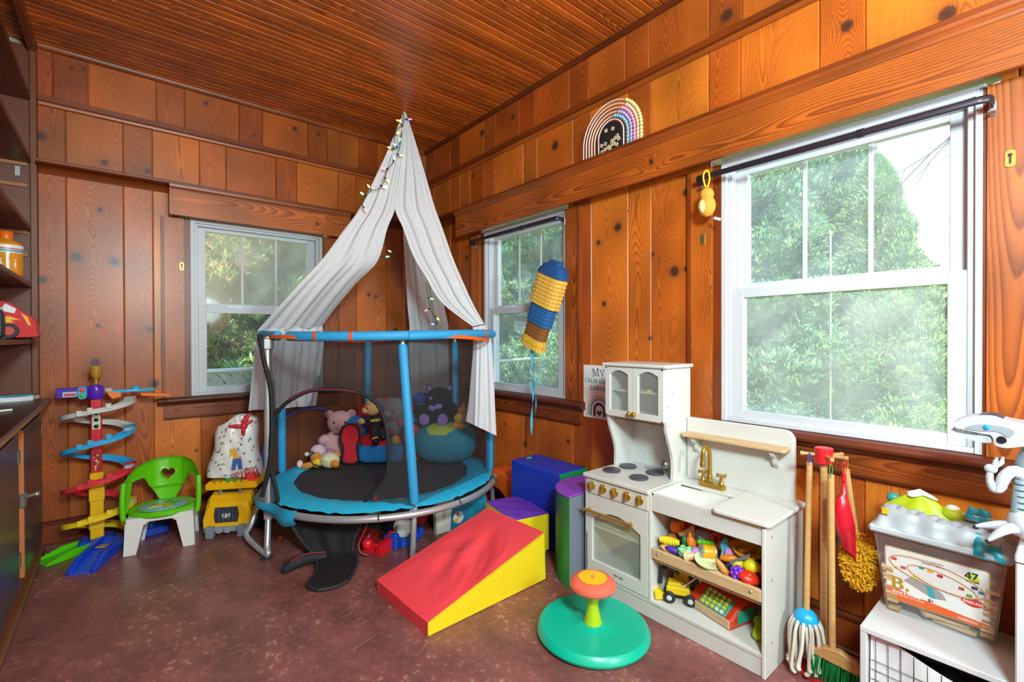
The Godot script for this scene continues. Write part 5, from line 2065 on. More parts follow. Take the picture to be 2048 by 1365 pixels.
func plush():
	var P := "plush"
	var pk := M("e2b2b6", 0.85, 0.0, P)
	var pk2 := M("c88a9e", 0.85, 0.0, P)
	# pig
	var t := T("plush_pig", "big pale pink plush pig sitting left of the armchair", "plush toy", V(-0.786, 0.266, 0.215), -26)
	eb(t, "body", V(-0.02, 0.095, 0), V(0.088, 0.10, 0.07), pk)
	var h := eb(t, "head", V(0.006, 0.245, 0.01), V(0.086, 0.078, 0.07), pk)
	eb(t, "snout", V(0.012, 0.226, 0.072), V(0.034, 0.026, 0.022), M("dba0a4", 0.8, 0.0, P))
	for s in [-1, 1]:
		eb(t, "nostril", V(0.012 + s * 0.011, 0.229, 0.094), V(0.003, 0.005, 0.003), M("8a5a5e", 0.7))
		eb(t, "ear", V(0.006 + s * 0.072, 0.300, 0.0), V(0.030, 0.028, 0.012), M("d8989e", 0.85, 0.0, P), V(0, 0, -s * 30))
	eyes(t, V(0.008, 0.252, 0.070), 0.034, 0.009)
	eb(t, "arm", V(-0.095, 0.135, 0.03), V(0.045, 0.034, 0.036), pk, V(0, 0, 20))
	eb(t, "arm", V(0.065, 0.13, 0.03), V(0.045, 0.034, 0.036), pk, V(0, 0, -20))
	eb(t, "leg", V(-0.055, 0.045, 0.07), V(0.042, 0.042, 0.05), pk2)
	eb(t, "leg", V(0.055, 0.045, 0.06), V(0.042, 0.042, 0.05), pk2)
	B()
	lathe([Vector2(0.045, 0.168), Vector2(0.052, 0.173), Vector2(0.045, 0.178)], 20, X(V(0, 0, 0.01)))
	E("collar", M("2f5a4c", 0.6), t)
	# lying dog with a yellow vest
	var og := M("d98a2c", 0.85, 0.0, P)
	var cr := M("e6d8b4", 0.85, 0.0, P)
	t = T("plush_dog", "orange and cream plush dog in a yellow vest lying at the left of the mat", "plush toy", V(-0.975, 0.268, 0.385), -36)
	eb(t, "body", V(-0.01, 0.042, 0.0), V(0.05, 0.036, 0.036), og, V(0, 0, 25))
	eb(t, "vest", V(-0.012, 0.040, 0.003), V(0.040, 0.038, 0.038), M("e8c01c", 0.6, 0.0, "cloth"), V(0, 0, 25))
	B()
	tube([V(-0.045, 0.052, 0.028), V(-0.02, 0.032, 0.045), V(0.02, 0.018, 0.035)], 0.005, 6)
	E("belt", M("3a4048", 0.6), t)
	eb(t, "head", V(0.068, 0.048, 0.01), V(0.060, 0.048, 0.045), cr)
	eb(t, "ear", V(0.102, 0.036, 0.038), V(0.034, 0.024, 0.018), og, V(0, 0, -30))
	eb(t, "ear", V(0.095, 0.075, -0.02), V(0.030, 0.022, 0.016), og)
	eb(t, "muzzle", V(0.055, 0.062, 0.042), V(0.026, 0.02, 0.018), cr)
	eb(t, "arm", V(-0.015, 0.080, 0.03), V(0.034, 0.020, 0.02), og, V(0, 0, 35))
	eb(t, "arm", V(-0.055, 0.088, 0.0), V(0.022, 0.02, 0.018), M("3a4654", 0.7))
	eb(t, "leg", V(-0.060, 0.024, 0.03), V(0.045, 0.020, 0.022), og, V(0, 0, 12))
	eb(t, "foot", V(-0.108, 0.034, 0.03), V(0.018, 0.024, 0.02), M("e8cfc8", 0.85, 0.0, P))
	eb(t, "paw", V(-0.070, 0.092, 0.02), V(0.014, 0.013, 0.013), M("e8cfc8", 0.85, 0.0, P))
	t = T("plush_doll", "small pale pink plush face peeping over the lying dog", "plush toy", V(-0.955, 0.267, 0.30), -34)
	eb(t, "head", V(0.0, 0.085, 0), V(0.05, 0.045, 0.04), M("e0c2d2", 0.85, 0.0, P))
	eb(t, "body", V(0.0, 0.03, -0.005), V(0.045, 0.032, 0.035), M("d8b4c8", 0.85, 0.0, P))
	eb(t, "eye", V(-0.012, 0.085, 0.039), V(0.006, 0.006, 0.003), M("2c5a7c", 0.2))
	eb(t, "nose", V(0.012, 0.084, 0.040), V(0.004, 0.004, 0.003), M("c81c30", 0.4))
	# armchair: blue and red, boot-shaped red fronts with dark piping
	var bl := M("1878c4", 0.75, 0.0, "cloth")
	var rd := M("cf1a2c", 0.75, 0.0, "cloth")
	var pip := M("1b1b1f", 0.7)
	t = T("plush_armchair", "child's blue and red plush armchair with dark-piped boot-shaped arm fronts", "armchair", V(-0.638, 0.268, 0.545), -34.7)
	B()
	ell(V(0, 0.062, -0.08), V(0.152, 0.062, 0.09), Transform3D(), 32, 16, 0.4)
	E("front_cushion", bl, t)
	B()
	ell(V(0, 0.128, -0.13), V(0.155, 0.045, 0.13), Transform3D(), 24, 12, 0.6)
	E("seat", rd, t)
	B()
	ell(V(0, 0.27, -0.27), V(0.215, 0.16, 0.06), X(V(0, 0, 0), V(-8, 0, 0)), 28, 14, 0.75)
	E("backrest", rd, t)
	for s in [-1, 1]:
		B()
		ell(V(s * 0.195, 0.155, -0.17), V(0.068, 0.155, 0.165), X(V(0, 0, 0), V(-8, 0, 0)), 20, 12, 0.7)
		E("arm", bl, t)
		var so := []
		for q in spline([Vector2(-0.050, 0.02), Vector2(-0.043, 0.085), Vector2(-0.046, 0.12), Vector2(-0.060, 0.17), Vector2(-0.045, 0.235), Vector2(0.0, 0.258), Vector2(0.045, 0.235), Vector2(0.058, 0.17), Vector2(0.044, 0.12), Vector2(0.042, 0.085), Vector2(0.048, 0.02), Vector2(0.0, 0.0)], 4, true):
			so.append(q)
		B()
		ext(so, -0.10, 0.0, X(V(s * 0.195, 0.002, 0.0)), 0.008, true)
		E("arm_front", rd, t)
		var ring := []
		for q in so:
			ring.append(V(q.x * 1.03 + s * 0.195, q.y + 0.002, -0.004))
		B()
		tube(ring, 0.007, 6, true)
		E("piping", pip, t)
	# soldier bear
	var tan := M("c9a468", 0.85, 0.0, P)
	t = T("plush_bear", "small tan plush bear in a black ARMY shirt sitting in the armchair", "plush toy", V(-0.672, 0.422, 0.545), -30)
	eb(t, "body", V(0.0, 0.115, 0), V(0.042, 0.058, 0.034), M("1c1c1e", 0.8, 0.0, "cloth"))
	var hd := eb(t, "head", V(-0.022, 0.205, 0), V(0.047, 0.042, 0.04), tan)
	eb(t, "muzzle", V(-0.062, 0.198, 0.012), V(0.022, 0.019, 0.02), M("d8b880", 0.85, 0.0, P))
	eb(t, "ear", V(-0.005, 0.243, 0.012), V(0.014, 0.014, 0.008), tan)
	eb(t, "ear", V(-0.045, 0.245, -0.01), V(0.013, 0.013, 0.008), tan)
	eb(t, "nose", V(-0.083, 0.203, 0.012), V(0.005, 0.005, 0.005), M("2a1c14", 0.5))
	eb(t, "eye", V(-0.048, 0.215, 0.032), V(0.005, 0.005, 0.004), M("15120f", 0.2))
	eb(t, "arm", V(-0.055, 0.145, 0.012), V(0.034, 0.018, 0.018), M("1c1c1e", 0.8, 0.0, "cloth"), V(0, 0, -10))
	eb(t, "paw", V(-0.085, 0.132, 0.02), V(0.023, 0.020, 0.018), tan)
	eb(t, "arm", V(0.05, 0.12, 0.015), V(0.02, 0.036, 0.02), M("1c1c1e", 0.8, 0.0, "cloth"), V(0, 0, 20))
	eb(t, "leg", V(-0.006, 0.052, 0.025), V(0.023, 0.046, 0.024), M("26262a", 0.8, 0.0, "cloth"))
	eb(t, "ankle", V(-0.002, 0.022, 0.032), V(0.019, 0.018, 0.018), tan)
	eb(t, "boot", V(0.004, 0.002, 0.042), V(0.022, 0.024, 0.026), M("121214", 0.25))
	eb(t, "leg", V(0.04, 0.055, 0.03), V(0.023, 0.03, 0.034), M("26262a", 0.8, 0.0, "cloth"))
	eb(t, "boot", V(0.052, 0.03, 0.045), V(0.02, 0.022, 0.022), M("121214", 0.25))
	text("ARMY", 0.017, "lettering", M("e8cc2c", 0.5), t, X(V(0.002, 0.137, 0.0325), V(-14, 0, 4)), "Droid Sans", true)
	# yellow-footed toy
	t = T("plush_bee", "little black plush toy with round yellow feet beside the ARMY bear", "plush toy", V(-0.60, 0.412, 0.575), -30)
	eb(t, "body", V(-0.01, 0.045, -0.02), V(0.04, 0.04, 0.035), M("1c1b1a", 0.85, 0.0, P))
	eb(t, "patch", V(-0.042, 0.072, 0.0), V(0.014, 0.01, 0.012), M("e8d020", 0.8, 0.0, P))
	eb(t, "foot", V(-0.018, 0.045, 0.025), V(0.028, 0.032, 0.024), M("e6ca24", 0.8, 0.0, P))
	eb(t, "foot", V(0.045, 0.012, 0.03), V(0.027, 0.030, 0.024), M("d8b42c", 0.8, 0.0, P))
	eb(t, "bow", V(0.03, 0.062, 0.0), V(0.018, 0.014, 0.012), M("b02c34", 0.8, 0.0, P))
	# grey toy
	var gy := M("8d8a96", 0.9, 0.0, P)
	t = T("plush_elephant", "grey plush toy with a pale pink nose leaning on the red chair back", "plush toy", V(-0.525, 0.44, 0.49), -36)
	eb(t, "body", V(0.0, 0.06, 0), V(0.068, 0.075, 0.05), gy)
	eb(t, "head", V(0.0, 0.165, 0.01), V(0.085, 0.080, 0.062), gy)
	eb(t, "ear", V(-0.078, 0.19, 0.0), V(0.034, 0.05, 0.014), gy, V(0, 0, 20))
	eb(t, "ear", V(0.078, 0.19, 0.0), V(0.034, 0.05, 0.014), gy, V(0, 0, -20))
	eb(t, "muzzle", V(-0.03, 0.14, 0.062), V(0.03, 0.026, 0.02), M("a4a0ac", 0.9, 0.0, P))
	eb(t, "nose", V(-0.034, 0.146, 0.084), V(0.011, 0.010, 0.006), M("e0b0b0", 0.6))
	eb(t, "eye", V(0.012, 0.158, 0.068), V(0.007, 0.007, 0.005), M("15120f", 0.15))
	eb(t, "eye", V(-0.055, 0.162, 0.060), V(0.007, 0.007, 0.005), M("15120f", 0.15))
	B()
	lathe([Vector2(0.045, 0.09), Vector2(0.07, 0.098), Vector2(0.06, 0.108)], 20, Transform3D(), Vector2(1, 0.8))
	E("red_scarf", M("a02830", 0.8, 0.0, "cloth"), t)
	eb(t, "arm", V(0.062, 0.075, 0.035), V(0.03, 0.042, 0.028), M("b8504c", 0.85, 0.0, P), V(0, 0, 30))
	# monkey
	var br := M("6c4228", 0.85, 0.0, P)
	t = T("plush_monkey", "brown plush monkey in a black cap between the chair and the black cat", "plush toy", V(-0.355, 0.43, 0.585), -36)
	eb(t, "body", V(-0.01, 0.03, 0), V(0.062, 0.05, 0.04), M("222226", 0.85, 0.0, "cloth"))
	eb(t, "head", V(0.0, 0.125, 0), V(0.066, 0.062, 0.05), br)
	eb(t, "face", V(0.012, 0.112, 0.030), V(0.042, 0.055, 0.028), M("d2a468", 0.8, 0.0, P))
	eb(t, "ear", V(-0.064, 0.11, 0.005), V(0.016, 0.024, 0.012), M("d2a468", 0.8, 0.0, P))
	eb(t, "eye", V(0.0, 0.125, 0.056), V(0.011, 0.013, 0.005), M("e8e4dc", 0.4))
	eb(t, "pupil", V(0.002, 0.123, 0.061), V(0.005, 0.006, 0.002), M("1a1410", 0.2))
	B()
	lathe([Vector2(0.0, 0.15), Vector2(0.078, 0.155), Vector2(0.075, 0.163), Vector2(0.058, 0.172), Vector2(0.052, 0.198), Vector2(0, 0.202)], 24, Transform3D(), Vector2(1, 0.8))
	E("cap", M("17171a", 0.8, 0.0, "cloth"), t)
	t = T("plush_in_blue_cap", "plush toy mostly hidden behind the monkey, showing a blue cap with a yellow band", "plush toy", V(-0.315, 0.43, 0.50), -36)
	eb(t, "body", V(0, 0.09, 0), V(0.05, 0.09, 0.036), br)
	eb(t, "cap", V(0.0, 0.225, 0.0), V(0.066, 0.050, 0.048), M("184ca8", 0.8, 0.0, P))
	eb(t, "cap_band", V(0.024, 0.188, 0.022), V(0.05, 0.012, 0.034), M("d8c02c", 0.7, 0.0, P), V(0, 0, -10))
	# black cat
	var bk := M("17161a", 0.9, 0.0, P)
	var pu := M("8a70bc", 0.85, 0.0, P)
	t = T("plush_cat", "black plush cat with a purple bow and purple paws on the teal beanbag", "plush toy", V(-0.320, 0.515, 0.725), -36)
	eb(t, "body", V(0.0, 0.06, 0), V(0.092, 0.075, 0.06), bk)
	eb(t, "head", V(0.012, 0.168, 0.01), V(0.088, 0.078, 0.062), bk)
	for s in [-1, 1]:
		B()
		lathe([Vector2(0.024, 0), Vector2(0.018, 0.022), Vector2(0.0, 0.05)], 12, X(V(0.012 + s * 0.062, 0.222, 0.0), V(0, 0, -s * 24)), Vector2(1, 0.5))
		E("ear", bk, t)
		B()
		lathe([Vector2(0.016, 0), Vector2(0.011, 0.018), Vector2(0.0, 0.036)], 10, X(V(0.012 + s * 0.062, 0.226, 0.008), V(0, 0, -s * 24)), Vector2(1, 0.4))
		E("ear_lining", pu, t)
		eb(t, "bow_loop", V(s * 0.022 - 0.012, 0.118 + s * 0.006, 0.062), V(0.024, 0.019, 0.012), pu, V(0, 0, s * 24))
	eb(t, "bow_knot", V(-0.012, 0.116, 0.070), V(0.01, 0.012, 0.010), pu)
	eb(t, "nose_patch", V(-0.04, 0.175, 0.060), V(0.014, 0.010, 0.006), pu)
	eb(t, "arm", V(-0.09, 0.085, 0.025), V(0.04, 0.05, 0.035), bk, V(0, 0, -25))
	eb(t, "arm", V(0.10, 0.09, 0.02), V(0.04, 0.06, 0.035), bk, V(0, 0, 25))
	for s in [[-0.075, 0.045], [0.042, 0.04]]:
		eb(t, "leg", V(s[0], s[1], 0.05), V(0.045, 0.042, 0.05), bk)
		eb(t, "paw_pad", V(s[0] - 0.004, s[1], 0.098), V(0.034, 0.036 if s[0] < 0 else 0.04, 0.008), pu)
	# fox-like toy
	t = T("plush_fox", "small orange plush toy in yellow beside the black cat, half behind the white drape", "plush toy", V(-0.245, 0.500, 0.862), -36)
	eb(t, "head", V(0.022, 0.105, -0.01), V(0.032, 0.034, 0.026), M("b86c34", 0.85, 0.0, P))
	eb(t, "ear", V(0.028, 0.142, -0.01), V(0.012, 0.018, 0.008), M("c27a44", 0.85, 0.0, P))
	eb(t, "body", V(0.0, 0.058, 0.0), V(0.034, 0.034, 0.026), M("c8a41c", 0.8, 0.0, P))
	eb(t, "shirt", V(0.035, 0.06, 0.0), V(0.028, 0.03, 0.024), M("c88ca4", 0.8, 0.0, P))
	eb(t, "foot", V(-0.025, 0.018, 0.03), V(0.026, 0.022, 0.024), M("cc8a24", 0.8, 0.0, P))
	eb(t, "foot", V(0.022, 0.014, 0.035), V(0.026, 0.021, 0.024), M("cc8a24", 0.8, 0.0, P))
	# beanbag
	t = T("beanbag", "teal beanbag with a lime green patch on its top", "beanbag", V(-0.285, 0.266, 0.760), -39)
	B()
	ell(V(0, 0.132, 0), V(0.208, 0.135, 0.165), Transform3D(), 32, 18, 0.85)
	var bb := E("bag_body", M("177f9a", 0.7, 0.0, "cloth"), t)
	B()
	sheet(12, 12, func(u, v):
		var la: float = deg_to_rad(lerpf(28.0, 78.0, v))
		var lo: float = deg_to_rad(100.0 + lerpf(-44.0, 38.0, u) * lerpf(0.35, 1.0, smoothstep(0.0, 0.55, v)))
		var cl := pow(cos(la), 0.85)
		return V(0, 0.132, 0) + V(signf(cos(lo)) * pow(absf(cos(lo)), 0.85) * cl * 0.2095, pow(sin(la), 0.85) * 0.1365, pow(sin(lo), 0.85) * cl * 0.1665))
	E("lime_patch", M("a4b848", 0.7, 0.0, "cloth"), bb)
	# hoop
	t = T("hula_hoop", "blue hula hoop leaning on the panelling behind the trampoline", "hoop", V(-0.935, 0.0, 0.055))
	var hp := []
	for k in 40:
		var a := TAU * k / 40.0
		hp.append(V(cos(a) * 0.295, 0.305 + sin(a) * 0.295, 0.0))
	B()
	tube(hp, 0.0095, 8, true)
	E("tube", M("4a5cc4", 0.3), t)

# ------------------------------------------------------------------ toys stored under the trampoline
func under_tramp():
	var t := T("hand_drum", "black and wooden hand drum under the trampoline behind the door flap", "drum", V(-0.96, 0, 0.80))
	B()
	lathe([Vector2(0, 0), Vector2(0.082, 0), Vector2(0.086, 0.01), Vector2(0.086, 0.05)], 28)
	lathe([Vector2(0.086, 0.072), Vector2(0.084, 0.118), Vector2(0.078, 0.126), Vector2(0.0, 0.126)], 28)
	E("shell", M("161617", 0.3), t)
	B()
	lathe([Vector2(0.085, 0.05), Vector2(0.088, 0.052), Vector2(0.088, 0.070), Vector2(0.085, 0.072)], 28)
	E("wooden_band", M("b0602c", 0.5), t)
	B()
	cyl(V(0, 0.126, 0), 0.072, 0.004, 28)
	E("drum_skin", M("8a5c3c", 0.6), t)
	var bk := M("d81a26", 0.3)
	t = T("toy_scoop", "red plastic toy scoop lying under the trampoline by its front leg", "toy", V(-0.915, 0, 1.165), 30)
	B()
	ext([Vector2(-0.06, 0), Vector2(0.06, 0), Vector2(0.072, 0.055), Vector2(0.05, 0.085), Vector2(0.03, 0.06), Vector2(-0.03, 0.055), Vector2(-0.072, 0.05)], 0.01, 0.045, Transform3D(), 0.003)
	E("scoop_front", bk, t)
	B()
	box(V(0, 0.006, -0.03), V(0.11, 0.012, 0.09), 0.003)
	box(V(-0.052, 0.03, -0.03), V(0.012, 0.05, 0.09), 0.003)
	E("scoop_tray", bk, t)
	B()
	ell(V(-0.045, 0.045, -0.05), V(0.03, 0.03, 0.03), Transform3D(), 10, 7)
	E("knob", bk, t)
	t = T("toy_engine", "dark red rounded toy behind the red scoop under the trampoline", "toy", V(-0.93, 0, 1.03), 20)
	B()
	ext(arc(Vector2(0, 0.03), 0.045, 0, 180, 14) + [Vector2(-0.045, 0), Vector2(0.045, 0)], -0.045, 0.045, Transform3D(), 0.006)
	E("body", M("8e1c1e", 0.4), t)
	t = T("plush_panda", "white and black plush toy under the trampoline rim", "plush toy", V(-0.86, 0, 0.93), -30)
	eb(t, "body", V(0, 0.055, 0), V(0.06, 0.055, 0.05), M("1b1b1e", 0.9, 0.0, "plush"))
	eb(t, "head", V(0, 0.14, 0.01), V(0.058, 0.05, 0.05), M("d8d6d0", 0.9, 0.0, "plush"))
	eb(t, "eye_patch", V(0.02, 0.148, 0.05), V(0.022, 0.010, 0.012), M("151517", 0.8, 0.0, "plush"), V(0, 0, 25))
	eb(t, "ear", V(0.05, 0.18, 0.0), V(0.02, 0.02, 0.012), M("1b1b1e", 0.9, 0.0, "plush"))
	t = T("dark_sack", "dark navy sack slumped under the middle of the trampoline", "sack", V(-0.72, 0, 0.96), -35)
	B()
	sheet(32, 14, func(u, v):
		var a: float = u * TAU
		var r: float = pow(sin(PI * clampf(v, 0.02, 0.995)), 0.5) * (1.0 + 0.07 * sin(a * 7.0 + v * 6.0) + 0.05 * sin(a * 3.0 + 1.0))
		return V(cos(a) * 0.14 * r, 0.095 - 0.095 * cos(PI * v), sin(a) * 0.10 * r))
	E("cloth", M("1c2634", 0.6, 0.0, "cloth"), t)
	text("(M)", 0.018, "lettering", M("c8ccd0", 0.5), t, X(V(0.02, 0.09, 0.103), V(-4, 10, 0)))
	t = T("ring_crate", "royal blue plastic frame toy under the front edge of the trampoline", "toy", V(-0.775, 0, 1.135), 24)
	var bl := M("1446b8", 0.3)
	B()
	for s in [-1, 1]:
		box(V(0, 0.022, s * 0.06), V(0.17, 0.036, 0.024), 0.006)
		box(V(s * 0.078, 0.03, 0), V(0.024, 0.05, 0.13), 0.006)
	E("frame", bl, t)
	B()
	box(V(-0.10, 0.04, 0.02), V(0.03, 0.08, 0.05), 0.006)
	E("handle_block", bl, t)
	t = T("white_bundle", "crumpled white plastic bag standing in the blue frame toy", "bag", V(-0.775, 0.012, 1.12), 0)
	B()
	sheet(24, 10, func(u, v):
		var a: float = u * TAU
		var r: float = pow(sin(PI * clampf(v, 0.02, 0.995)), 0.6) * (1.0 + 0.12 * sin(a * 5.0 + v * 4.0) + 0.08 * sin(a * 9.0 - v * 7.0))
		return V(cos(a) * 0.045 * r, 0.052 - 0.052 * cos(PI * v), sin(a) * 0.038 * r))
	E("plastic", M("d9d9d6", 0.4), t)
	t = T("storage_block", "dull red box leaning on the cloth bag under the trampoline", "box", V(-0.60, 0.0, 1.03), 30)
	B()
	box(V(0, 0.058, 0), V(0.125, 0.062, 0.07), 0.004, X(V(0, 0.022, 0), V(0, 0, 14)))
	E("body", M("9c1c28", 0.4), t)
	# printed cloth bag
	t = T("cloth_bag", "white cloth shopping bag with blue sea print and a beach ball under the trampoline", "bag", V(-0.505, 0, 1.20), -4)
	B()
	var q := [Vector2(-0.10, 0), Vector2(0.09, 0), Vector2(0.105, 0.10), Vector2(0.10, 0.205), Vector2(-0.085, 0.215), Vector2(-0.105, 0.1)]
	ext(q, -0.05, 0.0, Transform3D(), 0.008)
	E("bag_body", M("cfc9bf", 0.6, 0.0, "cloth"), t)
	B()
	ext([Vector2(-0.02, 0.006), Vector2(0.088, 0.006), Vector2(0.101, 0.10), Vector2(0.097, 0.198), Vector2(0.01, 0.2), Vector2(-0.015, 0.1)], -0.001, 0.002)
	E("blue_print", M("1d6f96", 0.6, 0.0, "cloth"), t)
	B()
	ext(arc(Vector2(0.03, 0.072), 0.033, 0, 350, 24), 0.002, 0.004)
	var ball := E("ball_print", M("e4e2da", 0.5), t)
	for k in [[10, 70, "58b0c0"], [75, 130, "d83428"], [195, 255, "d8b848"]]:
		B()
		ext([Vector2(0.03, 0.072)] + arc(Vector2(0.03, 0.072), 0.032, k[0], k[1], 8), 0.004, 0.005)
		E("ball_stripe", M(k[2], 0.5), ball)
	text("RECYCLED", 0.014, "lettering", M("55504c", 0.6), t, X(V(-0.062, 0.125, 0.002), V(0, 0, -84)))
	B()
	for s in [-0.03, 0.06]:
		tube(spline([V(s, 0.20, -0.02), V(s + 0.006, 0.228, -0.02), V(s + 0.03, 0.222, -0.02), V(s + 0.035, 0.20, -0.02)], 4), 0.004, 5)
	E("bag_handles", M("30383c", 0.7), t)
	t = T("teal_towel", "bright teal fuzzy blanket bundled beside the cloth bag under the trampoline", "blanket", V(-0.36, 0, 1.10), -20)
	B()
	sheet(36, 16, func(u, v):
		var a: float = u * TAU
		var r: float = pow(sin(PI * clampf(v, 0.02, 0.995)), 0.45) * (1.0 + 0.06 * sin(a * 9.0 + v * 5.0) + 0.06 * sin(a * 4.0))
		return V(cos(a) * 0.12 * r, 0.112 - 0.112 * cos(PI * v), sin(a) * 0.12 * r))
	E("fleece", M("1c93b4", 0.9, 0.0, "plush"), t)
	t = T("red_bead", "small coral toy ball on the floor under the left of the trampoline", "ball", V(-1.28, 0.012, 0.70))
	eb(t, "ball", Vector3.ZERO, V(0.012, 0.012, 0.012), M("f0604c", 0.3))

# ------------------------------------------------------------------ foam climbing blocks and the spinning toy
func blocks():
	var re := M("f24650", 0.5, 0.0, "vinyl")
	var ye := M("ecd21c", 0.45, 0.0, "vinyl")
	var t := T("foam_wedge", "red and yellow padded foam wedge ramp in the middle of the floor", "foam block", V(-0.785, 0, 1.715), 2.0)
	# local: low end at -x, high end at +x; z is its width
	B()
	var low := 0.05
	var hi := 0.212
	sheet(60, 44, func(u, v):
		var x := lerpf(-0.305, 0.300, u)
		var z := lerpf(0.205, -0.205, v)
		var y := lerpf(low, hi, u)
		var e := minf(minf(u, 1 - u) * 6.0, minf(v, 1 - v) * 8.0)
		var k := smoothstep(0.0, 1.0, e)
		var a := sin((u * 0.9 + (v - 0.5) * (v - 0.5) * 1.6) * 17.0)
		var b := sin(u * 13.0 - v * 10.0 + sin(v * 6.0) * 1.4)
		var w := exp(-pow((u - 0.52) / 0.26, 2.0)) * exp(-pow((v - 0.42) / 0.32, 2.0))
		return V(x, y + k * (0.004 + w * (0.011 * a * absf(a) + 0.010 * b) - 0.012 * w), z))
	bc(V(-0.305, 0.0, -0.204), V(-0.300, low, 0.204), 0.001)
	E("red_top", re, t)
	B()
	for s in [-1, 1]:
		ext([Vector2(-0.304, 0.001), Vector2(0.300, 0.001), Vector2(0.300, hi), Vector2(-0.304, low)], s * 0.2045 - 0.001, s * 0.2045 + 0.001)
	bc(V(0.298, 0.001, -0.204), V(0.301, hi, 0.204), 0.001)
	E("yellow_sides", ye, t)
	B()
	tube([V(-0.304, 0.004, 0.206), V(0.301, 0.004, 0.206), V(0.301, hi, 0.206), V(-0.304, low, 0.206), V(-0.304, 0.004, 0.206)], 0.003, 5)
	E("seam", M("d4b812", 0.5), t)
	# step
	t = T("foam_step", "yellow foam step with a purple top behind the red wedge", "foam block", V(-0.362, 0, 1.575), -12.0)
	B()
	bc(V(-0.105, 0.022, -0.155), V(0.105, 0.205, 0.155), 0.005)
	E("yellow_sides", ye, t)
	B()
	sheet(24, 24, func(u, v):
		var e := smoothstep(0.0, 1.0, minf(minf(u, 1 - u), minf(v, 1 - v)) * 7.0)
		return V(lerpf(-0.105, 0.105, u), 0.205 + e * (0.006 + 0.004 * sin(u * 11.0 + v * 7.0) * sin(v * 9.0)), lerpf(0.155, -0.155, v)))
	E("purple_top", M("7038b8", 0.5, 0.0, "vinyl"), t)
	for x in [-0.085, 0.085]:
		for z in [-0.13, 0.13]:
			B()
			cyl(V(0, -0.007, 0), 0.014, 0.014, 14, X(V(x, 0.0145, z), V(0, 0, 90)))
			E("caster", M("d8d8da", 0.4), t)
	t = T("foam_block", "tall royal blue foam block with a green end against the right wall", "foam block", V(-0.155, 0, 1.60), 0.0)
	B()
	bc(V(-0.103, 0.001, -0.193), V(0.100, 0.402, 0.188), 0.006)
	E("blue_body", M("1636b4", 0.45, 0.0, "vinyl"), t)
	B()
	bc(V(-0.101, 0.004, 0.186), V(0.099, 0.400, 0.1915), 0.002)
	E("green_end", M("168c4c", 0.45, 0.0, "vinyl"), t)
	B()
	ext(spline([Vector2(-0.02, 0), Vector2(0.0, 0.01), Vector2(0.02, 0.0), Vector2(0.0, -0.012)], 3, true), 0.4, 0.4035, X(V(-0.005, 0.003, -0.15), V(-90, 0, 0)))
	E("paint_mark", M("5fb89c", 0.5), t)
	# half cylinder, flat side towards the viewer's right
	t = T("foam_half_cylinder", "half-round foam block with purple top, green curve and grey flat side by the play kitchen", "foam block", V(-0.25, 0, 2.03))
	B()
	var q := arc(Vector2(0, 0), 0.198, 0, 180, 28)
	var body := Transform3D(Basis(V(1, 0, 0), V(0, 0, -1), V(0, 1, 0)), Vector3.ZERO)
	ext(q, 0.002, 0.386, body, 0.0, false)
	E("green_curve", M("128040", 0.45, 0.0, "vinyl"), t)
	B()
	var q2 := arc(Vector2(0, 0.001), 0.199, 0, 180, 28)
	ext(q2, 0.386, 0.395, body, 0.004, false)
	E("purple_top", M("8a46bc", 0.5, 0.0, "vinyl"), t)
	B()
	bc(V(-0.196, 0.004, -0.002), V(0.196, 0.388, 0.003), 0.002)
	E("grey_face", M("6e7684", 0.5, 0.0, "vinyl"), t)
	# orange and red arch behind
	t = T("foam_arch", "orange and red foam arch tucked behind the trampoline and the blue block", "foam block", V(-0.085, 0, 1.18), 0)
	var seg := func(a0: float, a1: float, m: Material, nm: String):
		B()
		var o := arc(Vector2.ZERO, 0.27, a0, a1, 16)
		var i := arc(Vector2.ZERO, 0.16, a1, a0, 16)
		ext(o + i, -0.075, 0.06, X(V(0, 0.0, 0), V(0, 90, 0)), 0.004)
		E(nm, m, t)
	t.position.z = 1.13
	seg.call(60, 179.5, M("e8641c", 0.5, 0.0, "vinyl"), "orange_segment")
	seg.call(0.5, 60, M("d0242c", 0.5, 0.0, "vinyl"), "red_segment")
	# spinning seat toy
	t = T("spin_toy", "green sit-and-spin toy with a coral and yellow steering disc", "spinning toy", V(-0.61, 0, 2.30))
	B()
	lathe([Vector2(0.0, 0.004), Vector2(0.196, 0.004), Vector2(0.203, 0.010), Vector2(0.205, 0.018), Vector2(0.198, 0.034), Vector2(0.190, 0.041), Vector2(0.18, 0.041), Vector2(0.10, 0.034), Vector2(0.05, 0.037), Vector2(0.04, 0.042), Vector2(0, 0.044)], 64)
	E("base_disc", M("08b496", 0.28), t)
	B()
	lathe([Vector2(0.0, 0.040), Vector2(0.034, 0.040), Vector2(0.034, 0.046), Vector2(0.026, 0.07), Vector2(0.020, 0.105), Vector2(0.020, 0.13), Vector2(0.026, 0.158), Vector2(0.03, 0.165), Vector2(0, 0.165)], 32)
	E("stem", M("a8c81c", 0.3), t)
	B()
	lathe([Vector2(0.0, 0.160), Vector2(0.05, 0.160), Vector2(0.078, 0.168), Vector2(0.084, 0.178), Vector2(0.082, 0.190), Vector2(0.07, 0.201), Vector2(0.058, 0.204), Vector2(0.0, 0.203)], 48)
	E("steering_disc", M("ee6a54", 0.3), t)
	B()
	lathe([Vector2(0.0, 0.2032), Vector2(0.051, 0.2042), Vector2(0.052, 0.2065), Vector2(0.0, 0.207)], 40)
	var yl := E("yellow_centre", M("ecc010", 0.4, 0.0, "vinyl"), t)
	B()
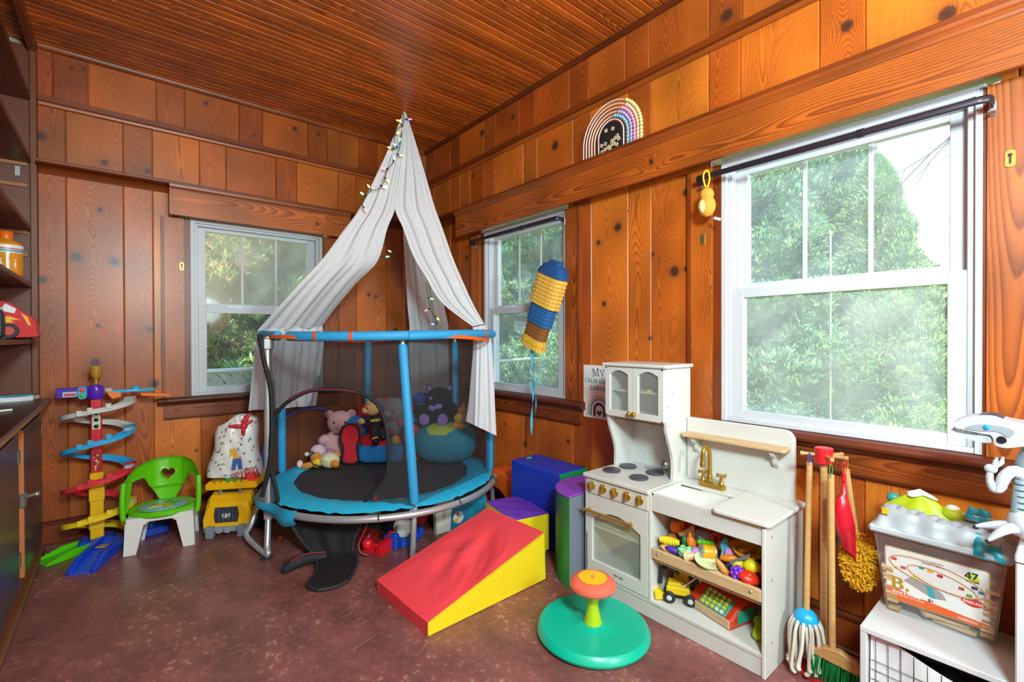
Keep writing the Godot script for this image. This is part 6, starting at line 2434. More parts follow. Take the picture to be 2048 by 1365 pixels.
	ext(rrect(-0.014, -0.005, 0.014, 0.005, 0.004), 0.207, 0.2078, X(V(0, 0, 0), V(-90, 40, 0)))
	E("maker_print", M("e87a70", 0.4), yl)

# ------------------------------------------------------------------ play kitchen (local x along the wall, z out of it)
func arched(x0: float, x1: float, y0: float, y1: float, m: float, b: float, tp: float, rise: float) -> Array:
	# pieces of a door frame round an arched opening
	var a := []
	for k in 13:
		var u := k / 12.0
		a.append(Vector2(lerpf(x0 + m, x1 - m, u), y1 - tp - rise + rise * sin(PI * u)))
	return [[Vector2(x0, y0), Vector2(x0 + m, y0), Vector2(x0 + m, y1), Vector2(x0, y1)], [Vector2(x1 - m, y0), Vector2(x1, y0), Vector2(x1, y1), Vector2(x1 - m, y1)], [Vector2(x0 + m, y0), Vector2(x1 - m, y0), Vector2(x1 - m, y0 + b), Vector2(x0 + m, y0 + b)], a + [Vector2(x1 - m, y1), Vector2(x0 + m, y1)]]

func kitchen():
	var t := T("play_kitchen", "white wooden play kitchen with gold knobs, taps and a glazed hutch", "play kitchen", V(0, 0, 2.06), -90)
	var w := M("cfcfcb", 0.36)
	var wd := M("d9b98e", 0.5, 0.0, "grain")
	var gold := M("b8923e", 0.28, 0.75)
	var K2 := func(nm: String, a: Vector3, b: Vector3, par: Node = null, m: Material = null, bev := 0.002):
		B()
		bc(a, b, bev)
		return E(nm, m if m else w, par if par else t)
	K2.call("plinth", V(0.005, 0.0, 0.355), V(0.738, 0.07, 0.372))
	K2.call("bottom_board", V(0.005, 0.06, 0.07), V(0.738, 0.075, 0.375))
	K2.call("side_panel", V(0.0, 0.0, 0.06), V(0.013, 0.48, 0.378))
	K2.call("divider", V(0.317, 0.07, 0.06), V(0.330, 0.482, 0.376))
	K2.call("side_panel", V(0.733, 0.0, 0.06), V(0.745, 0.478, 0.378))
	K2.call("back_panel", V(0.013, 0.07, 0.06), V(0.733, 0.48, 0.068), null, M("c8c4b8", 0.5))
	# stove
	K2.call("stove_top", V(-0.004, 0.480, 0.06), V(0.324, 0.495, 0.388))
	K2.call("control_panel", V(0.004, 0.412, 0.364), V(0.318, 0.480, 0.378))
	for k in 5:
		B()
		cyl(V(0, 0, 0), 0.0175, 0.007, 24, X(V(0.040 + k * 0.0605, 0.448, 0.378), V(90, 0, 0)))
		ext(rrect(-0.006, -0.018, 0.006, 0.018, 0.005), 0.005, 0.019, X(V(0.040 + k * 0.0605, 0.448, 0.378), V(0, 0, [14, -12, 16, -6, -4][k])), 0.002)
		E("knob", gold, t)
	B()
	for p in arched(0.006, 0.315, 0.078, 0.409, 0.032, 0.05, 0.058, 0.042):
		ext(p, 0.362, 0.378)
	var od := E("oven_door", w, t)
	K2.call("oven_glass", V(0.03, 0.12, 0.366), V(0.29, 0.36, 0.368), od, clearmat("c8d0cc", 0.22), 0.0)
	B()
	tube([V(0.004, 0.345, 0.402), V(0.262, 0.345, 0.402)], 0.0065, 10)
	for x in [0.03, 0.24]:
		tube([V(x, 0.345, 0.378), V(x, 0.345, 0.402)], 0.0055, 8)
	E("oven_handle", M("b08c4c", 0.35, 0.6), od)
	text("TINY LAND", 0.0075, "lettering", M("3a3a3c", 0.5), od, X(V(0.176, 0.105, 0.3785)))
	K2.call("oven_floor", V(0.013, 0.078, 0.07), V(0.317, 0.09, 0.36))
	B()
	bc(V(0.02, 0.262, 0.08), V(0.31, 0.267, 0.355), 0.001)
	for k in 9:
		bc(V(0.04, 0.267, 0.10 + k * 0.027), V(0.29, 0.271, 0.106 + k * 0.027), 0.001)
	E("oven_rack", M("e2e2e0", 0.4), t)
	for p in [[0.065, 0.277], [0.072, 0.170], [0.209, 0.166], [0.207, 0.279]]:
		B()
		lathe([Vector2(0, 0.495), Vector2(0.036, 0.495), Vector2(0.038, 0.498), Vector2(0.038, 0.503), Vector2(0.0365, 0.5045), Vector2(0, 0.5045)], 36, X(V(p[0], 0, p[1])))
		E("burner", M("45464a", 0.4), t)
	# hutch over the stove
	var pr := [Vector2(0.065, 0.495), Vector2(0.20, 0.495), Vector2(0.198, 0.56), Vector2(0.205, 0.60), Vector2(0.225, 0.65), Vector2(0.243, 0.695), Vector2(0.248, 0.735), Vector2(0.248, 0.955), Vector2(0.065, 0.955)]
	var sm := [pr[0]] + spline(pr.slice(1, 7), 4) + [pr[7], pr[8]]
	for x in [0.015, 0.303]:
		B()
		ext(sm, -0.006, 0.006, X(V(x + 0.006, 0, 0), V(0, -90, 0)), 0.001)
		E("hutch_side", w, t)
	K2.call("hutch_back", V(0.02, 0.495, 0.06), V(0.31, 0.96, 0.067))
	K2.call("hutch_top", V(0.004, 0.955, 0.06), V(0.328, 0.970, 0.272), null, null, 0.004)
	K2.call("hutch_floor", V(0.02, 0.735, 0.067), V(0.31, 0.747, 0.246))
	K2.call("hutch_shelf", V(0.02, 0.842, 0.067), V(0.31, 0.850, 0.225))
	for s in [[0.018, 0.163], [0.165, 0.310]]:
		B()
		for p in arched(s[0], s[1], 0.737, 0.953, 0.024, 0.026, 0.014, 0.018):
			ext(p, 0.248, 0.262)
		var dr := E("hutch_door", w, t)
		K2.call("door_glass", V(s[0] + 0.02, 0.76, 0.253), V(s[1] - 0.02, 0.945, 0.2545), dr, clearmat("d2d8d4", 0.16), 0.0)
		B()
		var kx: float = s[1] - 0.010 if s[0] < 0.1 else s[0] + 0.012
		ell(V(kx, 0.757, 0.274), V(0.0105, 0.0105, 0.0105))
		tube([V(kx, 0.757, 0.26), V(kx, 0.757, 0.27)], 0.005, 8)
		E("door_knob", gold, dr)
		for y in [0.739, 0.949]:
			K2.call("hinge", V(s[0] if s[0] < 0.1 else s[1] - 0.009, y - 0.003, 0.262), V(s[0] + 0.009 if s[0] < 0.1 else s[1], y + 0.003, 0.2632), dr, M("4a4a4c", 0.4), 0.0)
	B()
	tube([V(0.022, 0.716, 0.205), V(0.302, 0.716, 0.205)], 0.004, 8)
	var rl := E("utensil_rail", gold, t)
	for x in [0.222, 0.284]:
		B()
		tube(spline([V(x, 0.714, 0.198), V(x, 0.722, 0.205), V(x + 0.003, 0.716, 0.213), V(x + 0.004, 0.698, 0.211), V(x + 0.002, 0.684, 0.206), V(x - 0.004, 0.678, 0.212), V(x - 0.008, 0.686, 0.218)], 4), 0.0018, 6)
		E("hook", gold, rl)
	# screw holes
	for p in [[0.327, 0.80, 0.23], [0.327, 0.72, 0.23], [0.327, 0.85, 0.2]]:
		B()
		bc(V(0.3145, p[1] - 0.003, p[2] - 0.002), V(0.3155, p[1] + 0.003, p[2] + 0.002), 0.0)
		E("screw_cap", M("66645f", 0.5), t)
	for p in [[0.42, 0.12], [0.44, 0.33], [0.30, 0.33], [0.28, 0.14], [0.10, 0.33], [0.07, 0.16]]:
		B()
		bc(V(0.7445, p[0] - 0.004, p[1] - 0.002), V(0.7457, p[0] + 0.004, p[1] + 0.002), 0.0)
		E("screw_cap", M("66645f", 0.5), t)
	# sink side
	K2.call("apron", V(0.33, 0.418, 0.362), V(0.735, 0.488, 0.374))
	K2.call("counter_back", V(0.324, 0.478, 0.06), V(0.752, 0.492, 0.19))
	K2.call("counter_left", V(0.324, 0.478, 0.19), V(0.342, 0.492, 0.374))
	B()
	for s in [[V(0.342, 0.43, 0.19), V(0.565, 0.435, 0.362)], [V(0.342, 0.43, 0.19), V(0.346, 0.490, 0.362)], [V(0.342, 0.43, 0.186), V(0.60, 0.490, 0.19)], [V(0.57, 0.43, 0.19), V(0.575, 0.485, 0.362)]]:
		bc(s[0], s[1], 0.001)
	ext(rrect(0.334, 0.177, 0.60, 0.192, 0.006), 0.490, 0.497, Transform3D(Basis(V(1, 0, 0), V(0, 0, 1), V(0, -1, 0)), V(0, 0.984, 0)))
	E("sink_basin", M("dcdcd6", 0.25), t)
	B()
	ext(rrect(0.572, 0.075, 0.764, 0.392, 0.02), 0.0, 0.014, Transform3D(Basis(V(1, 0, 0), V(0, 0, 1), V(0, -1, 0)), V(0, 0.500, 0)), 0.003)
	E("counter_board", w, t)
	B()
	var bp := [Vector2(0.318, 0.492), Vector2(0.728, 0.492)] + arc(Vector2(0.690, 0.708), 0.038, 0, 90, 8) + [Vector2(0.318, 0.746)]
	ext(bp, 0.075, 0.098, Transform3D(), 0.002)
	E("backsplash", w, t)
	B()
	ext(rrect(0.322, 0.098, 0.722, 0.16, 0.014), 0.0, 0.014, Transform3D(Basis(V(1, 0, 0), V(0, 0, 1), V(0, -1, 0)), V(0, 0.688, 0)), 0.003)
	E("wooden_shelf", wd, t)
	for x in [0.372, 0.672]:
		B()
		ext(spline([Vector2(0.0, 0.673), Vector2(0.048, 0.673), Vector2(0.044, 0.655), Vector2(0.026, 0.645), Vector2(0.022, 0.625), Vector2(0.010, 0.612), Vector2(0.0, 0.610)], 3, true), -0.007, 0.007, X(V(x, 0, 0.098), V(0, -90, 0)), 0.001)
		E("shelf_bracket", w, t)
	# gold tap
	B()
	ext(rrect(0.406, -0.015, 0.508, 0.015, 0.010), 0.0, 0.018, Transform3D(Basis(V(1, 0, 0), V(0, 0, 1), V(0, -1, 0)), V(0, 0.510, 0.152)), 0.003)
	E("tap_base", gold, t)
	B()
	tube(spline([V(0.445, 0.50, 0.150), V(0.445, 0.60, 0.150), V(0.445, 0.632, 0.154), V(0.444, 0.650, 0.168), V(0.443, 0.652, 0.180), V(0.442, 0.640, 0.194), V(0.441, 0.61, 0.198), V(0.441, 0.582, 0.198)], 4), 0.0085, 12)
	lathe([Vector2(0.009, 0.510), Vector2(0.013, 0.512), Vector2(0.012, 0.53), Vector2(0.009, 0.54)], 16, X(V(0.445, 0, 0.15)))
	lathe([Vector2(0, 0.578), Vector2(0.010, 0.578), Vector2(0.0105, 0.592), Vector2(0.0085, 0.6)], 16, X(V(0.441, 0, 0.198)))
	E("spout", gold, t)
	for x in [0.418, 0.492]:
		B()
		lathe([Vector2(0.009, 0.510), Vector2(0.011, 0.516), Vector2(0.006, 0.528), Vector2(0.006, 0.538), Vector2(0.009, 0.546), Vector2(0.005, 0.552), Vector2(0, 0.553)], 14, X(V(x, 0, 0.152)))
		for a in 4:
			var d := V(cos(a * PI / 2 + 0.4), 0, sin(a * PI / 2 + 0.4))
			tube([V(x, 0.547, 0.152), V(x, 0.547, 0.152) + d * 0.014, V(x, 0.547, 0.152) + d * 0.022], [0.0025, 0.003, 0.0045], 8)
		E("tap_handle", gold, t)
	# tilted bin under the sink
	B()
	bc(V(0.332, 0.238, 0.362), V(0.732, 0.278, 0.378), 0.003)
	E("bin_front", wd, t)
	K2.call("bin_floor", V(0.332, 0.222, 0.07), V(0.732, 0.230, 0.362), null, M("d4c4a4", 0.5))
	for x in [0.36, 0.70]:
		B()
		cyl(V(0, 0, 0), 0.005, 0.002, 12, X(V(x, 0.262, 0.378), V(90, 0, 0)), 0.0)
		E("screw", M("b8b4aa", 0.4, 0.5), t)
	# things kept on the kitchen
	var q := T("ladle", "small grey metal ladle hanging from the gold hook in the hutch", "ladle", V(-0.206, 0.68, 2.345))
	B()
	tube(spline([V(0.0, 0.002, 0.006), V(0.0, -0.035, 0.009), V(0, -0.07, 0.002), V(0, -0.10, 0.0)], 4), 0.0014, 6)
	tube(spline([V(0.0, 0.002, -0.002), V(0.0, -0.035, -0.007), V(0, -0.07, -0.002), V(0, -0.10, 0.0)], 4), 0.0014, 6)
	E("handle", M("8a8c90", 0.3, 0.8), q)
	B()
	ell(V(-0.004, -0.122, 0), V(0.018, 0.018, 0.018))
	E("bowl", M("7c7e84", 0.25, 0.8), q)
	q = T("skimmer", "flat metal skimmer lying at the back of the stove top", "skimmer", V(-0.108, 0.4955, 2.20), -86)
	B()
	lathe([Vector2(0, 0), Vector2(0.018, 0), Vector2(0.020, 0.003), Vector2(0, 0.003)], 24)
	E("disc", M("b8babb", 0.3, 0.7), q)
	B()
	tube([V(0.018, 0.003, 0.0), V(0.06, 0.006, 0.003), V(0.095, 0.006, 0.006)], 0.0016, 6)
	tube([V(0.018, 0.003, 0.0), V(0.06, 0.006, -0.003), V(0.095, 0.006, 0.003)], 0.0016, 6)
	E("handle", M("8a8c90", 0.3, 0.8), q)
	q = T("play_cup", "peach coloured play cup behind the left hutch door", "cup", V(-0.19, 0.8505, 2.178))
	B()
	lathe([Vector2(0, 0), Vector2(0.028, 0), Vector2(0.031, 0.05), Vector2(0.028, 0.05), Vector2(0.025, 0.004), Vector2(0, 0.004)], 28)
	E("cup", M("ea9a6c", 0.4), q)
	q = T("play_ring", "tiny yellow play piece on the shelf behind the right hutch door", "toy", V(-0.20, 0.8505, 2.262))
	B()
	lathe([Vector2(0, 0), Vector2(0.012, 0), Vector2(0.008, 0.008), Vector2(0, 0.009)], 16)
	E("piece", M("e8c838", 0.4), q)
	# digger, till and telephone on the bottom shelf
	var ye := M("e6c414", 0.35)
	q = T("toy_digger", "yellow toy digger with a black arm on the bottom shelf of the play kitchen", "toy digger", V(-0.295, 0.075, 2.455), -62)
	B()
	box(V(0.0, 0.045, 0.0), V(0.085, 0.03, 0.055), 0.005)
	box(V(-0.012, 0.066, 0.004), V(0.05, 0.016, 0.042), 0.004)
	E("body", ye, q)
	for k in 4:
		B()
		bc(V(-0.035 + k * 0.016, 0.0735, -0.012), V(-0.027 + k * 0.016, 0.077, 0.022), 0.001)
		E("grille_bar", M("d0b010", 0.4), q)
	B()
	box(V(0.01, 0.095, -0.03), V(0.055, 0.085, 0.008), 0.003)
	E("cab_side", M("dcb818", 0.35), q)
	for p in [[0.045, 0.032], [-0.03, 0.032], [0.045, -0.032], [-0.03, -0.032]]:
		B()
		cyl(V(0, -0.006, 0), 0.022, 0.014, 24, X(V(p[0], 0.022, p[1]), V(90, 0, 0)), 0.003)
		var wl := E("wheel", M("1f2226", 0.6), q)
		B()
		cyl(V(0, -0.0075, 0), 0.010, 0.017, 16, X(V(p[0], 0.022, p[1]), V(90, 0, 0)))
		E("hub", M("c0c2c2", 0.4), wl)
	B()
	tube([V(0.0, 0.10, 0.0), V(-0.025, 0.128, 0.006), V(-0.06, 0.115, 0.01), V(-0.066, 0.06, 0.012)], [0.008, 0.011, 0.011, 0.008], 8)
	E("arm", M("1d2430", 0.35), q)
	B()
	ext([Vector2(-0.015, 0), Vector2(0.018, 0), Vector2(0.022, 0.02), Vector2(0.0, 0.038), Vector2(-0.018, 0.03)], -0.018, 0.018, X(V(-0.072, 0.004, 0.016), V(0, 20, 0)), 0.003)
	E("bucket", ye, q)
	q = T("cash_register", "red toy cash register with a green keypad on the bottom shelf of the play kitchen", "cash register", V(-0.240, 0.0755, 2.603), -104)
	B()
	ext([Vector2(-0.065, 0.0), Vector2(0.075, 0.0), Vector2(0.075, 0.034), Vector2(0.02, 0.075), Vector2(-0.03, 0.095), Vector2(-0.065, 0.095)], -0.095, 0.095, X(V(0, 0, 0), V(0, -90, 0)), 0.008)
	E("body", M("d23a1c", 0.3), q)
	B()
	bc(V(-0.096, 0.003, 0.066), V(0.088, 0.034, 0.0785), 0.002)
	E("drawer", M("d8c09a", 0.5, 0.0, "grain"), q)
	B()
	var kp := X(V(0.012, 0.056, 0.048), V(37, 0, 0))
	box(V(0, 0.001, 0), V(0.115, 0.006, 0.068), 0.002, kp)
	var pad := E("keypad", M("3a9c82", 0.35), q)
	for i in 5:
		for j in 4:
			B()
			lathe([Vector2(0, 0.004), Vector2(0.0075, 0.004), Vector2(0.0065, 0.0085), Vector2(0, 0.009)], 12, kp * X(V(-0.042 + i * 0.0205, 0, -0.025 + j * 0.0165)))
			E("key", M("dccb3c" if j < 3 or i < 3 else "e0d8d4", 0.35), pad)
	B()
	bc(V(0.096, 0.018, -0.04), V(0.100, 0.06, 0.045), 0.001)
	E("green_side", M("2f9c82", 0.35), q)
	B()
	tube(spline([V(-0.085, 0.07, 0.02), V(-0.088, 0.094, 0.03), V(-0.096, 0.080, 0.055), V(-0.110, 0.060, 0.085), V(-0.122, 0.058, 0.09)], 4), 0.0035, 8)
	E("crank", M("e4e0dc", 0.4), q)
	B()
	ell(V(-0.130, 0.058, 0.093), V(0.012, 0.008, 0.008))
	E("crank_knob", M("3ab0a4", 0.35), q)
	B()
	box(V(-0.08, 0.10, -0.02), V(0.05, 0.004, 0.04), 0.001)
	E("scanner_window", M("2a2a2c", 0.2), q)
	q = T("toy_phone", "lime green toy telephone handset in the right corner of the bottom shelf", "toy phone", V(-0.285, 0.0755, 2.745), -20)
	B()
	tube(spline([V(-0.022, 0.010, 0.022), V(-0.018, 0.020, 0.012), V(0.0, 0.034, 0.0), V(0.022, 0.036, -0.018), V(0.032, 0.024, -0.03)], 4), [0.012, 0.015, 0.017, 0.017, 0.015, 0.013, 0.012, 0.011, 0.011, 0.011, 0.011, 0.012, 0.014, 0.015, 0.016, 0.016, 0.014], 12)
	ell(V(-0.02, 0.016, 0.018), V(0.019, 0.016, 0.017))
	E("handset", M("a0c41c", 0.3), q)

# ------------------------------------------------------------------ pretend food heaped in the bin
func food():
	var G := "pretend food in the bin"
	var f := func(nm: String, label: String, cat: String, p: Vector3, ry := 0.0) -> Node3D:
		var o := T(nm, label, cat, p + V(0, 0.006, 0), ry - 62.0, G)
		o.scale = Vector3.ONE * 1.2
		return o
	var t: Node3D
	var gl := func(hex: String) -> Material: return M(hex, 0.35)
	t = f.call("toy_pepper", "orange toy pepper at the top left of the pretend food", "toy food", V(-0.265, 0.338, 2.433))
	for k in 5:
		var a := TAU * k / 5.0
		eb(t, "lobe", V(cos(a) * 0.011, 0, sin(a) * 0.011), V(0.013, 0.021, 0.013), gl.call("e8701c"))
	eb(t, "stem", V(0, 0.022, 0), V(0.003, 0.008, 0.003), gl.call("4c8a34"))
	var rnd := func(nm: String, label: String, hex: String, p: Vector3, r: Vector3, rot := Vector3.ZERO) -> Node3D:
		var o: Node3D = f.call(nm, label, "toy food", p)
		eb(o, "body", Vector3.ZERO, r, gl.call(hex), rot)
		return o
	t = rnd.call("toy_apple", "dark red toy apple half hidden behind the orange pepper", "b4201c", V(-0.235, 0.340, 2.48), V(0.022, 0.020, 0.022))
	t = rnd.call("toy_apple", "crimson toy apple behind the silver play can", "c01c2c", V(-0.235, 0.342, 2.543), V(0.023, 0.02, 0.022))
	t = rnd.call("toy_roll", "brown toy bread roll left of the waffle cone", "9a5430", V(-0.305, 0.304, 2.432), V(0.018, 0.014, 0.016))
	t = rnd.call("toy_loaf", "tan toy bread heel at the left end of the bin", "d8a868", V(-0.345, 0.276, 2.452), V(0.032, 0.010, 0.016), V(0, 0, -14))
	t = rnd.call("toy_eggplant", "purple toy eggplant under the yellow corn", "4a2a9c", V(-0.345, 0.280, 2.478), V(0.036, 0.012, 0.013), V(0, 0, -10))
	t = rnd.call("toy_cucumber", "dark green toy cucumber standing beside the corn", "1f7a3a", V(-0.305, 0.306, 2.490), V(0.011, 0.020, 0.011), V(0, 0, 10))
	t = rnd.call("toy_drumstick", "orange toy chicken drumstick by the silver can", "e2781c", V(-0.308, 0.312, 2.517), V(0.014, 0.024, 0.013), V(0, 0, 16))
	eb(t, "bone", V(-0.004, 0.026, 0), V(0.006, 0.010, 0.006), gl.call("e8883a"))
	t = rnd.call("toy_cabbage", "pale green toy lettuce beside the purple eggplant", "7cc890", V(-0.345, 0.286, 2.512), V(0.021, 0.017, 0.018))
	for k in 9:
		var a := k * 2.4
		eb(t, "leaf", V(cos(a) * 0.014, 0.006 + 0.005 * (k % 2), sin(a) * 0.013), V(0.009, 0.007, 0.008), gl.call("8ad49c"))
	t = rnd.call("toy_onion", "lilac toy onion between the lettuce and the gold can", "b48ccc", V(-0.328, 0.296, 2.545), V(0.015, 0.014, 0.014))
	t = rnd.call("toy_croissant", "brown toy sausage behind the coral cup", "a05020", V(-0.235, 0.340, 2.605), V(0.036, 0.014, 0.014), V(0, 0, -16))
	t = rnd.call("toy_orange_slice", "orange toy shrimp curl behind the blue spoon", "e88420", V(-0.262, 0.332, 2.655), V(0.017, 0.020, 0.014))
	t = rnd.call("toy_pumpkin", "golden orange toy bun left of the orange shrimp", "d08c28", V(-0.275, 0.322, 2.622), V(0.017, 0.018, 0.015))
	t = rnd.call("toy_tomato_slice", "coral red toy slice behind the yellow bowl", "d0503c", V(-0.225, 0.345, 2.69), V(0.020, 0.018, 0.008))
	t = rnd.call("toy_lemon", "bright yellow toy lemon right of the grapes", "e2d414", V(-0.312, 0.308, 2.735), V(0.023, 0.018, 0.018))
	eb(t, "tip", V(0.023, 0.004, 0), V(0.006, 0.005, 0.005), gl.call("e2d414"))
	t = rnd.call("toy_half_lemon", "yellow toy half fruit behind the little knife", "ecc81c", V(-0.318, 0.300, 2.693), V(0.018, 0.018, 0.016))
	t = rnd.call("toy_carrot", "orange toy carrot lying under the lilac cup", "e0801c", V(-0.312, 0.308, 2.66), V(0.026, 0.011, 0.011), V(0, 0, 6))
	t = rnd.call("toy_sausage", "tan toy hot dog leaning on the front rail of the bin", "cc8844", V(-0.352, 0.282, 2.660), V(0.010, 0.034, 0.010), V(0, 0, 38))
	t = rnd.call("toy_pizza", "brown toy pastry behind the yellow lemon", "b8701c", V(-0.295, 0.298, 2.768), V(0.016, 0.026, 0.02))
	t = rnd.call("toy_bun", "tan toy bread roll behind the coral cup at the back", "b0682c", V(-0.235, 0.338, 2.575), V(0.018, 0.013, 0.013))
	t = f.call("toy_corn", "yellow toy corn cob lying at the left of the heap", "toy food", V(-0.335, 0.303, 2.443), -8)
	for k in 9:
		for j in 8:
			if j > 4:
				continue
		B()
		var r := 0.0135 * sqrt(1.0 - pow((k - 4) / 5.6, 2.0))
		lathe([Vector2(r * 0.9, -0.0032), Vector2(r * 1.06, 0), Vector2(r * 0.9, 0.0032)], 14, X(V(-0.027 + k * 0.0066, 0, 0), V(0, 0, -90)))
		E("kernel_ring", gl.call("e8d020"), t)
	t = f.call("toy_cone", "pale orange toy waffle cone below the orange pepper", "toy food", V(-0.272, 0.326, 2.478), 0)
	B()
	lathe([Vector2(0.006, -0.024), Vector2(0.018, 0.018), Vector2(0.022, 0.02), Vector2(0.022, 0.030), Vector2(0.017, 0.03), Vector2(0, 0.02)], 18, X(Vector3.ZERO, V(20, 0, -70)))
	E("cone", gl.call("e0a87c"), t)
	t = f.call("toy_cone", "tan toy ice cream cone lying near the front rail of the bin", "toy food", V(-0.350, 0.286, 2.545), 0)
	B()
	lathe([Vector2(0.007, -0.026), Vector2(0.013, 0.012), Vector2(0.016, 0.014), Vector2(0.017, 0.024), Vector2(0.012, 0.022), Vector2(0, 0.01)], 18, X(Vector3.ZERO, V(10, 0, 98)))
	E("cone", gl.call("dcb890"), t)
	for c in [["silver toy can above the gold one", "9aa0b4", V(-0.275, 0.330, 2.546), 76.0, "8a94a8"], ["gold labelled toy can in the middle of the pretend food", "b8b4a8", V(-0.320, 0.308, 2.585), 82.0, "e0a018"]]:
		t = f.call("toy_can", c[0], "toy food", c[2], 0)
		B()
		lathe([Vector2(0, -0.022), Vector2(0.0205, -0.022), Vector2(0.0215, -0.02), Vector2(0.020, -0.018), Vector2(0.020, 0.018), Vector2(0.0215, 0.02), Vector2(0.0205, 0.022), Vector2(0, 0.0215)], 24, X(Vector3.ZERO, V(0, 20, c[3])))
		E("can_body", M(c[1], 0.3, 0.6), t)
		B()
		lathe([Vector2(0.0206, -0.017), Vector2(0.0206, 0.017)], 24, X(Vector3.ZERO, V(0, 20, c[3])))
		E("can_label", M(c[4], 0.35), t)
	t = f.call("toy_peas", "bright green toy pea pod between the two cans", "toy food", V(-0.296, 0.326, 2.566), 0)
	for k in 4:
		eb(t, "pea", V(-0.017 + k * 0.0115, 0.001 * k, 0), V(0.0085, 0.0085, 0.0085), gl.call("5cc41c"))
	t = f.call("toy_cup", "coral red toy cup lying on its side behind the gold can", "toy food", V(-0.265, 0.336, 2.592), 0)
	B()
	lathe([Vector2(0, -0.02), Vector2(0.011, -0.02), Vector2(0.018, 0.014), Vector2(0.016, 0.014), Vector2(0.010, -0.014), Vector2(0, -0.014)], 22, X(Vector3.ZERO, V(60, 0, 30)))
	E("cup", gl.call("e8583c"), t)
	t = f.call("toy_plate", "pale green toy plate on the front of the heap", "toy food", V(-0.348, 0.284, 2.598), 0)
	B()
	lathe([Vector2(0, 0), Vector2(0.022, 0), Vector2(0.036, 0.005), Vector2(0.036, 0.007), Vector2(0.022, 0.002), Vector2(0, 0.002)], 30, X(Vector3.ZERO, V(14, 0, -8)))
	E("plate", gl.call("ccd8a8"), t)
	t = f.call("toy_cup", "lilac toy cup beside the blue spoon", "toy food", V(-0.290, 0.322, 2.648), 0)
	B()
	lathe([Vector2(0, -0.014), Vector2(0.012, -0.014), Vector2(0.017, 0.014), Vector2(0.015, 0.014), Vector2(0.010, -0.01), Vector2(0, -0.01)], 20, X(Vector3.ZERO, V(30, 0, 70)))
	E("cup", gl.call("c494d8"), t)
	t = f.call("toy_spoon", "grey toy spoon with a teal bowl standing in the heap", "toy food", V(-0.305, 0.318, 2.635), 0)
	eb(t, "spoon_bowl", V(0.004, 0.022, 0), V(0.012, 0.021, 0.006), gl.call("46b0c4"), V(0, 0, -8))
	B()
	tube([V(0.0, 0.004, 0), V(-0.012, -0.035, 0.008)], 0.004, 8)
	E("handle", gl.call("98a4b0"), t)
	t = f.call("toy_bowl", "yellow toy bowl of orange noodles at the right of the heap", "toy food", V(-0.27, 0.330, 2.700), 0)
	B()
	lathe([Vector2(0, -0.014), Vector2(0.024, -0.014), Vector2(0.038, 0.008), Vector2(0.041, 0.014), Vector2(0.037, 0.014), Vector2(0.030, 0.002), Vector2(0, 0.0)], 30, X(Vector3.ZERO, V(18, 0, -6)))
	E("bowl", gl.call("dc9c1c"), t)
	for k in 7:
		eb(t, "noodle", V(-0.018 + k * 0.006, 0.007, 0.008 * sin(k * 2.1)), V(0.009, 0.006, 0.006), gl.call("e4bc24" if k % 2 else "a85c14"))
	t = f.call("toy_knife", "little grey toy knife with a dark handle in the heap", "toy food", V(-0.335, 0.306, 2.683), 0)
	B()
	ext([Vector2(-0.006, -0.006), Vector2(0.042, 0.024), Vector2(0.044, 0.036), Vector2(-0.008, 0.004)], -0.0015, 0.0015)
	E("blade", gl.call("6c6c78"), t)
	B()
	tube([V(-0.006, -0.002, 0), V(-0.022, -0.014, 0.003)], 0.0055, 8)
	E("handle", gl.call("1f2a36"), t)
	t = f.call("toy_cup", "cream toy cup leaning on the front rail under the hot dog", "toy food", V(-0.348, 0.276, 2.632), 0)
	B()
	lathe([Vector2(0, -0.016), Vector2(0.010, -0.016), Vector2(0.016, 0.014), Vector2(0.0145, 0.014), Vector2(0.009, -0.012), Vector2(0, -0.012)], 20, X(Vector3.ZERO, V(50, 0, -40)))
	E("cup", gl.call("ece4c4"), t)
	t = f.call("toy_grapes", "bunch of purple toy grapes at the front of the heap", "toy food", V(-0.348, 0.286, 2.704), 0)
	rng.seed = 6
	for k in 20:
		var a := k * 2.39996
		var z := 1.0 - 2.0 * (k + 0.5) / 20.0
		var r := sqrt(1 - z * z)
		eb(t, "grape", V(cos(a) * r * 0.015, z * 0.015, sin(a) * r * 0.015), V(0.0065, 0.0065, 0.0065), gl.call("7a34c8"))
	t = f.call("toy_tomato", "flat red toy tomato slice at the front right of the bin", "toy food", V(-0.345, 0.284, 2.742), 0)
	eb(t, "body", Vector3.ZERO, V(0.029, 0.014, 0.022), gl.call("d82c18"), V(20, 0, -14))
	eb(t, "stalk_mark", V(0.0, 0.012, 0.01), V(0.004, 0.003, 0.003), gl.call("e8786c"))
	t = f.call("toy_pan", "black toy frying pan at the right end of the bin", "toy food", V(-0.300, 0.280, 2.755), 0)
	B()
	lathe([Vector2(0, 0), Vector2(0.032, 0), Vector2(0.040, 0.012), Vector2(0.037, 0.012), Vector2(0.030, 0.003), Vector2(0, 0.003)], 28, X(Vector3.ZERO, V(38, 0, 0)))
	E("pan", M("26282a", 0.5), t)

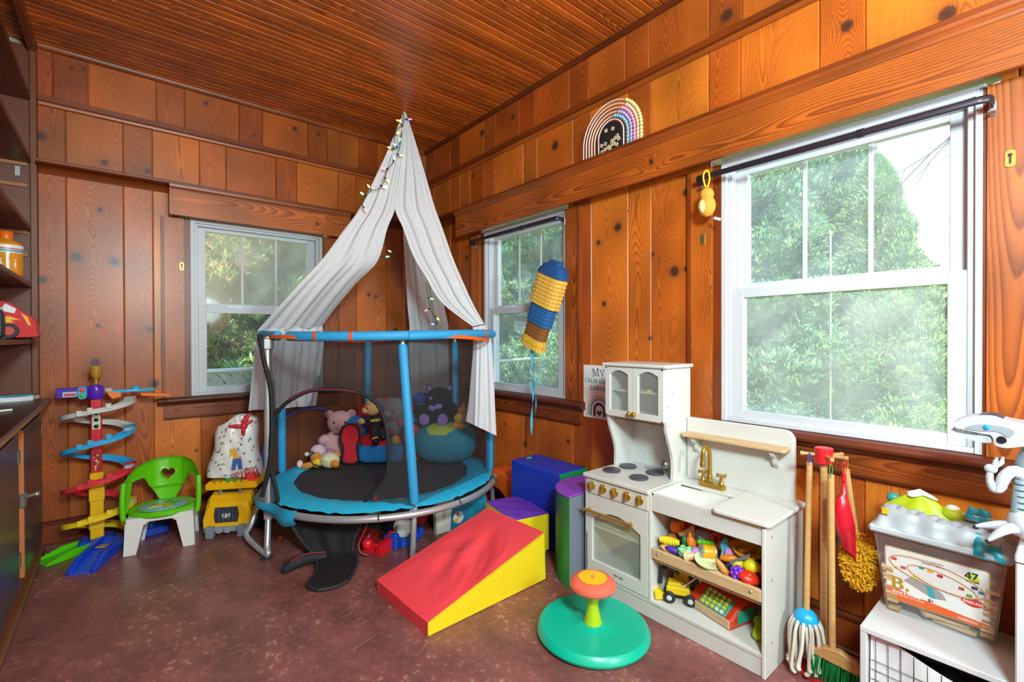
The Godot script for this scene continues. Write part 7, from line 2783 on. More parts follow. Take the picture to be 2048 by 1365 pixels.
# ------------------------------------------------------------------ things on the right wall
func wall_things():
	# curtain rods
	for r in [[2.412, 3.268, 2.39, 3.288, "dark bronze curtain rod across the top of the large window"], [0.744, 1.585, 0.72, 1.60, "dark bronze curtain rod across the window beside the canopy"]]:
		var t := T("curtain_rod", r[4], "curtain rod", V(-0.08, 1.742, r[0]), 0, "curtain rods")
		var L: float = r[1] - r[0]
		var pts := [V(0.062, 0, -0.006), V(0.02, 0, -0.008), V(0.004, 0, 0.0), V(0, 0, 0.02), V(0, 0, L * 0.66), V(0, 0, L - 0.02), V(0.004, 0, L), V(0.02, 0, L + 0.008), V(0.062, 0, L + 0.006)]
		var rings := []
		for i in pts.size():
			var d: Vector3 = (pts[mini(i + 1, 8)] - pts[maxi(i - 1, 0)]).normalized()
			var n := d.cross(Vector3.UP)
			var ring := []
			for k in 10:
				var a := TAU * k / 10.0
				ring.append(pts[i] + V(0, sin(a) * 0.0115, 0) + n * cos(a) * 0.0045)
			rings.append(ring)
		B()
		loft(rings)
		E("rod", M("37303a", 0.35, 0.5), t)
		B()
		box(V(0, 0, L * 0.66), V(0.011, 0.026, 0.022), 0.002)
		E("rod_joint", M("2b252e", 0.4, 0.5), t)
		for z in [-0.006, L + 0.006]:
			B()
			box(V(0.060, -0.012, z), V(0.004, 0.042, 0.015), 0.001)
			box(V(0.045, -0.028, z), V(0.034, 0.003, 0.015), 0.0005)
			E("bracket", M("b4b6b8", 0.3, 0.8), t)
	# plain stand-ins for two toys
	var t := T("bag_charm", "orange pear-shaped plush charm on a yellow clip hanging from the large window's curtain rod", "charm", V(-0.088, 1.575, 2.46), -90)
	B()
	tube(spline([V(-0.003, 0.118, 0), V(-0.011, 0.140, 0), V(-0.013, 0.168, 0.003), V(-0.004, 0.186, 0.003), V(0.006, 0.182, -0.002), V(0.010, 0.165, 0.0), V(0.012, 0.145, 0), V(0.003, 0.118, 0)], 4), 0.0036, 8)
	E("clip", M("eecb1c", 0.35), t)
	eb(t, "plush_top", V(0, 0.088, 0), V(0.028, 0.028, 0.026), M("e89a34", 0.85, 0.0, "plush"))
	eb(t, "plush_body", V(0, 0.042, 0), V(0.035, 0.044, 0.032), M("e89a34", 0.85, 0.0, "plush"))
	eb(t, "pale_front", V(-0.004, 0.040, 0.012), V(0.023, 0.031, 0.023), M("ecdf9a", 0.85, 0.0, "plush"))
	B()
	box(V(0.045, 0.002, -0.005), V(0.030, 0.010, 0.001), 0.0, X(Vector3.ZERO, V(0, 0, -24)))
	E("care_tag", M("e8e6ea", 0.5), t)
	t = T("pinata", "plain banded paper pinata in blue, brown and yellow hung beside the window", "pinata", V(-0.078, 1.035, 1.425), -90)
	t.rotation_degrees = V(0, -90, 0)
	var tilt := X(Vector3.ZERO, V(0, 0, -23))
	for s in [[0.0, 0.055, 0.085, "e0b43c", 0.040], [0.055, 0.145, 0.078, "8a5426", 0.036], [0.145, 0.255, 0.085, "1f5f9c", 0.042], [0.255, 0.425, 0.098, "e2b048", 0.048], [0.425, 0.500, 0.100, "174c8c", 0.052]]:
		var n: int = maxi(2, int((s[1] - s[0]) / 0.019))
		var m := M(s[3], 0.8)
		for k in n:
			var y0: float = lerpf(s[0], s[1], float(k) / n)
			var y1: float = lerpf(s[0], s[1], float(k + 1) / n)
			B()
			var rings := []
			for e in [[y0 - 0.006, 1.03], [y1, 0.95]]:
				var ring := []
				for j in 36:
					var a := TAU * j / 36.0
					var w: float = e[1] * (1.0 + (0.03 if j % 2 and e[1] > 1.0 else 0.0)) * (1.0 if s[0] < 0.42 else sqrt(maxf(0.15, 1.0 - pow((y1 - 0.425) / 0.085, 2.0))))
					var cs := cos(a)
					var sn := sin(a)
					ring.append(tilt * V(signf(cs) * pow(absf(cs), 0.6) * s[2] * w, e[0], 0.03 + signf(sn) * pow(absf(sn), 0.6) * s[4] * w))
				rings.append(ring)
			rings.reverse()
			loft(rings, false, true, false)
			E("crepe_band", m, t)
	B()
	bc(V(-0.02, 0.40, -0.062), V(0.02, 0.43, 0.0), 0.0, tilt)
	E("hanging_tab", M("8a5426", 0.8), t)
	for s in [[0.0, -0.51, 0.004], [0.012, -0.44, -0.005], [-0.012, -0.30, 0.008]]:
		B()
		sheet(1, 24, func(u, v):
			var y: float = lerpf(0.02, s[1], v)
			return V(s[0] + 0.012 * sin(v * 5.0 + s[2] * 300.0) * v + (u - 0.5) * 0.010 * cos(v * 9.0 + s[2] * 500.0), y, 0.03 + 0.008 * sin(v * 7.0 + s[2] * 200.0) + (u - 0.5) * 0.010 * sin(v * 9.0)))
		var rm := M("3fb0d4", 0.3)
		rm.cull_mode = BaseMaterial3D.CULL_DISABLED
		E("ribbon", rm, t)
	# poster
	t = T("poster", "white paper poster with teal lettering and a printed rainbow, half behind the play kitchen", "poster", V(-0.001, 0.655, 1.718), -90)
	B()
	bc(V(0, 0, 0), V(0.216, 0.280, 0.0012), 0.0)
	var pp := E("paper", M("e6e6ea", 0.55), t)
	var tl := M("3f9c94", 0.6)
	text("My", 0.042, "lettering", M("5a6472", 0.6), pp, X(V(0.100, 0.243, 0.0014), V(0, 0, 6)), "Droid Serif")
	text("CALM DOWN", 0.0235, "lettering", tl, pp, X(V(0.108, 0.197, 0.0014)), "Droid Sans", true)
	text("CORNER", 0.0235, "lettering", tl, pp, X(V(0.108, 0.158, 0.0014)), "Droid Sans", true)
	for k in [[0.082, "e0a890"], [0.071, "8cc0b8"], [0.060, "3c8c8c"], [0.049, "e8e6ea"], [0.041, "7c3848"], [0.033, "2c4858"]]:
		B()
		var o := [Vector2(0.108 + k[0], 0.012)] + arc(Vector2(0.108, 0.045), k[0], 0, 180, 24) + [Vector2(0.108 - k[0], 0.012)]
		var q := [Vector2(0.108 - k[0] + 0.008, 0.012)] + arc(Vector2(0.108, 0.045), k[0] - 0.008, 180, 0, 24) + [Vector2(0.108 + k[0] - 0.008, 0.012)]
		ext(o + q, 0.0012, 0.0018)
		E("rainbow_print", M(k[1], 0.6), pp)
	B()
	var ht := []
	for k in 30:
		var a := TAU * k / 30.0
		ht.append(Vector2(0.108 + 16.0 * pow(sin(a), 3.0) * 0.0011, 0.030 + (13.0 * cos(a) - 5.0 * cos(2 * a) - 2.0 * cos(3 * a) - cos(4 * a)) * 0.0011))
	ext(ht, 0.0012, 0.0018)
	E("heart_print", M("1f6470", 0.6), pp)
	for k in 21:
		var a := PI * k / 20.0
		B()
		ext(arc(Vector2(0.108 + cos(a) * 0.096, 0.045 + sin(a) * 0.094), 0.0022, 0, 320, 8), 0.0012, 0.0018)
		E("dot_print", M("2c3e4c", 0.6), pp)
	# rainbow letter board
	t = T("letter_board", "white wire rainbow with pastel beads round a black letter board on the valance shelf", "letter board", V(-0.088, 1.9875, 1.972), -90)
	var ww := M("e8e8ec", 0.35)
	var cols := ["e6dc94", "eec4a4", "d89cc4", "b4a0cc", "7cb8d0"]
	for k in 5:
		var r := 0.1755 - k * 0.0185
		var pts := [V(-r, 0, 0)]
		for i in 21:
			var a := PI - PI * i / 20.0
			pts.append(V(cos(a) * r, 0.068 + sin(a) * r, 0))
		pts.append(V(r, 0, 0))
		B()
		tube(pts, 0.0026, 8)
		E("wire_arch", ww, t)
		B()
		ell(Vector3.ZERO, V(0.0092, 0.0092, 0.0092), Transform3D(), 7, 5)
		var bm := K()
		var a0 := [62.0, 58.0, 66.0, 72.0, 84.0][k] as float
		var len := deg_to_rad(a0) * r + 0.06
		var n := int(len / 0.0165)
		for i in n:
			var d := len * (i + 0.5) / n
			var p := V(r, d, 0) if d < 0.066 else V(cos((d - 0.066) / r) * r, 0.068 + sin((d - 0.066) / r) * r, 0)
			I(bm, "bead", M(cols[k], 0.5), t, X(p + V(0, 0, 0.0), V(17 * i, 31 * i, 23 * i)))
	B()
	ext([Vector2(-0.068, 0.0), Vector2(0.068, 0.0)] + arc(Vector2(0, 0.078), 0.068, 0, 180, 20), -0.006, 0.004, Transform3D(), 0.001)
	E("board", M("1c1a1c", 0.6), t)
	B()
	var fr := [V(-0.076, 0, 0)]
	for i in 21:
		var a := PI - PI * i / 20.0
		fr.append(V(cos(a) * 0.076, 0.078 + sin(a) * 0.076, 0))
	fr.append(V(0.076, 0, 0))
	tube(fr, 0.003, 8)
	E("board_frame", ww, t)
	rng.seed = 12
	var tp := [[-0.024, 0.108, "I"], [0.016, 0.106, "O"], [-0.052, 0.043, "A"], [-0.03, 0.046, "M"], [0.012, 0.048, "S"], [0.030, 0.055, "E"], [0.044, 0.062, "H"], [0.052, 0.046, "A"], [-0.03, 0.018, "G"], [-0.012, 0.024, "O"], [0.006, 0.028, "W"], [0.024, 0.032, "T"], [-0.05, 0.012, "N"], [0.040, 0.022, "R"], [0.0, 0.010, "L"]]
	B()
	box(Vector3.ZERO, V(0.0165, 0.0165, 0.003), 0.0008)
	var tm := K()
	for p in tp:
		var tt := I(tm, "letter_tile", M("dcc4a0", 0.5), t, X(V(p[0], p[1], 0.006 + rng.randf() * 0.002), V(0, 0, rng.randf_range(-35, 35))))
		text(p[2], 0.008, "lettering", M("2a2018", 0.5), tt, X(V(0, 0, 0.0017)), "Droid Serif", true)
	# brass catches and nails
	for c in [[V(-0.0175, 1.50, 2.405), -90, "small brass catch on the left casing of the large window"], [V(-0.0175, 1.578, 3.308), -90, "small brass catch on the right casing of the large window"], [V(-1.648, 1.513, 0.0175), 0, "small brass catch on the left casing of the back window"]]:
		t = T("brass_catch", c[2], "catch", c[0], c[1], "brass catches on the window casings")
		B()
		ext(rrect(-0.011, -0.024, 0.011, 0.024, 0.008), -0.0015, 0.0015, Transform3D(), 0.0005)
		E("plate", M("b09048", 0.35, 0.7), t)
		B()
		ell(V(0, 0.010, 0.002), V(0.005, 0.005, 0.002))
		bc(V(-0.0025, -0.014, 0.001), V(0.0025, 0.008, 0.003), 0.0005)
		E("keyhole", M("3a2c18", 0.6), t)
	t = T("wall_hook", "tiny screw hook in the panelling between the two right-hand windows", "hook", V(-0.001, 1.72, 2.03), -90)
	B()
	tube(spline([V(0, 0, 0), V(0, 0, 0.012), V(0, -0.010, 0.02), V(0, -0.018, 0.012), V(0, -0.014, 0.006)], 4), 0.0016, 6)
	E("wire", M("b8b4aa", 0.3, 0.8), t)

# ------------------------------------------------------------------ right side
func right_side():
	var wd := M("d2a468", 0.5, 0.0, "grain")
	var red := M("cc1c26", 0.35)
	var o := V(-0.18, 0, 2.905)
	var R := -73.0
	var t := T("tool_stand", "wooden stand with a red top and round red base for the toy cleaning tools", "stand", o, R)
	B()
	lathe([Vector2(0, 0), Vector2(0.088, 0), Vector2(0.092, 0.005), Vector2(0.09, 0.014), Vector2(0.04, 0.018), Vector2(0.034, 0.022), Vector2(0.032, 0.036), Vector2(0.016, 0.04), Vector2(0, 0.04)], 48)
	E("base", red, t)
	B()
	tube([V(0, 0.03, 0), V(0, 0.70, 0)], 0.0105, 14)
	E("post", wd, t)
	B()
	cyl(V(0, 0.672, 0), 0.026, 0.05, 28)
	E("red_top", M("d6222a", 0.35), t)
	for p in [V(-1, 0, 0.15), V(0.35, 0, 1), V(1, 0, 0.25), V(0.75, 0, -0.6)]:
		B()
		var d: Vector3 = p.normalized()
		tube([V(0, 0.698, 0) + d * 0.02, V(0, 0.699, 0) + d * 0.055, V(0, 0.699, 0) + d * 0.060, V(0, 0.699, 0) + d * 0.066], [0.0055, 0.0055, 0.0075, 0.006], 10)
		E("peg", wd, t)
	var loop := func(par: Node, x: float, y: float, z: float, hex: String):
		B()
		tube(spline([V(x, y, z), V(x - 0.004, y + 0.022, z - 0.004), V(x, y + 0.040, z - 0.008), V(x + 0.004, y + 0.022, z - 0.010), V(x, y, z)], 4), 0.0014, 5)
		E("cord", M(hex, 0.6), par)
	# mop
	t = T("toy_mop", "toy mop with a blue cap and white strings hanging at the left of the stand", "mop", o, R)
	B()
	tube([V(-0.039, 0.672, 0.012), V(-0.046, 0.20, 0.05)], 0.0088, 12)
	E("handle", wd, t)
	loop.call(t, -0.039, 0.664, 0.021, "2a48a8")
	B()
	lathe([Vector2(0.036, -0.004), Vector2(0.0365, 0.004), Vector2(0.031, 0.022), Vector2(0.018, 0.034), Vector2(0, 0.038)], 28, X(V(-0.047, 0.172, 0.053), V(5, 0, 0)))
	E("cap", M("159ad0", 0.3), t)
	rng.seed = 21
	for k in 26:
		var a := TAU * k / 26.0 + rng.randf() * 0.1
		var q := 0.024 + 0.009 * (k % 2)
		var L := rng.randf_range(0.03, 0.055)
		var c := V(-0.047, 0, 0.055)
		var d := V(cos(a), 0, sin(a))
		B()
		tube(spline([c + d * q + V(0, 0.178, 0), c + d * (q + 0.012) + V(0, 0.15, 0), c + d * (q + 0.018) + V(rng.randfn() * 0.003, 0.10, 0), c + d * (q + 0.016) + V(rng.randfn() * 0.006, L, rng.randfn() * 0.004), c + d * (q + 0.020) + V(rng.randfn() * 0.006, L - 0.014, 0)], 3), [0.005, 0.0055, 0.0055, 0.0052, 0.0055, 0.0052, 0.0055, 0.0052, 0.0055, 0.006, 0.007, 0.0075, 0.006], 6)
		E("mop_string", M(["cfc6b8", "d9d0c4", "c2b9ac"][k % 3], 0.9), t)
	# broom
	t = T("toy_broom", "toy broom with a wooden head and green bristles hanging in front of the stand", "broom", o, R)
	B()
	tube([V(0.018, 0.655, 0.068), V(0.022, 0.115, 0.092)], 0.0092, 12)
	E("handle", wd, t)
	loop.call(t, 0.018, 0.648, 0.078, "2e8a3c")
	B()
	ext([Vector2(-0.068, 0.0), Vector2(0.076, -0.006), Vector2(0.074, 0.004), Vector2(0.05, 0.030), Vector2(0.01, 0.043), Vector2(-0.03, 0.036), Vector2(-0.062, 0.014)], -0.012, 0.012, X(V(0.028, 0.088, 0.092), V(0, -10, -6)), 0.003)
	E("head", M("c89860", 0.5, 0.0, "grain"), t)
	B()
	rng.seed = 2
	for k in 170:
		var x := rng.randf_range(-0.066, 0.073)
		var z := rng.randf_range(-0.010, 0.012)
		var xf := X(V(0.028, 0.088, 0.092), V(0, -10, -6))
		tube([V(x, 0.004, z), V(x * 1.05 + rng.randfn() * 0.002, -0.072, z * 1.4 + rng.randfn() * 0.003)], [0.0018, 0.0011], 4, false, xf)
	E("bristles", M("12803c", 0.5), t).set_meta("kind", "stuff")
	# dustpan
	t = T("toy_dustpan", "red toy dustpan hanging between the broom and the yellow duster", "dustpan", o, R)
	B()
	loft([[V(0.0454, 0.655, 0.032), V(0.0571, 0.655, 0.032), V(0.0571, 0.655, 0.040), V(0.0454, 0.655, 0.040)], [V(0.0445, 0.592, 0.032), V(0.0596, 0.592, 0.032), V(0.0596, 0.592, 0.041), V(0.0445, 0.592, 0.041)], [V(0.0302, 0.572, 0.028), V(0.0655, 0.572, 0.028), V(0.0655, 0.572, 0.048), V(0.0302, 0.572, 0.052)], [V(0.0286, 0.50, 0.026), V(0.0790, 0.50, 0.022), V(0.0806, 0.50, 0.050), V(0.0286, 0.50, 0.058)], [V(0.0487, 0.428, 0.026), V(0.0823, 0.415, 0.022), V(0.0832, 0.415, 0.040), V(0.0487, 0.428, 0.048)], [V(0.0790, 0.396, 0.026), V(0.0832, 0.390, 0.024), V(0.0836, 0.390, 0.032), V(0.0790, 0.396, 0.034)]], false, true, true)
	E("pan", M("cc1a2c", 0.28), t)
	B()
	ext(arc(Vector2(0.051, 0.63), 0.004, 0, 340, 10), 0.0395, 0.0415)
	E("hang_hole", M("7a0e18", 0.5), t)
	loop.call(t, 0.051, 0.652, 0.040, "c81e30")
	# duster
	t = T("toy_duster", "toy duster with a fluffy golden yellow head hanging at the right of the stand", "duster", o, R)
	B()
	tube([V(0.059, 0.665, 0.012), V(0.084, 0.46, 0.0)], 0.0085, 12)
	E("handle", wd, t)
	loop.call(t, 0.059, 0.658, 0.020, "d8701c")
	B()
	ell(V(0.094, 0.375, -0.002), V(0.044, 0.082, 0.022))
	var dh := E("duster_core", M("c8900c", 0.9), t)
	B()
	rng.seed = 15
	for k in 620:
		var z := rng.randf_range(-1, 1)
		var a := rng.randf() * TAU
		var r := sqrt(1 - z * z)
		var n := V(cos(a) * r, z, sin(a) * r)
		var p := V(0.094, 0.375, -0.002) + n * V(0.042, 0.080, 0.021)
		var d := (n + V(rng.randfn(), rng.randfn(), rng.randfn()) * 0.5).normalized()
		tube([p, p + d * 0.008, p + (d + V(rng.randfn(), rng.randfn(), rng.randfn()) * 0.6).normalized() * 0.016], [0.0032, 0.0034, 0.0022], 4)
	E("yarn", M("e0a412", 0.9), dh).set_meta("kind", "stuff")
	# cube shelf
	var wh := M("cacacd", 0.45)
	t = T("cube_shelf", "low white cube shelf carrying the bin of wooden track", "shelf", V(-0.10, 0, 3.045), -90)
	B()
	bc(V(0, 0, 0.0), V(0.016, 0.264, 0.255), 0.002)
	bc(V(0.29, 0, 0.0), V(0.306, 0.264, 0.255), 0.002)
	E("side_panel", wh, t)
	B()
	bc(V(0, 0.264, 0), V(0.306, 0.28, 0.256), 0.002)
	E("top_panel", wh, t)
	B()
	bc(V(0.016, 0.012, 0), V(0.29, 0.26, 0.006), 0.001)
	E("back_panel", wh, t)
	B()
	bc(V(0.016, 0.0, 0.0), V(0.29, 0.014, 0.25), 0.001)
	E("bottom_panel", wh, t)
	t = T("grid_basket", "white fabric basket with a black grid pattern inside the cube shelf", "basket", V(-0.335, 0.0145, 3.065), -90)
	B()
	sheet(20, 8, func(u, v): return V(0.262 * u, (0.243 - 0.050 * smoothstep(0.1, 0.9, u)) * v, 0.006 * sin(PI * u) + 0.003 * sin(u * 9.0 + v * 4.0)))
	bc(V(0, 0, -0.20), V(0.003, 0.22, 0.0), 0.0)
	bc(V(0.26, 0, -0.20), V(0.263, 0.22, 0.0), 0.0)
	bc(V(0, 0, -0.20), V(0.262, 0.004, 0.0), 0.0)
	var gb := E("fabric", M("dcdce0", 0.8), t)
	var gk := M("30323a", 0.8)
	for k in 10:
		B()
		tube(spline([V(0.012 + k * 0.027, 0.002, 0.008), V(0.014 + k * 0.027, 0.1, 0.0095), V(0.013 + k * 0.027, 0.240 - 0.05 * smoothstep(0.1, 0.9, 0.05 + k * 0.1), 0.0085)], 3), 0.0009, 4)
		E("grid_line", gk, gb)
	for k in 7:
		B()
		tube([V(0.002, 0.018 + k * 0.026, 0.004), V(0.13, 0.020 + k * 0.026, 0.0105), V(0.26, 0.018 + k * 0.026, 0.004)], 0.0009, 4)
		E("grid_line", gk, gb)
	B()
	tube([V(0.145, 0.115, 0.0095), V(0.153, 0.107, 0.0095), V(0.145, 0.099, 0.0095), V(0.137, 0.107, 0.0095)], 0.003, 6, true)
	E("grommet", M("6a5c50", 0.3, 0.8), gb)
	B()
	for k in 6:
		ell(V(0.04 + k * 0.036, 0.15 + 0.01 * (k % 2), -0.08), V(0.035, 0.03, 0.05))
	var st := E("dark_toys", M("20464c", 0.7), t)
	st.set_meta("kind", "stuff")
	# track bin
	t = T("track_bin", "clear plastic bin of wooden train track with a printed card behind its front", "storage bin", V(-0.145, 0.2805, 3.185), -90)
	var wall := func(sg: Array):
		qd(sg[0], sg[1], sg[2], sg[3])
	var lo := [V(-0.112, 0, 0.058), V(0.112, 0, 0.058), V(0.112, 0, -0.055), V(-0.112, 0, -0.055)]
	var hi := [V(-0.135, 0.232, 0.092), V(0.135, 0.232, 0.092), V(0.135, 0.232, -0.075), V(-0.135, 0.232, -0.075)]
	B()
	for k in 4:
		wall.call([lo[k], lo[(k + 1) % 4], hi[(k + 1) % 4], hi[k]])
	wall.call([lo[3], lo[2], lo[1], lo[0]])
	E("clear_tub", clearmat("dfe4e6", 0.10, 0.05), t)
	rng.seed = 18
	B()
	ext(arc(Vector2.ZERO, 0.105, 20, 65, 8) + arc(Vector2.ZERO, 0.080, 65, 20, 8), -0.005, 0.005, X(V(-0.068, -0.068, 0)), 0.001)
	var cv := K()
	B()
	box(Vector3.ZERO, V(0.09, 0.010, 0.026), 0.001)
	var sv := K()
	for k in 52:
		var y := 0.010 + 0.0125 * (k / 4)
		var f := y / 0.232
		var hw := lerpf(0.108, 0.131, f)
		var front := lerpf(0.054, 0.088, f)
		var p := V([hw - 0.014, -hw + 0.014, hw - 0.030, -hw + 0.045][k % 4], y, front - 0.016)
		var ry := [90.0, 90.0, 12.0, -8.0][k % 4] as float
		if y > 0.150 or k % 4 > 1:
			p = V(rng.randf_range(-0.05, 0.05) * (1 if k % 4 > 1 else 1.4), y, front - 0.018 - 0.012 * (k % 3))
			ry = rng.randf_range(-14, 14)
		I(cv if k % 5 == 0 else sv, "track_piece", M(["d0b080", "c09c6c", "dcc094"][k % 3], 0.55, 0.0, "grain"), t, X(p + V(0, 0, -0.024 if ry == 90.0 else 0.0), V(0, ry, rng.randf_range(-4, 4))))
	# the card leans with the front of the tub
	var cd := Node3D.new()
	cd.name = "card"
	t.add_child(cd)
	cd.transform = X(V(0, 0.115, 0.0735), V(8.2, 0, 0))
	var pr := func(nm: String, poly: Array, z: float, hex: String):
		B()
		ext(poly, z, z + 0.0006)
		E(nm, M(hex, 0.5), cd)
	pr.call("card_edge", rrect(-0.112, -0.078, 0.105, 0.085, 0.008), 0.0, "c09a64")
	pr.call("card_face", rrect(-0.109, -0.075, 0.102, 0.082, 0.007), 0.0007, "ebe9e6")
	pr.call("orange_band", [Vector2(-0.109, -0.07), Vector2(-0.105, -0.075), Vector2(0.098, -0.075), Vector2(0.102, -0.07), Vector2(0.102, -0.062), Vector2(-0.06, -0.046), Vector2(-0.109, -0.036)], 0.0012, "e8642c")
	for r in [[0.010, 0.032, 0.098, 0.034], [0.022, 0.022, 0.07, 0.024]]:
		var q := []
		for k in 40:
			var a := TAU * k / 40.0
			q.append(V(r[0] - 0.012 + cos(a) * r[2], r[1] + sin(a) * r[3] - cos(a) * 0.014, 0.0015))
		B()
		tube(q, 0.0022, 5, true)
		E("track_print", M("dca88c", 0.5), cd)
	pr.call("mountain_print", [Vector2(-0.07, -0.008), Vector2(-0.05, 0.012), Vector2(-0.02, 0.008), Vector2(0.012, -0.014), Vector2(0.02, -0.03), Vector2(-0.01, -0.036)], 0.0014, "a49c9c")
	pr.call("green_print", [Vector2(-0.055, 0.006), Vector2(-0.044, 0.020), Vector2(-0.026, 0.010)], 0.0018, "b4c420")
	pr.call("river_print", [Vector2(-0.024, 0.006), Vector2(-0.010, 0.004), Vector2(-0.002, -0.034), Vector2(-0.016, -0.034)], 0.0018, "38a0ac")
	for k in [[-0.03, 0.045, "2c9c9c"], [-0.012, 0.042, "e8b020"], [0.008, 0.036, "c02834"], [-0.07, 0.03, "c0485c"], [0.05, 0.018, "b84c34"], [0.065, 0.004, "6c9434"], [-0.09, 0.05, "d03c3c"], [0.075, 0.03, "24406c"], [0.088, 0.022, "3a7c94"], [-0.085, 0.025, "9cb42c"]]:
		pr.call("print_patch", rrect(k[0] - 0.006, k[1] - 0.004, k[0] + 0.006, k[1] + 0.004, 0.002), 0.0016, k[2])
	pr.call("yellow_disc", arc(Vector2(0.072, 0.055), 0.013, 0, 350, 16), 0.0013, "c8d430")
	pr.call("red_oval", spline([Vector2(0.048, -0.012), Vector2(0.072, 0.0), Vector2(0.096, -0.012), Vector2(0.072, -0.024)], 5, true), 0.0016, "dc3424")
	var put := func(s: String, h: float, x: float, y: float, hex: String, bold := false, font := "Droid Sans"):
		text(s, h, "lettering", M(hex, 0.5), cd, X(V(x, y, 0.0026)), font, bold)
	put.call("47", 0.018, 0.070, 0.062, "2c3444", true)
	put.call("pieces", 0.006, 0.072, 0.048, "2c3444", true)
	put.call("the bucket's mountain lid is", 0.0042, -0.02, 0.070, "8a8a8c")
	put.call("the start to any set-up!", 0.0042, 0.0, 0.062, "8a8a8c")
	put.call("B.", 0.036, -0.078, -0.022, "b8901c", true, "Droid Serif")
	put.call("Wood & Wheels", 0.0062, -0.065, -0.049, "f4f0ec", true)
	put.call("Wooden train set in a bucket", 0.0034, -0.058, -0.057, "f4f0ec")
	put.call("ENDLESS", 0.0068, 0.072, -0.0125, "f8ece8", true)
	put.call("WARNING:", 0.0062, 0.062, -0.067, "f8ece8")
	put.call("3+", 0.008, -0.012, -0.045, "2c3444", true)
	# lid: grey mountain landscape
	var lm := M("a8aeb4", 0.45)
	t = T("mountain_lid", "grey mountain-shaped lid with a lime peak and a teal waterfall on the track bin", "lid", V(-0.145, 0.513, 3.185), -90)
	B()
	bc(V(-0.147, 0.0, -0.085), V(0.147, 0.022, 0.104), 0.006)
	E("rim", M("b4bcc4", 0.4), t)
	var rock := func(x0: float, x1: float, z0: float, z1: float, h0: float, h1: float, sd: float, m: Material, nm: String):
		B()
		sheet(40, 16, func(u, v):
			var x: float = lerpf(x0, x1, u)
			var z: float = lerpf(z1, z0, v)
			var e: float = smoothstep(0.0, 0.25, minf(v, 1.0 - v)) * smoothstep(0.0, 0.10, minf(u, 1.0 - u))
			var c: float = 0.8 + 0.2 * absf(sin(u * 19.0 + sd + sin(v * 5.0))) + 0.10 * sin(u * 41.0 + v * 9.0)
			return V(x, 0.022 + e * lerpf(h0, h1, u) * c, z + 0.003 * sin(u * 30.0)))
		E(nm, m, t)
	rock.call(-0.140, 0.142, 0.015, 0.098, 0.060, 0.030, 0.0, lm, "rock_face")
	rock.call(-0.140, 0.142, -0.075, 0.025, 0.045, 0.045, 1.3, M("9aa0a8", 0.45), "rock_plateau")
	B()
	sheet(36, 14, func(u, v):
		var a: float = u * TAU
		var r: float = (1.0 - v) * (1.0 + 0.12 * sin(a * 5.0))
		return V(-0.05 + cos(a) * r * 0.085, 0.045 + 0.075 * pow(v, 0.8), -0.015 + sin(a) * r * 0.05))
	E("lime_peak", M("b4c81c", 0.45), t)
	B()
	sheet(30, 6, func(u, v):
		var a: float = u * TAU
		var r: float = (1.0 - v) * (0.42 + 0.10 * sin(a * 4.0))
		return V(-0.05 + cos(a) * r * 0.085, 0.1215 - 0.042 * r, -0.015 + sin(a) * r * 0.052))
	E("snow_cap", M("eceef0", 0.5), t)
	B()
	ell(V(0.022, 0.068, -0.01), V(0.03, 0.022, 0.025))
	E("lime_hill", M("b4c81c", 0.45), t)
	B()
	ell(V(0.022, 0.084, -0.008), V(0.016, 0.011, 0.014))
	E("snow_cap", M("eceef0", 0.5), t)
	for s in [[0.075, 0.115, 0.060, 0.1045, 0.052, 0.004], [0.05, 0.09, -0.05, 0.02, 0.088, 0.072]]:
		B()
		sheet(10, 12, func(u, v):
			return V(lerpf(s[0], s[1] + 0.02 * v, u), lerpf(s[4], s[5], smoothstep(0.15, 1.0, v)) + 0.003 * sin(u * 12.0), lerpf(s[2], s[3], smoothstep(0.0, 0.75, v)) + 0.002 * sin(u * 9.0)), true)
		E("waterfall", M("1b9cb4", 0.3), t)
	for k in 2:
		B()
		var pts := []
		for i in 12:
			var a := lerpf(0.4, 2.6, i / 11.0)
			pts.append(V(0.075 + cos(a) * (0.060 + k * 0.012), 0.068 + 0.010 * k, -0.045 + sin(a) * 0.05))
		tube(pts, 0.004, 6)
		E("rail_groove", M("d4d8dc", 0.4), t)
	B()
	box(V(-0.108, 0.066, 0.0955), V(0.016, 0.016, 0.002), 0.0005, X(Vector3.ZERO, V(0, 0, 0)))
	E("yellow_sign", M("e0b41c", 0.4), t)
	B()
	ell(V(-0.118, 0.07, -0.05), V(0.018, 0.016, 0.014))
	E("teal_rock", M("3a9c94", 0.4), t)
	# robot dinosaur on a taller white shelf
	t = T("white_shelf", "taller white shelf at the right edge under the robot dinosaur", "shelf", V(-0.06, 0, 3.342), -90)
	B()
	bc(V(0, 0, 0), V(0.34, 0.575, 0.33), 0.003)
	E("carcass", wh, t)
	B()
	bc(V(-0.001, 0.575, -0.002), V(0.345, 0.592, 0.335), 0.003)
	E("top_panel", wh, t)
	dino()

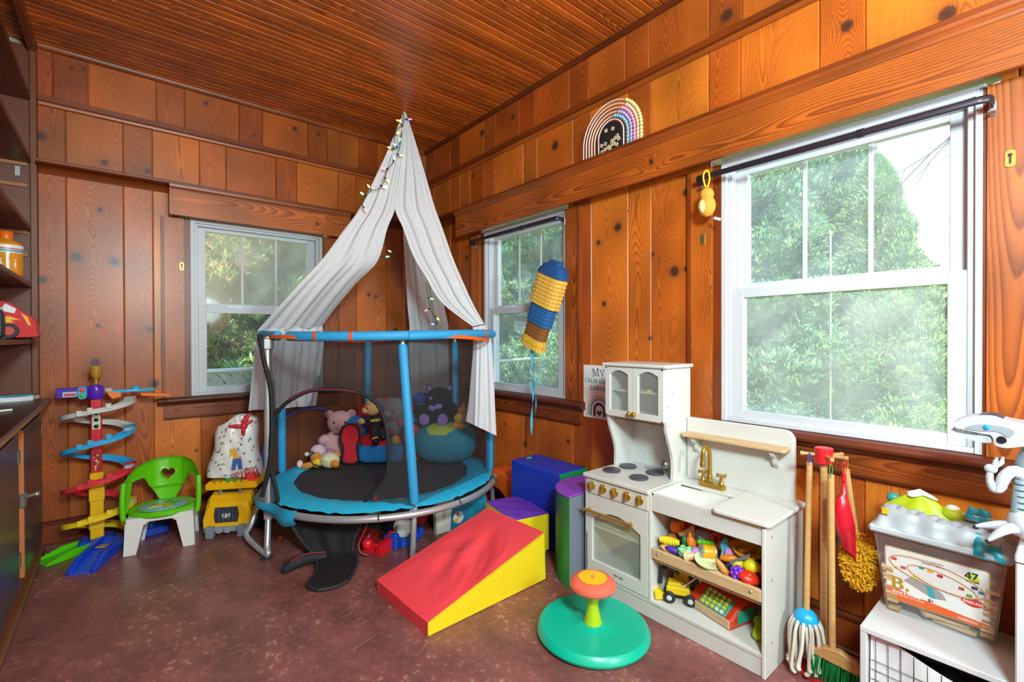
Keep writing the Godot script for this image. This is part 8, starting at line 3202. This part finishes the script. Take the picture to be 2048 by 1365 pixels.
func dino():
	var w := M("b4b7c0", 0.25)
	var g := M("8e949e", 0.3)
	var rb := M("8fa0a8", 0.45)
	var t := T("robot_dinosaur", "white and grey robot dinosaur toy with a blue eye at the right edge", "robot toy", V(-0.30, 0.593, 3.346), -90)
	var P := func(l: Array) -> Array:
		var o := []
		for q in l:
			o.append(Vector2((q[0] - 1365) * 0.000126, 0.270 - (q[1] - 307) * 0.000173))
		return spline(o, 3, true)
	B()
	ext(P.call([[405, 325], [480, 270], [620, 205], [800, 158], [1000, 142], [1180, 185], [1365, 205], [1700, 240], [1720, 420], [1365, 520], [1200, 560], [1040, 540], [1000, 420], [860, 400], [620, 375], [470, 345]]), -0.035, 0.035, Transform3D(), 0.010, true)
	E("head", w, t)
	B()
	ext(P.call([[415, 402], [520, 435], [800, 440], [1010, 425], [1010, 500], [900, 532], [700, 515], [520, 470]]), -0.028, 0.028, Transform3D(), 0.007, true)
	E("jaw", w, t)
	for k in 9:
		B()
		lathe([Vector2(0.0025, 0), Vector2(0.0, -0.008 if k % 2 else 0.008)], 6, X(V((470 + k * 45 - 1365) * 0.000126, 0.270 - (375 + (10 if k % 2 == 0 else 0) + k * 4 - 307) * 0.000173, 0.022)))
		E("tooth", M("e8e8e6", 0.3), t)
	B()
	ext(P.call([[630, 350], [760, 290], [950, 265], [1150, 280], [1290, 320], [1250, 400], [1190, 400], [1080, 350], [860, 365]]), 0.030, 0.037, Transform3D(), 0.002)
	var mk := E("eye_mask", g, t)
	B()
	ell(V((930 - 1365) * 0.000126, 0.270, 0.037), V(0.006, 0.0065, 0.004))
	E("eye", M("1c94d8", 0.1), mk)
	B()
	cyl(V(0, 0, 0), 0.0085, 0.006, 24, X(V((1130 - 1365) * 0.000126, 0.270 - 0.0256, 0.034), V(90, 0, 0)))
	E("jaw_joint", M("17171c", 0.3), t)
	B()
	ext(P.call([[820, 165], [1000, 138], [1150, 185], [1000, 190]]), -0.02, 0.02, X(V(0, 0.003, 0)), 0.003)
	E("crest", M("3c3440", 0.35), t)
	B()
	var neck := [V(0.03, 0.215, -0.005), V(0.02, 0.185, -0.01), V(0.028, 0.14, -0.015), V(0.05, 0.10, -0.02)]
	tube(spline(neck, 4), [0.030, 0.031, 0.029, 0.032, 0.032, 0.034, 0.034, 0.038, 0.040, 0.044, 0.048, 0.052, 0.055], 18)
	E("neck", rb, t)
	B()
	tube(spline([V(0.015, 0.155, 0.02), V(-0.008, 0.175, 0.035), V(-0.024, 0.160, 0.045), V(-0.032, 0.132, 0.05), V(-0.042, 0.130, 0.052), V(-0.048, 0.150, 0.054), V(-0.047, 0.168, 0.055)], 4), [0.014, 0.014, 0.014, 0.014, 0.013, 0.013, 0.012, 0.012, 0.012, 0.012, 0.011, 0.011, 0.010, 0.010, 0.009, 0.009, 0.009, 0.008, 0.008, 0.008, 0.007, 0.007, 0.007, 0.006, 0.005], 12)
	E("arm", w, t)
	B()
	ell(V(-0.046, 0.176, 0.055), V(0.012, 0.011, 0.008))
	for s in [[-0.036, 0.205], [-0.026, 0.208]]:
		tube([V(-0.042, 0.178, 0.055), V(s[0] - 0.002, 0.195, 0.055), V(s[0], s[1], 0.055)], [0.005, 0.005, 0.002], 8)
	E("claw", w, t)
	B()
	tube(spline([V(0.004, 0.155, 0.03), V(0.0, 0.12, 0.03), V(-0.002, 0.08, 0.03)], 5), 0.014, 14)
	E("ribbed_thigh", rb, t)
	for k in 5:
		B()
		tube([V(0.003, 0.148 - k * 0.014, 0.03), V(0.003, 0.1455 - k * 0.014, 0.03)], 0.0152, 14)
		E("rib", M("3c5058", 0.4), t)
	B()
	ell(V(0.006, 0.055, 0.025), V(0.030, 0.035, 0.035))
	E("shin_guard", w, t)
	for s in [[-0.072, 0.030, 0.045], [-0.048, 0.012, 0.075]]:
		B()
		tube(spline([V(0.01, 0.045, 0.03), V(s[0] * 0.4, 0.043, s[2] * 0.8), V(s[0], s[1], s[2])], 4), [0.014, 0.014, 0.013, 0.012, 0.011, 0.010, 0.008, 0.006, 0.004], 10)
		var toe := E("toe", w, t)
		B()
		ell(V(s[0], s[1] - 0.003, s[2]), V(0.006, 0.005, 0.005))
		E("toe_pad", M("242428", 0.5), toe)
	B()
	ell(V(0.085, 0.10, -0.02), V(0.06, 0.07, 0.06))
	E("body", g, t)
